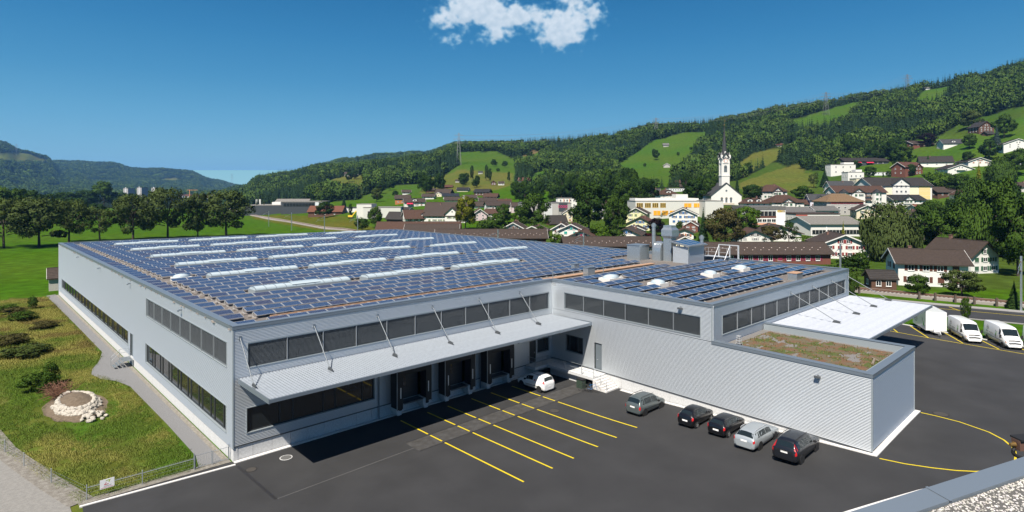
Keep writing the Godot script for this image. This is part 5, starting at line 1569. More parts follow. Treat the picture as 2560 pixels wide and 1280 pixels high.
	for p in spots:
		var e: Array = [p.x - 0.83, p.x + 0.83] if p.x < 60.0 else [p.x - 0.83]
		for x in e:
			rk.bar(Vector3(x, 10.10, -p.y + 0.62), Vector3(x, 10.12, -p.y - 0.7), 0.05, 0.04)
			rk.bar(Vector3(x, 10.1, -p.y - 0.48), Vector3(x, 10.48, -p.y - 0.48), 0.05, 0.04)
			rk.bar(Vector3(x, 10.12, -p.y - 0.7), Vector3(x, 10.48, -p.y - 0.48), 0.04, 0.03)
		if p.x < 6.5 or (p.y < 6.0 and p.y > 0.0) or rng.randf() < 0.16:
			for k in (3 if p.x < 6.5 else 1):
				var q := Vector3(p.x - 0.98 - rng.randf() * 0.3, 10.08 + rng.randf() * 0.06, -p.y + rng.randf_range(-0.7, 0.6))
				var yw := rng.randf() * 0.6
				bl.obox(q + Vector3(0, 0.05, 0), Vector3(cos(yw), 0, sin(yw)) * 0.16, Vector3(0, 0.06, 0), Vector3(-sin(yw), 0, cos(yw)) * 0.13)
	tag(made(deck, "panel_racks", rk, mats.rack), "", "", "", "stuff")
	tag(made(deck, "ballast_blocks", bl, mats.ballast), "", "", "", "stuff")
	var bm := Shape.new()
	bm.box(Vector3(4.0, 10.18, -3.05), Vector3(36.0, 10.32, -2.92))
	made(deck, "cable_tray", bm, mats.timber)
	var bm2 := Shape.new()
	bm2.box(Vector3(36.4, 10.18, -2.1), Vector3(60.0, 10.28, -1.3))
	made(deck, "walkway_board", bm2, mats.timber)
	var bm3 := Shape.new()
	for i in 20:
		bm3.box(Vector3(4.6 + i * 1.7, 10.06, -2.75), Vector3(4.9 + i * 1.7, 10.3, -2.35))
	tag(made(deck, "tray_blocks", bm3, mats.ballast), "", "", "", "stuff")
	# ventilation plant
	var v := Shape.new()
	v.box(Vector3(62.6, 10.06, -8.2), Vector3(65.2, 12.4, -5.8))
	var o := made(root, "ventilation_unit", v, mats.galv)
	v = Shape.new()
	v.box(Vector3(62.5, 12.4, -8.3), Vector3(65.3, 12.46, -5.7))
	made(o, "lid", v, mats.coping)
	for sx in [[65.3, 5.0, 15.6, 0.30], [69.4, -1.0, 13.8, 0.27]]:
		v = Shape.new()
		var b := Vector3(sx[0], 10.06, -sx[1])
		var hh: float = sx[2]
		v.tube(b, b + Vector3(0, hh - 10.06, 0), sx[3], sx[3], 14)
		for y in [0.4, 0.7]:
			v.tube(b + Vector3(0, (hh - 10.06) * y, 0), b + Vector3(0, (hh - 10.06) * y + 0.06, 0), float(sx[3]) + 0.03, float(sx[3]) + 0.03, 14)
		o = made(root, "exhaust_stack", v, mats.galv)
		v = Shape.new()
		var c := Vector3(sx[0], hh, -sx[1])
		v.tube(c - Vector3(0, 0.35, 0), c, float(sx[3]) + 0.04, float(sx[3]) + 0.15, 14)
		v.tube(c, c + Vector3(0, 0.3, 0), float(sx[3]) + 0.15, float(sx[3]) * 0.6, 14)
		made(o, "cowl", v, mats.galv)
	v = Shape.new()
	v.box(Vector3(65.2, 10.06, -3.2), Vector3(66.6, 13.6, -1.8))
	o = made(root, "duct_tower", v, mats.galv)
	v = Shape.new()
	v.prism(PackedVector2Array([Vector2(64.9, -3.4), Vector2(66.9, -3.4), Vector2(66.9, -1.5), Vector2(64.9, -1.5)]), 14.0, 14.9)
	for q in [[13.6, 14.0, 0.0, 1.0], [14.9, 15.3, 1.0, 0.0]]:
		var a0 := [Vector3(65.2 - 0.3 * q[2], q[0], -3.2 - 0.2 * q[2]), Vector3(66.6 + 0.3 * q[2], q[0], -3.2 - 0.2 * q[2]), Vector3(66.6 + 0.3 * q[2], q[0], -1.8 + 0.3 * q[2]), Vector3(65.2 - 0.3 * q[2], q[0], -1.8 + 0.3 * q[2])]
		var a1 := [Vector3(65.2 - 0.3 * q[3], q[1], -3.2 - 0.2 * q[3]), Vector3(66.6 + 0.3 * q[3], q[1], -3.2 - 0.2 * q[3]), Vector3(66.6 + 0.3 * q[3], q[1], -1.8 + 0.3 * q[3]), Vector3(65.2 - 0.3 * q[3], q[1], -1.8 + 0.3 * q[3])]
		for i in 4:
			v.quad(a0[(i + 1) % 4], a0[i], a1[i], a1[(i + 1) % 4])
	v.box(Vector3(65.2, 15.3, -3.2), Vector3(66.6, 15.6, -1.8))
	made(o, "duct_head", v, mats.galv)
	v = Shape.new()
	for i in 8:
		var a0 := PI * i / 8.0
		var a1 := PI * (i + 1) / 8.0
		var c := Vector3(0, 11.5, -4.0)
		var p0 := Vector3(66.0 - cos(a0) * 1.4, 11.5 + sin(a0) * 1.5, 0)
		var p1 := Vector3(66.0 - cos(a1) * 1.4, 11.5 + sin(a1) * 1.5, 0)
		v.quad(p0 + Vector3(0, 0, -3.4), p1 + Vector3(0, 0, -3.4), p1 + Vector3(0, 0, -4.8), p0 + Vector3(0, 0, -4.8))
		v.tri(Vector3(66.0, 11.5, -3.4), p1 + Vector3(0, 0, -3.4), p0 + Vector3(0, 0, -3.4))
	v.box(Vector3(64.6, 10.06, -4.8), Vector3(65.6, 11.5, -3.4))
	made(root, "duct_elbow", v, mats.galv)
	var hs := Node3D.new()
	hs.name = "plant_housing"
	root.add_child(hs)
	clad(hs, 4.6, 10.06, 12.6, [], Vector3(64.4, 0, 1.6), 0.0)
	clad(hs, 2.6, 10.06, 12.6, [], Vector3(64.4, 0, -1.0), -90.0)
	clad(hs, 2.6, 10.06, 12.6, [], Vector3(69.0, 0, 1.6), 90.0)
	v = Shape.new()
	v.obox(Vector3(66.7, 12.95, 0.3), Vector3(2.7, 0, 0), Vector3(0, 0.06, 0), Vector3(0, -0.28, 1.75))
	made(hs, "housing_roof", v, mats.coping)
	for i in 3:
		var pp := part(hs, "solar_panel", kinds[0])
		pp.position = Vector3(65.1 + i * 1.7, 13.06, 0.3)
		pp.rotation_degrees.x = 9.0
		pp.scale = Vector3(1, 1, 3.2)
	v = Shape.new()
	rail_run(v, [Vector3(71.2, 10.5, 0.6), Vector3(72.2, 10.5, 0.6), Vector3(72.2, 10.5, 2.4), Vector3(72.2, 10.5, 4.2), Vector3(71.2, 10.5, 4.2)], true, 1.5)
	for q in [2.4, 4.2]:
		v.bar(Vector3(72.2, 10.1, q), Vector3(72.2, 12.6, q), 0.16, 0.16)
		v.tube(Vector3(72.2, 12.4, q), Vector3(70.4, 10.2, q), 0.06, 0.06, 6)
	v.bar(Vector3(72.2, 12.55, 2.4), Vector3(72.2, 12.55, 5.6), 0.14, 0.14)
	v.bar(Vector3(72.2, 10.1, 5.6), Vector3(72.2, 12.6, 5.6), 0.2, 0.2)
	v.box(Vector3(71.0, 10.7, 0.5), Vector3(72.3, 10.76, 4.3))
	made(root, "ladder_platform", v, mats.alu)
	for q in [[44.2, 0.9, 0.7, 0.75], [46.6, 5.3, 0.5, 0.6], [59.8, -18.9, 0.9, 0.55]]:
		v = Shape.new()
		v.box(Vector3(q[0] - q[2], 10.06, -q[1] - q[2] * 0.6), Vector3(q[0] + q[2], 10.35 + q[3], -q[1] + q[2] * 0.6))
		o = made(root, "roof_vent_box", v, mats.galv)
		v = Shape.new()
		v.box(Vector3(q[0] - q[2] - 0.06, 10.35 + q[3], -q[1] - q[2] * 0.6 - 0.06), Vector3(q[0] + q[2] + 0.06, 10.42 + q[3], -q[1] + q[2] * 0.6 + 0.06))
		made(o, "lid", v, mats.timber if q[0] > 55.0 else mats.coping)
	for q in [[37.0, 0.6, 1.5], [45.5, -0.4, 1.3], [49.0, -4.2, 1.2], [52.5, 5.4, 1.1]]:
		v = Shape.new()
		v.tube(Vector3(q[0], 10.06, -q[1]), Vector3(q[0], 10.06 + q[2], -q[1]), 0.045, 0.045, 8)
		v.tube(Vector3(q[0], 10.0 + q[2], -q[1]), Vector3(q[0], 10.1 + q[2], -q[1]), 0.09, 0.09, 8)
		made(root, "vent_pipe", v, mats.galv)

func make_factory() -> void:
	var root := thing("factory_building", "long low silver grey factory clad in corrugated metal with solar panels covering its roof", "factory")
	var HT := 10.42
	# front
	var docks := [15.95, 21.45, 26.95]
	var holes := [[1.1, 35.6, 7.1, 9.0], [1.02, 12.3, 1.98, 3.9], [32.4, 33.45, 1.2, 3.7], [33.7, 35.6, 2.15, 3.7]]
	for d in docks:
		holes.append([d - 1.9, d + 1.9, 1.2, 5.0])
	clad(root, 36.2, 1.15, HT, holes, Vector3.ZERO, 0.0)
	blind_band(root, 1.1, 35.6, 7.1, 9.0, 11, Vector3.ZERO, 0.0)
	window_band(root, 1.02, 12.3, 1.98, 3.9, 3, Vector3.ZERO, 0.0)
	window_band(root, 33.7, 35.6, 2.15, 3.7, 1, Vector3.ZERO, 0.0)
	plinth(root, 36.2, -0.4, 1.15, [], Vector3.ZERO, 0.0)
	var sh := Shape.new()
	sh.box(Vector3(32.4, 1.2, -0.2), Vector3(33.45, 3.7, -0.1))
	var dr := made(root, "door", sh, mats.darkframe)
	sh = Shape.new()
	sh.tube(Vector3(33.3, 2.2, -0.08), Vector3(33.3, 2.35, -0.08), 0.03, 0.03, 6)
	made(dr, "handle", sh, mats.alu)
	for d in docks:
		dock(root, d)
	for x in [12.75, 24.95]:
		sh = Shape.new()
		sh.tube(Vector3(x, -0.2, 0.12), Vector3(x, 6.1, 0.12), 0.06, 0.06, 8)
		made(root, "downpipe", sh, mats.coping)
	canopy(root, 0.35, 35.88, 0.0, 6.2, 6.3, [0.5, 6.55, 12.65, 18.8, 24.85, 30.85], 2.85, false)
	# wing
	var wyaw := rad_to_deg(atan2(-34.3, -1.5))
	var wl := Vector2(1.5, 34.3).length()
	var wat := Vector3(36.2, 0, 0)
	clad(root, 21.2, 7.05, HT, [[2.1, 19.8, 7.35, 9.15]], wat, wyaw)
	clad(root, wl, 1.25, 7.05, [[2.3, 5.0, 2.5, 4.35], [6.7, 7.75, 1.4, 4.25]], wat, wyaw)
	blind_band(root, 2.1, 19.8, 7.35, 9.15, 6, wat, wyaw)
	window_band(root, 2.3, 5.0, 2.5, 4.35, 1, wat, wyaw)
	plinth(root, wl, -0.3, 1.28, [], wat, wyaw)
	sh = Shape.new()
	sh.box(Vector3(6.75, 1.3, -0.22), Vector3(7.7, 4.2, -0.1))
	dr = made(root, "door", sh, mats.doorgrey, wat, wyaw)
	sh = Shape.new()
	sh.tube(Vector3(7.0, 2.4, -0.07), Vector3(7.12, 2.4, -0.07), 0.025, 0.025, 6)
	made(dr, "handle", sh, mats.alu)
	sh = Shape.new()
	sh.box(Vector3(0, 1.18, -0.3), Vector3(wl, 1.3, 0.03))
	made(root, "drip_edge", sh, mats.darkmetal, wat, wyaw)
	sh = Shape.new()
	sh.box(Vector3(0, 1.06, -0.3), Vector3(36.2, 1.17, 0.02))
	made(root, "drip_edge", sh, mats.darkmetal)
	# upper wall of the wing above its canopy
	clad(root, 36.9, 6.2, HT, [[1.9, 35.6, 7.4, 9.2]], Vector3(35.3, 0, 21.0), 0.0)
	blind_band(root, 1.9, 35.6, 7.4, 9.2, 11, Vector3(35.3, 0, 21.0), 0.0)
	clad(root, 25.6, 1.25, 6.2, [], Vector3(46.6, 0, 21.0), 0.0)
	canopy(root, 47.0, 72.4, -21.0, 9.3, 6.8, [53.0, 59.4, 65.7, 71.8], 4.7, true)
	# annex
	clad(root, 11.9, 1.35, 7.05, [], Vector3(34.7, 0, 34.3), 0.0)
	clad(root, 13.3, 1.35, 7.05, [], Vector3(46.6, 0, 34.3), 90.0)
	sh = Shape.new()
	sh.box(Vector3(34.72, 0.2, 33.7), Vector3(46.58, 1.35, 34.22))
	sh.box(Vector3(46.1, 0.2, 21.0), Vector3(46.52, 1.35, 33.7))
	made(root, "annex_plinth", sh, mats.concrete)
	# hidden sides
	clad(root, 113.0, 0.2, HT, [], Vector3(72.2, 0, 21.0), 90.35, 0.27)
	clad(root, 73.6, 0.0, HT, [], Vector3(72.9, 0, -92.0), 180.0 - 7.75, 0.27)
	# long side
	var lat := Vector3(0, 0, -102.0)
	var lh := [[74.0, 100.6, 7.05, 9.0], [73.75, 100.45, 1.85, 3.95], [4.8, 64.7, 2.0, 3.72], [65.8, 67.3, 0.95, 3.73]]
	clad(root, 102.0, 0.95, HT, lh, lat, -90.0)
	blind_band(root, 74.0, 100.6, 7.05, 9.0, 8, lat, -90.0)
	window_band(root, 73.75, 100.45, 1.85, 3.95, 8, lat, -90.0)
	window_band(root, 4.8, 64.7, 2.0, 3.72, 18, lat, -90.0)
	plinth(root, 102.0, -0.4, 0.97, [], lat, -90.0)
	sh = Shape.new()
	sh.box(Vector3(65.85, 0.95, -0.2), Vector3(67.25, 3.7, -0.1))
	dr = made(root, "door", sh, mats.doorgrey, lat, -90.0)
	# corner trims
	for c in [[Vector2(0, 0), 1.0, HT], [Vector2(35.28, -21.0), 7.1, HT], [Vector2(34.7, -34.3), 1.3, 7.0], [Vector2(46.6, -34.3), 1.3, 7.0], [Vector2(0, 102), 0.9, HT], [Vector2(72.2, -21.0), 6.3, HT]]:
		sh = Shape.new()
		sh.box(Vector3(c[0].x - 0.055, c[1], -c[0].y - 0.055), Vector3(c[0].x + 0.055, c[2], -c[0].y + 0.055))
		made(root, "corner_trim", sh, mats.frame)
	# copings
	sh = Shape.new()
	coping(sh, [Vector2(0, 102), Vector2(0, 0), Vector2(36.2, 0), Vector2(35.28, -21), Vector2(72.2, -21), Vector2(72.9, 92), Vector2(0, 102)], 10.52, 0.62, 0.24)
	made(root, "roof_coping", sh, mats.coping)
	sh = Shape.new()
	coping(sh, [Vector2(35.28, -21), Vector2(34.7, -34.3), Vector2(46.6, -34.3), Vector2(46.6, -21.1)], 7.16, 0.62, 0.24)
	made(root, "annex_coping", sh, mats.coping)
	# annex parapet inside and its planted roof
	sh = Shape.new()
	sh.box(Vector3(45.9, 6.4, 21.1), Vector3(46.0, 7.06, 33.7))
	sh.box(Vector3(35.4, 6.4, 33.6), Vector3(45.9, 7.06, 33.7))
	made(root, "annex_parapet", sh, mats.frame)
	var ar := Shape.new()
	ar.colored = true
	var f := FastNoiseLite.new()
	f.seed = 9
	f.frequency = 0.35
	f.fractal_octaves = 4
	var nx := 44
	var nz := 50
	for i in nx:
		for j in nz:
			var q := []
			var cc := Color(0, 0, 0)
			for e in [[0, 1], [1, 1], [1, 0], [0, 0]]:
				var x: float = 35.3 + (i + e[0]) * 10.6 / nx
				var z: float = 21.1 + (j + e[1]) * 12.5 / nz
				q.append(Vector3(x, 6.52 + 0.05 * f.get_noise_2d(x * 4.0, z * 4.0), z))
			var m: Vector3 = (q[0] + q[2]) * 0.5
			var k := f.get_noise_2d(m.x * 2.2, m.z * 2.2)
			var g2 := f.get_noise_2d(m.x * 1.4 + 50.0, m.z * 1.4)
			cc = Color(0.24, 0.13, 0.07).lerp(Color(0.20, 0.17, 0.10), smooth(0.5 + k * 2.0)).lerp(Color(0.12, 0.15, 0.03), smooth((g2 - 0.02) * 5.0))
			if f.get_noise_2d(m.x * 0.9 - 70.0, m.z * 1.6) > 0.30 or m.z < 21.9 or m.x > 45.4:
				cc = Color(0.30, 0.29, 0.28)
			ar.tint = cc
			ar.quad(q[0], q[1], q[2], q[3])
	var am := worn("sedum", Color(1, 1, 1), 0.95, speck, 1.7)
	am.vertex_color_use_as_albedo = true
	var roof2 := made(root, "annex_roof", ar, am)
	rng.seed = 15
	var tufts := Shape.new()
	tufts.colored = true
	for i in 900:
		var p := Vector3(rng.randf_range(35.6, 45.3), 6.54, rng.randf_range(22.0, 33.4))
		if f.get_noise_2d(p.x * 1.4 + 50.0, p.z * 1.4) < -0.05 and rng.randf() < 0.7:
			continue
		tufts.tint = Color(0.10, 0.14, 0.03).lerp(Color(0.26, 0.14, 0.07), rng.randf())
		for b in 5:
			var a := rng.randf() * TAU
			var d := Vector3(cos(a), 0, sin(a))
			tufts.tri(p - d.cross(Vector3.UP) * 0.025, p + d.cross(Vector3.UP) * 0.025, p + d * rng.randf_range(0.03, 0.1) + Vector3(0, rng.randf_range(0.06, 0.2), 0))
	var tm := paint("tuft", Color(1, 1, 1), 0.9)
	tm.vertex_color_use_as_albedo = true
	tag(made(roof2, "sedum_tufts", tufts, tm), "", "", "", "stuff")
	# wall lamps
	for q in [[Vector3(35.4, 9.7, 17.7), wyaw], [Vector3(34.85, 6.1, 30.4), wyaw]]:
		sh = Shape.new()
		sh.box(Vector3(-0.2, -0.1, 0.0), Vector3(0.2, 0.04, 0.35))
		sh.box(Vector3(-0.08, -0.04, -0.15), Vector3(0.08, 0.08, 0.0))
		made(root, "wall_lamp", sh, mats.darkmetal, q[0], q[1])
	for t in [14.0, 36.0, 56.0, 76.0]:
		sh = Shape.new()
		sh.box(Vector3(-0.06, -0.06, 0.0), Vector3(0.06, 0.06, 0.28))
		sh.box(Vector3(-0.14, -0.12, 0.28), Vector3(0.14, 0.0, 0.4))
		made(root, "wall_lamp", sh, mats.coping, Vector3(0, 9.75, -t), -90.0)
	# landing with stair in the inner corner
	sh = Shape.new()
	sh.box(Vector3(31.8, 0.85, 0.05), Vector3(35.9, 1.15, 1.5))
	sh.box(Vector3(33.7, 0.85, 1.5), Vector3(35.9, 1.15, 8.3))
	sh.box(Vector3(34.2, -0.1, 1.6), Vector3(34.5, 0.85, 6.0))
	var ld := made(root, "landing", sh, mats.concrete)
	for i in 6:
		sh = Shape.new()
		var y := 1.15 - (i + 1) * 0.165
		sh.box(Vector3(33.6, -0.1 + i * 0.002, 8.3 + i * 0.30), Vector3(35.75, y, 8.3 + (i + 1) * 0.30))
		made(ld, "step", sh, mats.concrete_light)
	sh = Shape.new()
	rail_run(sh, [Vector3(31.9, 1.15, 0.3), Vector3(31.9, 1.15, 1.4), Vector3(33.8, 1.15, 1.45), Vector3(33.8, 1.15, 4.2), Vector3(33.8, 1.15, 6.6)], true)
	made(ld, "railing", sh, mats.rail)
	sh = Shape.new()
	rail_run(sh, [Vector3(33.72, 1.15, 6.7), Vector3(33.72, 1.15, 8.3), Vector3(33.72, 0.66, 9.2), Vector3(33.72, 0.2, 10.05)], true)
	made(ld, "railing", sh, mats.rail)
	sh = Shape.new()
	sh.tube(Vector3(33.86, 1.2, 1.55), Vector3(33.86, 2.1, 1.55), 0.03, 0.03, 6)
	for y in [1.25, 1.7, 2.1]:
		sh.tube(Vector3(32.0, y, 1.56), Vector3(33.8, y, 1.56), 0.02, 0.02, 6)
	sh.tube(Vector3(32.9, 1.2, 1.56), Vector3(32.9, 2.1, 1.56), 0.02, 0.02, 6)
	made(ld, "gate", sh, mats.rail)
	# metal steps at the side door
	sh = Shape.new()
	sh.box(Vector3(-1.1, 0.78, -36.5), Vector3(-0.06, 0.84, -34.4))
	for i in 3:
		sh.box(Vector3(-1.1 - 0.28 * (i + 1), 0.58 - i * 0.2, -36.2), Vector3(-1.1 - 0.28 * i, 0.62 - i * 0.2, -34.6))
	for q in [[-1.08, -36.45], [-1.08, -34.45], [-0.1, -36.45], [-0.1, -34.45]]:
		sh.bar(Vector3(q[0], 0.0, q[1]), Vector3(q[0], 0.8, q[1]), 0.05, 0.05)
	var ms := made(root, "door_steps", sh, mats.galv)
	sh = Shape.new()
	rail_run(sh, [Vector3(-0.1, 0.84, -36.48), Vector3(-1.1, 0.84, -36.48), Vector3(-1.95, 0.05, -36.48)], true, 1.0)
	made(ms, "railing", sh, mats.rail)
	# odds and ends lying on the planted roof
	sh = Shape.new()
	sh.tube(Vector3(39.8, 6.62, 32.9), Vector3(41.4, 6.66, 32.6), 0.11, 0.09, 7)
	sh.tube(Vector3(41.2, 6.6, 33.0), Vector3(41.7, 6.7, 32.3), 0.05, 0.04, 6)
	tag(made(self, numbered("log"), sh, paint("drywood", Color(0.20, 0.165, 0.13), 0.95)), "short grey log lying on the planted flat roof of the annex", "log")
	sh = Shape.new()
	rng.seed = 41
	for i in 40:
		var c := Vector3(36.9 + rng.randfn() * 0.3, 6.56 + rng.randf() * 0.2, 26.0 + rng.randfn() * 0.3)
		var a := rng.randf() * TAU
		var d := Vector3(cos(a), rng.randf_range(-0.2, 0.2), sin(a)) * 0.35
		sh.tube(c - d, c + d, 0.02, 0.01, 4)
	tag(made(self, numbered("brushwood_heap"), sh, paint("brush", Color(0.09, 0.06, 0.04), 0.95)), "small heap of dark twigs on the planted flat roof of the annex", "twigs")
	sh = Shape.new()
	for q in [[-0.25, 0.25], [0.25, 0.25], [-0.25, -0.25], [0.25, -0.25]]:
		sh.tube(Vector3(37.9 + q[0], 6.5, 22.3 + q[1]), Vector3(37.9 + q[0] * 0.4, 7.35, 22.3 + q[1] * 0.4), 0.02, 0.02, 5)
	for y in [6.7, 6.95, 7.2]:
		sh.box(Vector3(37.7, y, 22.1), Vector3(38.1, y + 0.03, 22.5))
	sh.box(Vector3(37.72, 7.35, 22.12), Vector3(38.08, 7.4, 22.48))
	tag(made(self, numbered("step_ladder"), sh, mats.alu), "little aluminium step ladder standing on the planted flat roof of the annex", "ladder")
	rooftop(root)

# ---------------------------------------------------------------- vehicles
# A body is lofted through stations [x, half width, belt height, top height, half width of the roof]; 15 points run round each section.
func section(p: Array) -> Array:
	var w: float = p[1]
	var b: float = p[2]
	var t: float = p[3]
	var r: float = p[4]
	var lo: float = p[5] if p.size() > 5 else 0.24
	var half := [Vector2(0, lo), Vector2(w * 0.84, lo), Vector2(w * 0.97, lo + 0.13), Vector2(w, (lo + b) * 0.52), Vector2(w * 0.965, b), Vector2(r, t - minf(0.06, (t - b) * 0.4)), Vector2(r * 0.78, t), Vector2(0, t + 0.025)]
	var out := []
	for i in 8:
		out.append(Vector3(p[0], half[i].y, half[i].x))
	for i in range(6, -1, -1):
		out.append(Vector3(p[0], half[i].y, -half[i].x))
	return out

func loft_at(g: Array, u: float, v: float) -> Vector3:
	var i := clampi(int(u), 0, g.size() - 2)
	var j := clampi(int(v), 0, g[0].size() - 2)
	var a := u - i
	var b := v - j
	return g[i][j].lerp(g[i + 1][j], a).lerp(g[i][j + 1].lerp(g[i + 1][j + 1], a), b)

func patch(g: Array, u0: float, u1: float, v0: float, v1: float, k := 4, m := 4, lift := 0.007) -> Shape:
	var sh := Shape.new()
	var pts := []
	for i in k + 1:
		var row := []
		for j in m + 1:
			var u := lerpf(u0, u1, float(i) / k)
			var v := lerpf(v0, v1, float(j) / m)
			var p := loft_at(g, u, v)
			var du := loft_at(g, minf(u + 0.1, u1), v) - loft_at(g, maxf(u - 0.1, u0), v)
			var dv := loft_at(g, u, minf(v + 0.1, v1)) - loft_at(g, u, maxf(v - 0.1, v0))
			row.append(p + du.cross(dv).normalized() * lift)
		pts.append(row)
	for i in k:
		for j in m:
			sh.quad(pts[i][j], pts[i + 1][j], pts[i + 1][j + 1], pts[i][j + 1])
	return sh

func wheel_meshes(r: float) -> Array:
	var key := "wheel%.3f" % r
	if shared.has(key):
		return shared[key]
	var ty := Shape.new()
	ty.tube(Vector3(0, 0, -0.105), Vector3(0, 0, 0.105), r, r, 20, false)
	for z in [-0.105, 0.105]:
		var s := signf(z)
		ty.tube(Vector3(0, 0, z), Vector3(0, 0, z + s * 0.012), r, r * 0.66, 20, false)
	var rm := Shape.new()
	for s in [-1.0, 1.0]:
		rm.tube(Vector3(0, 0, s * 0.06), Vector3(0, 0, s * 0.115), r * 0.66, r * 0.62, 20, false)
		rm.tube(Vector3(0, 0, s * 0.06), Vector3(0, 0, s * 0.118), 0.06, 0.05, 10, true)
		for i in 5:
			var a := TAU * i / 5.0
			rm.bar(Vector3(0, 0, s * 0.105), Vector3(cos(a), sin(a), 0) * r * 0.63 + Vector3(0, 0, s * 0.1), 0.02, 0.075)
	var dk := Shape.new()
	dk.tube(Vector3(0, 0, -0.07), Vector3(0, 0, 0.07), r * 0.64, r * 0.64, 14, true)
	shared[key] = [ty.mesh(mats.tyre), rm.mesh(mats.rim), dk.mesh(mats.rubber)]
	return shared[key]

func vehicle(called: String, label: String, category: String, at: Vector3, yaw: float, spec: Dictionary, body: Material, group: String) -> Node3D:
	var o := thing(called, label, category, at, yaw, group)
	var g := []
	for p in spec.st:
		g.append(section(p))
	# the loft stays whole at the wheels; black discs paint the shaded arches
	var sh := Shape.new()
	var nr := []
	for i in g.size():
		var row := []
		for j in 15:
			var du: Vector3 = g[mini(i + 1, g.size() - 1)][j] - g[maxi(i - 1, 0)][j]
			var dv: Vector3 = g[i][mini(j + 1, 14)] - g[i][maxi(j - 1, 0)]
			row.append(du.cross(dv).normalized())
		nr.append(row)
	for i in g.size() - 1:
		for j in 14:
			sh.soft(g[i][j], g[i + 1][j + 1], g[i][j + 1], nr[i][j], nr[i + 1][j + 1], nr[i][j + 1])
			sh.soft(g[i][j], g[i + 1][j], g[i + 1][j + 1], nr[i][j], nr[i + 1][j], nr[i + 1][j + 1])
	for e in [0, g.size() - 1]:
		var c: Vector3 = (g[e][4] + g[e][10]) * 0.5
		for j in 14:
			if e == 0: sh.tri(c, g[e][j], g[e][j + 1])
			else: sh.tri(c, g[e][j + 1], g[e][j])
	var bd := made(o, "body", sh, body)
	for w in spec.get("glass", []):
		# [name, u0, u1, v0, v1]
		made(o, w[0], patch(g, w[1], w[2], w[3], w[4]), mats.carglass)
		if w[0] == "side_window":
			made(o, w[0], patch(g, w[1], w[2], 14.0 - w[4], 14.0 - w[3]), mats.carglass)
	for w in spec.get("lamps", []):
		made(o, w[0], patch(g, w[1], w[2], w[3], w[4], 3, 3, 0.012), mats[w[5]])
		made(o, w[0], patch(g, w[1], w[2], 14.0 - w[4], 14.0 - w[3], 3, 3, 0.012), mats[w[5]])
	for w in spec.get("trim", []):
		made(o, w[0], patch(g, w[1], w[2], w[3], w[4], 4, 2, 0.012), mats[w[5]])
		if w[3] < 6.0:
			made(o, w[0], patch(g, w[1], w[2], 14.0 - w[4], 14.0 - w[3], 4, 2, 0.012), mats[w[5]])
	var r: float = spec.r
	var wm := wheel_meshes(r)
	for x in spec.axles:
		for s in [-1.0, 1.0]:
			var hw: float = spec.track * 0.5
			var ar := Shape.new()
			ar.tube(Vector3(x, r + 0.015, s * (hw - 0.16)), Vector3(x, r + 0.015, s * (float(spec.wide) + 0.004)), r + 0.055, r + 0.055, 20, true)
			made(bd, "arch_shade", ar, mats.rubber)  # black disc on the body side, painted shade of the arch hollow
			var wn := Node3D.new()
			wn.name = "wheel"
			o.add_child(wn, true)
			wn.position = Vector3(x, r, s * hw)
			part(wn, "tyre", wm[0])
			part(wn, "rim", wm[1])
			part(wn, "brake_disc", wm[2])
	for s in [-1.0, 1.0]:
		var mr := Shape.new()
		var mp: Vector3 = spec.mirror
		mr.obox(Vector3(mp.x, mp.y, s * mp.z), Vector3(0.07, 0, 0), Vector3(0, float(spec.get("mirror_h", 0.07)), 0), Vector3(0, 0, 0.10))
		made(o, "door_mirror", mr, mats[spec.get("mirror_mat", "rubber")])
		if spec.has("rails"):
			var q: Array = spec.rails
			var ra := Shape.new()
			ra.path([Vector3(q[0], q[2] - 0.05, s * q[3]), Vector3(q[0] + 0.12, q[2] + 0.035, s * q[3]), Vector3(q[1] - 0.15, q[2] + 0.045, s * q[3]), Vector3(q[1], q[2] - 0.04, s * q[3])], 0.022, 6)
			made(o, "roof_rail", ra, mats[q[4]])
	if spec.has("plate"):
		var q: Array = spec.plate
		var pl := Shape.new()
		pl.obox(Vector3(q[0], q[1], q[2] if q.size() > 2 else 0.0), Vector3(0.012, 0, 0), Vector3(0, 0.065, 0), Vector3(0, 0, 0.25))
		made(o, "number_plate", pl, mats.white)
	return o

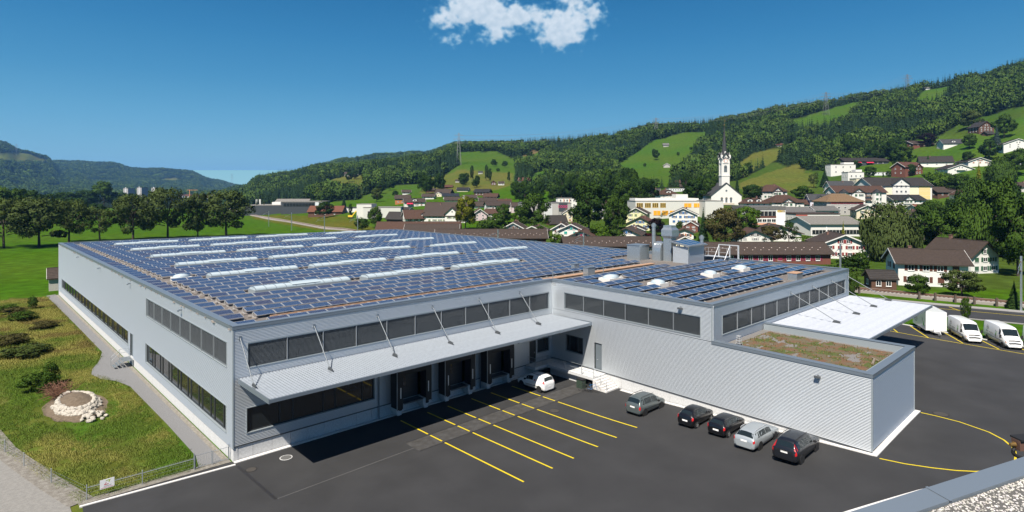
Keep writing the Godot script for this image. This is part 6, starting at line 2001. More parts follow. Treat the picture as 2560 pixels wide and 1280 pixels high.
func make_vehicles() -> void:
	var grp := "cars parked nose to the wing wall"
	# stations: x, half width, belt, top, roof half width
	var mpv := {"st": [[-0.78, 0.66, 0.80, 0.86, 0.6, 0.34], [-0.74, 0.80, 0.95, 1.02, 0.70, 0.26], [-0.66, 0.86, 1.0, 1.12, 0.70], [-0.42, 0.895, 1.0, 1.58, 0.60], [0.0, 0.9, 0.99, 1.65, 0.62], [0.9, 0.9, 0.97, 1.66, 0.64], [1.7, 0.9, 0.95, 1.60, 0.64], [2.0, 0.9, 0.94, 1.5, 0.64], [2.72, 0.89, 0.90, 1.03, 0.74], [3.25, 0.86, 0.82, 0.9, 0.7], [3.5, 0.78, 0.68, 0.76, 0.62], [3.6, 0.62, 0.55, 0.6, 0.5, 0.3]],
		"glass": [["rear_window", 2.15, 2.95, 5.15, 8.85], ["windscreen", 7.08, 7.88, 5.2, 8.8], ["side_window", 3.25, 4.0, 4.15, 4.9], ["side_window", 4.08, 5.3, 4.15, 4.9], ["side_window", 5.4, 7.1, 4.15, 4.9]],
		"lamps": [["tail_lamp", 0.6, 2.0, 3.2, 4.1, "tail"], ["headlamp", 9.2, 10.0, 4.0, 5.2, "lamp"]], "trim": [["door_strip", 3.6, 7.4, 2.9, 3.05, "rubber"]],
		"r": 0.325, "axles": [0.0, 2.68], "track": 1.56, "wide": 0.9, "mirror": Vector3(2.1, 1.0, 0.98), "rails": [-0.25, 1.75, 1.68, 0.60, "rubber"], "plate": [-0.775, 0.84]}
	vehicle("people_carrier", "grey green people carrier parked alone beside the stair, nose to the wall", "car", on(30.97, -15.75), 0.0, mpv, mats.paint_green, grp)
	var suv := {"st": [[-0.98, 0.70, 0.86, 0.92, 0.62, 0.42], [-0.94, 0.85, 1.02, 1.08, 0.74, 0.36], [-0.86, 0.92, 1.08, 1.2, 0.72, 0.34], [-0.62, 0.945, 1.09, 1.66, 0.63, 0.32], [-0.2, 0.95, 1.08, 1.75, 0.65, 0.32], [0.9, 0.95, 1.06, 1.77, 0.66, 0.32], [1.7, 0.95, 1.04, 1.72, 0.66, 0.32], [2.0, 0.95, 1.03, 1.62, 0.66, 0.32], [2.6, 0.94, 1.02, 1.13, 0.80, 0.32], [3.4, 0.91, 0.98, 1.06, 0.76, 0.34], [3.72, 0.84, 0.82, 0.92, 0.7, 0.36], [3.82, 0.66, 0.66, 0.7, 0.55, 0.4]],
		"glass": [["rear_window", 2.15, 2.9, 5.3, 8.7], ["windscreen", 7.08, 7.88, 5.2, 8.8], ["side_window", 3.35, 4.25, 4.15, 4.9], ["side_window", 4.33, 5.3, 4.15, 4.9], ["side_window", 5.38, 7.1, 4.15, 4.9]],
		"lamps": [["tail_lamp", 0.7, 1.9, 3.4, 4.2, "tail"], ["tail_lamp", 1.9, 2.95, 4.2, 5.15, "tail"], ["headlamp", 9.2, 10.0, 4.0, 5.2, "lamp"]], "trim": [["sill_strip", 3.0, 8.0, 2.0, 2.5, "rubber"], ["bumper_strip", 0.15, 0.9, 5.2, 8.8, "rubber"]],
		"r": 0.36, "axles": [0.0, 2.86], "track": 1.64, "wide": 0.95, "mirror": Vector3(2.15, 1.12, 1.03), "rails": [-0.4, 1.75, 1.79, 0.62, "rubber"], "plate": [-0.97, 0.93]}
	vehicle("parked_suv", "black sport utility car with tall red tail lamps standing end of the car row", "car", on(29.8, -30.15), 0.0, suv, mats.paint_black2, grp)
	var est := {"st": [[-1.0, 0.66, 0.74, 0.8, 0.6, 0.3], [-0.96, 0.82, 0.9, 0.97, 0.7, 0.24], [-0.88, 0.87, 0.96, 1.05, 0.7], [-0.5, 0.9, 0.96, 1.40, 0.58], [0.0, 0.905, 0.95, 1.48, 0.61], [1.0, 0.91, 0.93, 1.50, 0.63], [1.7, 0.91, 0.92, 1.45, 0.63], [2.0, 0.905, 0.91, 1.37, 0.63], [2.72, 0.89, 0.90, 0.98, 0.76], [3.35, 0.87, 0.84, 0.90, 0.72], [3.68, 0.80, 0.68, 0.75, 0.64], [3.78, 0.64, 0.55, 0.6, 0.5, 0.28]],
		"glass": [["rear_window", 2.12, 2.95, 5.15, 8.85], ["windscreen", 7.08, 7.88, 5.2, 8.8], ["side_window", 3.2, 4.05, 4.15, 4.9], ["side_window", 4.13, 5.2, 4.15, 4.9], ["side_window", 5.28, 7.1, 4.15, 4.9]],
		"lamps": [["tail_lamp", 0.6, 2.0, 3.5, 4.4, "tail"], ["headlamp", 9.2, 10.0, 4.0, 5.2, "lamp"]],
		"r": 0.33, "axles": [0.0, 2.78], "track": 1.58, "wide": 0.91, "mirror": Vector3(2.1, 0.98, 0.99), "mirror_mat": "paint_silver", "rails": [-0.3, 1.7, 1.51, 0.59, "alu"], "plate": [-0.99, 0.80]}
	vehicle("estate_car", "silver estate car with roof rails between the black hatchback and the black sport utility car", "car", on(30.3, -26.85), 0.0, est, mats.paint_silver, grp)
	var hat := {"st": [[-0.70, 0.60, 0.74, 0.8, 0.55, 0.3], [-0.66, 0.74, 0.9, 0.96, 0.62, 0.24], [-0.58, 0.80, 0.96, 1.05, 0.62], [-0.32, 0.82, 0.96, 1.35, 0.53], [0.1, 0.825, 0.95, 1.43, 0.55], [0.9, 0.83, 0.93, 1.44, 0.57], [1.5, 0.83, 0.92, 1.40, 0.57], [1.75, 0.825, 0.91, 1.32, 0.57], [2.35, 0.82, 0.88, 0.97, 0.7], [2.85, 0.79, 0.80, 0.87, 0.66], [3.08, 0.72, 0.66, 0.74, 0.56], [3.16, 0.58, 0.55, 0.6, 0.46, 0.28]],
		"glass": [["rear_window", 2.12, 2.95, 5.15, 8.85], ["windscreen", 7.08, 7.88, 5.2, 8.8], ["side_window", 3.3, 4.9, 4.15, 4.9], ["side_window", 5.0, 7.1, 4.15, 4.9]],
		"lamps": [["tail_lamp", 0.6, 2.0, 3.4, 4.3, "tail"], ["headlamp", 9.2, 10.0, 4.0, 5.2, "lamp"]],
		"r": 0.295, "axles": [0.0, 2.44], "track": 1.45, "wide": 0.83, "mirror": Vector3(1.85, 0.98, 0.90), "plate": [-0.70, 0.62]}
	vehicle("hatchback", "square backed black hatchback squeezed close to the silver estate car", "car", on(31.15, -23.9), 0.0, hat, mats.paint_black, grp)
	var sml := {"st": [[-0.68, 0.58, 0.72, 0.8, 0.5, 0.3], [-0.63, 0.73, 0.92, 1.0, 0.58, 0.24], [-0.52, 0.80, 1.0, 1.14, 0.58], [-0.25, 0.825, 1.0, 1.40, 0.50], [0.2, 0.83, 0.98, 1.52, 0.51], [0.8, 0.83, 0.96, 1.54, 0.53], [1.4, 0.83, 0.95, 1.48, 0.54], [1.72, 0.825, 0.94, 1.36, 0.56], [2.35, 0.82, 0.93, 1.03, 0.7], [2.8, 0.79, 0.84, 0.92, 0.64], [3.02, 0.70, 0.66, 0.74, 0.54], [3.1, 0.56, 0.52, 0.57, 0.44, 0.28]],
		"glass": [["rear_window", 2.12, 3.0, 5.2, 8.8], ["windscreen", 7.08, 7.88, 5.2, 8.8], ["side_window", 3.4, 4.9, 4.15, 4.9], ["side_window", 5.0, 7.1, 4.15, 4.9]],
		"lamps": [["tail_lamp", 0.7, 2.0, 3.5, 4.4, "tail"], ["headlamp", 9.2, 10.0, 4.0, 5.2, "lamp"]],
		"r": 0.295, "axles": [0.0, 2.43], "track": 1.45, "wide": 0.83, "mirror": Vector3(1.85, 1.02, 0.90), "plate": [-0.68, 0.66]}
	vehicle("hatchback", "round backed black hatchback with a bulging roof, next to the square backed one", "car", on(31.35, -20.9), 0.0, sml, mats.paint_black, grp)
	# white high-backed delivery car at the dock
	var dv := {"st": [[-0.72, 0.66, 0.76, 0.84, 0.58, 0.3], [-0.69, 0.80, 1.0, 1.06, 0.68, 0.24], [-0.64, 0.84, 1.05, 1.12, 0.68], [-0.45, 0.845, 1.05, 1.56, 0.62], [0.0, 0.85, 1.05, 1.64, 0.62], [0.9, 0.85, 1.0, 1.65, 0.62], [1.5, 0.85, 0.96, 1.60, 0.62], [1.85, 0.85, 0.94, 1.46, 0.63], [2.5, 0.84, 0.90, 1.0, 0.72], [3.0, 0.81, 0.82, 0.9, 0.68], [3.3, 0.74, 0.66, 0.74, 0.6], [3.4, 0.6, 0.52, 0.58, 0.48, 0.28]],
		"glass": [["rear_window", 2.15, 2.95, 5.2, 8.8], ["windscreen", 7.05, 7.85, 5.2, 8.8], ["side_window", 5.1, 7.15, 4.15, 4.85]],
		"lamps": [["tail_lamp", 1.0, 2.8, 3.8, 4.7, "tail"], ["headlamp", 8.9, 9.9, 4.0, 5.2, "lamp"]], "trim": [["door_strip", 3.6, 7.2, 2.6, 2.8, "rubber"]],
		"r": 0.31, "axles": [0.0, 2.62], "track": 1.46, "wide": 0.85, "mirror": Vector3(2.0, 1.02, 0.93), "mirror_mat": "rubber", "rails": [-0.1, 1.45, 1.67, 0.58, "rubber"], "plate": [-0.72, 0.62]}
	var w := vehicle("delivery_car", "small white delivery car backed under the canopy beside the loading docks", "car", on(29.5, -5.15), 90.0, dv, mats.paint_white, "")
	var lg := Shape.new()
	lg.box(Vector3(0.55, 1.08, -0.862), Vector3(0.72, 1.22, -0.852))
	made(w, "logo_patch", lg, mats.tail)
	var tx := TextMesh.new()
	tx.text = "service"
	tx.font_size = 12
	tx.pixel_size = 0.008
	tx.depth = 0.01
	# white panel vans
	var van := {"st": [[-1.25, 0.80, 1.1, 2.2, 0.74, 0.42], [-1.22, 0.92, 1.3, 2.40, 0.82, 0.4], [-1.0, 0.97, 1.35, 2.48, 0.84, 0.38], [0.6, 0.98, 1.35, 2.52, 0.85, 0.36], [2.2, 0.98, 1.35, 2.52, 0.85, 0.36], [3.1, 0.98, 1.34, 2.47, 0.84, 0.36], [3.45, 0.98, 1.33, 2.36, 0.82, 0.36], [4.15, 0.97, 1.28, 1.48, 0.80, 0.36], [4.75, 0.93, 1.08, 1.2, 0.76, 0.36], [4.98, 0.86, 0.86, 0.98, 0.7, 0.34], [5.06, 0.74, 0.62, 0.68, 0.6, 0.34]],
		"glass": [["windscreen", 6.12, 6.95, 5.15, 8.85], ["side_window", 5.1, 6.15, 4.2, 4.85]],
		"lamps": [["headlamp", 7.7, 8.7, 4.1, 5.2, "lamp"], ["turn_lamp", 8.2, 8.9, 3.5, 4.0, "orange"], ["tail_lamp", 0.1, 0.9, 3.2, 4.2, "tail"]],
		"trim": [["yellow_stripe", 2.2, 5.0, 1.9, 2.35, "yellow_pale"], ["rub_strip", 1.2, 7.0, 2.9, 3.05, "trimgrey"], ["front_bumper", 8.9, 9.95, 1.6, 3.4, "trimgrey"], ["front_bumper", 9.3, 9.95, 5.0, 9.0, "trimgrey"], ["grille", 8.3, 8.9, 5.6, 8.4, "rubber"]],
		"r": 0.34, "axles": [0.0, 4.15], "track": 1.7, "wide": 0.98, "mirror": Vector3(4.05, 1.42, 1.12), "mirror_h": 0.2, "plate": [5.07, 0.5]}
	var yaw := rad_to_deg(atan2(-2.3, -4.1))
	var spots := [[84.1, -31.0, "white panel van with a grey bumper parked beside the white trailer"], [83.95, -35.0, "white panel van with a black grille parked second from the white trailer"], [83.7, -39.0, "white panel van third from the white trailer, at the end of the bays"]]
	for q in spots:
		var v := vehicle("panel_van", q[2], "van", on(q[0], q[1]), yaw, van, mats.paint_white, "white vans in the bays")
		van_marks(v)
	trailer(yaw)

func ring(sh: Shape, c: Vector3, r: float, wide: float) -> void:
	for i in 20:
		var a0 := TAU * i / 20.0
		var a1 := TAU * (i + 1) / 20.0
		var d0 := Vector3(cos(a0), sin(a0), 0)
		var d1 := Vector3(cos(a1), sin(a1), 0)
		sh.quad(c + d0 * (r - wide), c + d0 * r, c + d1 * r, c + d1 * (r - wide))

func lettering(parent: Node, text: String, size: float, material: Material, at: Vector3, yaw: float, called := "lettering") -> void:
	var tm := TextMesh.new()
	var fo := SystemFont.new()
	fo.font_names = PackedStringArray(["Droid Sans"])
	tm.font = fo
	tm.text = text
	tm.font_size = 32
	tm.pixel_size = size / 32.0
	tm.depth = 0.006
	tm.curve_step = 4.0
	part(parent, called, tm, material, at, yaw)

func van_marks(v: Node3D) -> void:
	# round monogram, name and a leaping figure in green and gold on the flank
	for s in [1.0]:
		var m := Shape.new()
		ring(m, Vector3(0, 0, 0), 0.27, 0.05)
		made(v, "monogram_ring", m, mats.ink, Vector3(0.2, 1.78, s * 0.965), 0.0)
		lettering(v, "ae", 0.34, mats.ink, Vector3(0.2, 1.80, s * 0.97), 0.0, "monogram")
		lettering(v, "elmer - eisenhut", 0.26, mats.inkgrey, Vector3(0.75, 1.28, s * 0.985), 0.0)
		m = Shape.new()
		var c := Vector3(2.4, 1.5, s * 0.985)
		m.tri(c + Vector3(-0.1, -0.2, 0), c + Vector3(0.2, -0.25, 0), c + Vector3(0.12, 0.25, 0))
		m.tri(c + Vector3(0.1, 0.1, 0), c + Vector3(0.45, 0.25, 0), c + Vector3(0.15, 0.22, 0))
		made(v, "emblem", m, mats.green)
		m = Shape.new()
		m.tri(c + Vector3(-0.05, -0.2, 0.002), c + Vector3(0.12, -0.2, 0.002), c + Vector3(0.0, -0.75, 0.002))
		m.tri(c + Vector3(-0.1, 0.2, 0.002), c + Vector3(0.1, 0.2, 0.002), c + Vector3(0.0, 0.42, 0.002))
		made(v, "emblem", m, mats.ink)

func trailer(yaw: float) -> void:
	var at := on(83.9, -27.7)
	var o := thing("box_trailer", "tall white box trailer with a grey monogram parked in the first bay by the canopy", "trailer", at, yaw)
	var sh := Shape.new()
	sh.box(Vector3(-2.6, 0.62, -1.22), Vector3(2.6, 3.15, 1.22))
	var b := made(o, "box", sh, mats.paint_white)
	sh = Shape.new()
	for q in [[-1.23, 0.05], [1.18, 0.05]]:
		sh.box(Vector3(-2.62, 0.58, q[0]), Vector3(2.62, 0.68, q[0] + 0.05))
		sh.box(Vector3(-2.62, 3.1, q[0]), Vector3(2.62, 3.17, q[0] + 0.05))
	made(b, "edge_trim", sh, mats.alu)
	lettering(o, "ae", 0.8, mats.inkgrey, Vector3(-1.3, 1.75, 1.226), 0.0, "monogram")
	sh = Shape.new()
	ring(sh, Vector3.ZERO, 0.62, 0.09)
	made(o, "monogram_ring", sh, mats.inkgrey, Vector3(-1.3, 1.72, 1.226))
	sh = Shape.new()
	var c := Vector3(1.6, 1.5, 1.227)
	sh.tri(c + Vector3(-0.1, -0.4, 0), c + Vector3(0.5, -0.45, 0), c + Vector3(0.2, 0.3, 0))
	made(o, "emblem", sh, mats.green)
	sh = Shape.new()
	sh.tri(c + Vector3(-0.5, 0.6, 0), c + Vector3(-0.3, 0.55, 0), c + Vector3(-0.05, -0.2, 0))
	made(o, "emblem", sh, mats.ink)
	var wm := wheel_meshes(0.30)
	for x in [-0.75, -0.08]:
		for s in [-1.0, 1.0]:
			var wn := Node3D.new()
			wn.name = "wheel"
			o.add_child(wn, true)
			wn.position = Vector3(x, 0.30, s * 1.0)
			part(wn, "tyre", wm[0])
			part(wn, "rim", wm[1])
	sh = Shape.new()
	sh.bar(Vector3(-2.4, 0.52, 0.6), Vector3(2.5, 0.52, 0.6), 0.08, 0.14)
	sh.bar(Vector3(-2.4, 0.52, -0.6), Vector3(2.5, 0.52, -0.6), 0.08, 0.14)
	sh.bar(Vector3(2.4, 0.48, 0.55), Vector3(4.1, 0.45, 0.0), 0.08, 0.12)
	sh.bar(Vector3(2.4, 0.48, -0.55), Vector3(4.1, 0.45, 0.0), 0.08, 0.12)
	sh.tube(Vector3(3.6, 0.02, 0.0), Vector3(3.6, 0.75, 0.0), 0.03, 0.03, 6)
	sh.box(Vector3(4.0, 0.42, -0.06), Vector3(4.25, 0.56, 0.06))
	made(o, "drawbar", sh, mats.alu)
	sh = Shape.new()
	sh.box(Vector3(2.6, 0.5, -0.35), Vector3(3.0, 0.95, 0.35))
	made(o, "tool_box", sh, mats.paint_white)

# ---------------------------------------------------------------- yard
func asphalt_tex() -> ImageTexture:
	# patches of different batches of asphalt, and the rub marks that turning tyres leave
	var n := 1024
	var f := FastNoiseLite.new()
	f.seed = 31
	f.frequency = 0.006
	f.fractal_octaves = 5
	var base: Image = f.get_seamless_image(n, n)
	base.convert(Image.FORMAT_RGB8)
	var im := Image.create(n, n, false, Image.FORMAT_RGB8)
	for j in n:
		for i in n:
			var v := 0.80 + 0.16 * (base.get_pixel(i, j).r - 0.5)
			im.set_pixel(i, j, Color(v, v, v))
	rng.seed = 12
	for k in 130:
		var c := Vector2(rng.randf() * n, rng.randf() * n)
		var r := rng.randf_range(60.0, 520.0)
		var a0 := rng.randf() * TAU
		var len := rng.randf_range(0.3, 1.5)
		var w := rng.randf_range(2.0, 8.0)
		var up := rng.randf_range(-0.05, 0.06)
		var steps := int(r * len)
		for s in steps:
			var f0 := float(s) / steps
			var a := a0 + len * f0
			var d := Vector2(cos(a), sin(a))
			var e := up * sin(PI * f0)
			for q in range(-int(w), int(w) + 1):
				var p := c + d * (r + q)
				var x := posmod(int(p.x), n)
				var y := posmod(int(p.y), n)
				var v := im.get_pixel(x, y).r + e * (1.0 - absf(q) / (w + 1.0)) * rng.randf_range(0.1, 0.9)
				im.set_pixel(x, y, Color(v, v, v))
	for k in 60:
		var c := Vector2(rng.randf() * n, rng.randf() * n)
		var r := rng.randf_range(2.0, 9.0)
		var up := rng.randf_range(-0.16, 0.10)
		for x in range(-int(r), int(r) + 1):
			for y in range(-int(r), int(r) + 1):
				var l := Vector2(x, y).length() / r
				if l < 1.0:
					var px := posmod(int(c.x) + x, n)
					var py := posmod(int(c.y) + y, n)
					var v := im.get_pixel(px, py).r + up * (1.0 - l) * rng.randf()
					im.set_pixel(px, py, Color(v, v, v))
	return ImageTexture.create_from_image(im)

func make_yard() -> void:
	var P := func(a: Array) -> PackedVector2Array:
		var r := PackedVector2Array()
		for i in range(0, a.size(), 2):
			r.append(Vector2(a[i], a[i + 1]))
		return r
	var asphalt := worn("asphalt", Color(0.058, 0.059, 0.063), 0.86, asphalt_tex(), 0.031, grain, 0.9)
	sheet("asphalt_yard", P.call([-9.53, 0.34, -0.08, 0.1, 36.2, 0.1, 34.9, -34.2, 46.5, -34.2, 46.5, -21, 72, -21, 86.8, -20.5, 85.6, -25, 84.3, -29.5, 83.2, -34.3, 82.2, -39, 80, -48, 74, -70, 0, -70, -13, -60, -13, -30, -10.2, -8]), 1.5, 0.0, asphalt)
	var old := worn("old_asphalt", Color(0.27, 0.262, 0.245), 0.9, faint, 0.25, faint, 0.9)
	sheet("lane", P.call([-14.2, 24, -13.3, 14.9, -12.2, 9.8, -11.0, 4.4, -10.15, 0.7, -10.3, -8, -13.1, -30, -34, -30, -30, 0, -24, 30, -30, 60, -33, 60]), 3.0, -0.01, old)
	var gravel := worn("gravel", Color(0.50, 0.475, 0.43), 0.95, speck, 2.6, blotch, 0.2, 0.8)
	var sh := Shape.new()
	ribbon(sh, [Vector2(-33, 62), Vector2(-13.9, 24), Vector2(-12.8, 15), Vector2(-11.75, 10), Vector2(-10.55, 4.8), Vector2(-9.5, 0.75)], 1.5, 0.006, 1.0)
	ribbon(sh, [Vector2(-9.7, 0.72), Vector2(-0.1, 0.5)], 0.75, 0.010, 1.0)
	setting("gravel_verge", sh, gravel)
	var pathmat := worn("path_gravel", Color(0.42, 0.425, 0.44), 0.95, speck, 2.0, grain, 0.25, 0.5)
	sheet("gravel_path", P.call([-0.45, 103, -2.0, 102.3, -1.75, 80, -1.6, 60, -1.55, 44.7, -2.6, 40, -3.8, 36.5, -4.2, 34.2, -3.7, 31.5, -2.6, 29.5, -1.9, 26.3, -1.75, 12, -1.8, 3.1, -2.2, 0.9, -0.45, 0.7]), 3.0, 0.006, pathmat)
	sh = Shape.new()
	ribbon(sh, [Vector2(-0.3, 102), Vector2(-0.3, 0.8)], 0.42, 0.014, 3.0)
	setting("pebble_strip", sh, worn("pebbles", Color(0.55, 0.52, 0.46), 0.95, speck, 3.0, blotch, 0.3, 1.0))
	# concrete edgings
	sh = Shape.new()
	ribbon(sh, [Vector2(-9.7, 0.12), Vector2(-0.05, -0.62)], 0.2, 0.05, 2.0, 0.2)
	setting("kerb", sh, mats.concrete_light)
	sh = Shape.new()
	ribbon(sh, [Vector2(0.0, -0.22), Vector2(33.4, -0.22)], 0.36, 0.06, 3.0, 0.2)
	ribbon(sh, [Vector2(35.42, -10.6), Vector2(34.42, -34.5)], 0.34, 0.06, 1.5, 0.2)
	ribbon(sh, [Vector2(34.3, -34.52), Vector2(46.9, -34.52)], 0.42, 0.065, 1.5, 0.3)
	setting("kerb", sh, mats.concrete_light)
	sh = Shape.new()
	ribbon(sh, [Vector2(14, -31.4), Vector2(24.87, -35.81), Vector2(30.48, -38.27), Vector2(37.06, -41.52), Vector2(46, -46.2)], 0.36, 0.008, 1.5)
	setting("gutter_strip", sh, mats.concrete_light)
	# repaired strips and seams in the asphalt
	sh = Shape.new()
	ribbon(sh, [Vector2(11.6, -7.25), Vector2(34.2, -7.05)], 2.0, 0.005, 2.0)
	setting("asphalt_strip", sh, worn("asphalt_strip", Color(0.088, 0.088, 0.090), 0.9, grain, 1.3, blotch, 0.12))
	sh = Shape.new()
	sh.tint = Color(1, 1, 1)
	ribbon(sh, [Vector2(0.0, -0.9), Vector2(0.2, -7.8)], 0.22, 0.007, 2.0)
	ribbon(sh, [Vector2(11.6, -8.32), Vector2(34.3, -8.1)], 0.07, 0.009, 2.0)
	ribbon(sh, [Vector2(11.6, -6.2), Vector2(34.2, -6.0)], 0.05, 0.009, 2.0)
	setting("asphalt_seam", sh, paint("tar", Color(0.018, 0.018, 0.02), 0.6))
	sh = Shape.new()
	ribbon(sh, [Vector2(0.3, -7.85), Vector2(11.6, -7.5)], 0.045, 0.007, 2.0)
	setting("asphalt_seam", sh, paint("dusty_seam", Color(0.12, 0.12, 0.12), 0.95))
	# painted markings
	var yellow := worn("yellow_paint", Color(0.80, 0.62, 0.012), 0.7, grain, 1.6)
	for s in [[14.0, 14.15], [16.95, 17.2], [19.35, 19.65], [22.35, 22.65], [24.95, 25.2], [27.95, 28.15]]:
		var b := Shape.new()
		for q in [[-1.8, -6.0], [-6.35, -8.0], [-8.4, -17.7]]:
			var f0: float = (q[0] + 1.8) / -15.9
			var f1: float = (q[1] + 1.8) / -15.9
			ribbon(b, [Vector2(lerpf(s[0], s[1], f0), q[0]), Vector2(lerpf(s[0], s[1], f1), q[1])], 0.15, 0.018, 1.5)
		setting("bay_marking", b, yellow)
	sh = Shape.new()
	var arc := []
	for p in [34.1, -34.95, 34.3, -36.5, 34.85, -38.05, 35.5, -39.3, 36.3, -40.3, 37.5, -41.2, 38.5, -41.6, 39.6, -41.85, 40.6, -41.92, 41.6, -41.85, 42.5, -41.7, 43.3, -41.45, 44.5, -40.8, 45.6, -39.7, 46.5, -37.6, 46.66, -35.9, 46.63, -34.8]:
		arc.append(p)
	var ap := []
	for i in range(0, arc.size(), 2):
		ap.append(Vector2(arc[i], arc[i + 1]))
	ribbon(sh, ap, 0.14, 0.010, 0.8)
	setting("curved_marking", sh, yellow)
	sh = Shape.new()
	ribbon(sh, [Vector2(80.6, -20.8), Vector2(79.63, -25.45), Vector2(79.1, -29), Vector2(78.14, -38.45), Vector2(77.3, -47)], 0.14, 0.010, 1.5)
	for q in [[86.5, -21.4, 79.75, -24.9], [85.57, -25.02, 79.1, -28.65], [84.21, -29.44, 79.07, -32.33], [83.1, -33.4, 78.7, -36.03], [82.2, -37.2, 77.9, -39.7], [81.3, -41.2, 77.6, -43.4]]:
		ribbon(sh, [Vector2(q[0], q[1]), Vector2(q[2], q[3])], 0.14, 0.014, 1.5)
	setting("bay_marking", sh, yellow)
	# kerb behind the van bays, road, footway
	sh = Shape.new()
	ribbon(sh, [Vector2(76, -19.9), Vector2(86.9, -20.4), Vector2(85.8, -25), Vector2(84.5, -29.5), Vector2(83.4, -34.3), Vector2(82.4, -39), Vector2(80.2, -48)], 0.16, 0.08, 1.5, 0.15)
	setting("kerb", sh, mats.concrete_light)
	sh = Shape.new()
	ribbon(sh, [Vector2(90, 110), Vector2(96, 30), Vector2(99.5, -10), Vector2(102.2, -24), Vector2(104.6, -36), Vector2(118, -100)], 10.4, 0.012, 3.0)
	setting("road", sh, asphalt)
	sh = Shape.new()
	ribbon(sh, [Vector2(97.5, 30), Vector2(101, -10), Vector2(103.9, -24), Vector2(106.6, -35.5), Vector2(120.5, -100)], 0.16, 0.022, 2.0)
	for q in [[104.6, -27.0], [107.6, -36.5], [110.5, -47.0]]:
		ribbon(sh, [Vector2(q[0] + 2.4, q[1] + 1.3), Vector2(q[0] - 0.2, q[1] - 0.6)], 0.16, 0.026, 1.0)
	setting("road_marking", sh, yellow)
	sh = Shape.new()
	ribbon(sh, [Vector2(101.5, 30), Vector2(105.4, -10), Vector2(108.2, -24), Vector2(110.8, -36), Vector2(124.5, -100)], 1.8, 0.10, 3.0, 0.12)
	ribbon(sh, [Vector2(90.6, 30), Vector2(93.9, -10), Vector2(96.6, -24), Vector2(99.0, -36), Vector2(112.0, -100)], 0.3, 0.10, 3.0, 0.12)
	setting("footway", sh, worn("footway", Color(0.36, 0.35, 0.34), 0.9, grain, 1.2))
	# railway
	var line := [Vector2(131, -110), Vector2(118.6, -42), Vector2(117.3, -34.3), Vector2(115.2, -21.7), Vector2(113.2, 0), Vector2(113.0, 60), Vector2(117, 150), Vector2(127, 240), Vector2(143, 340), Vector2(165, 450), Vector2(200, 600), Vector2(250, 800)]
	sh = Shape.new()
	ribbon(sh, line, 4.6, 0.42, 6.0, 0.5)
	var rw := setting("railway_ballast", sh, worn("ballast", Color(0.26, 0.235, 0.215), 0.95, speck, 2.2, blotch, 0.15, 1.0))
	sh = Shape.new()
	var l2 := []
	var l3 := []
	for p in line:
		l2.append(p + Vector2(-0.6, 0))
		l3.append(p + Vector2(0.6, 0))
	ribbon(sh, l2, 0.08, 0.62, 6.0, 0.16)
	ribbon(sh, l3, 0.08, 0.62, 6.0, 0.16)
	made(rw, "rail", sh, paint("rust", Color(0.12, 0.065, 0.04), 0.7))
	sh = Shape.new()
	for i in 110:
		var t := -60.0 + i * 0.65
		var s := 115.2 - (t + 21.7) * 0.167 if t < -10.0 else 113.25
		sh.obox(on(s, t, 0.45), Vector3(1.25, 0, 0), Vector3(0, 0.06, 0), Vector3(0, 0, 0.12))
	tag(made(rw, "sleepers", sh, paint("sleeper", Color(0.075, 0.05, 0.04), 0.9)), "", "", "", "stuff")
	# manhole covers
	for q in [[3.29, -2.05, 0.42, 1], [0.55, -2.25, 0.36, 0], [26.0, -9.76, 0.45, 0], [47.5, -36.1, 0.55, 0]]:
		var m := Shape.new()
		var c := on(q[0], q[1], 0.0)
		m.tube(c + Vector3(0, -0.05, 0), c + Vector3(0, 0.016, 0), q[2], q[2], 20)
		var o := made(self, numbered("manhole_cover"), m, paint("cover", Color(0.10, 0.10, 0.10), 0.9) if q[3] else paint("castiron", Color(0.05, 0.045, 0.04), 0.7))
		tag(o, ["dark round manhole cover beside the corner of the factory front", "pale ringed manhole cover in front of the long ground floor window", "dark round manhole cover between the yellow bay lines", "dark round manhole cover beside the curved yellow line"][[0.55, 3.29, 26.0, 47.5].find(q[0])], "manhole")
		m = Shape.new()
		m.tube(c + Vector3(0, -0.05, 0), c + Vector3(0, 0.012, 0), float(q[2]) + 0.06, float(q[2]) + 0.06, 20)
		made(o, "ring", m, mats.concrete if q[3] else mats.rubber)

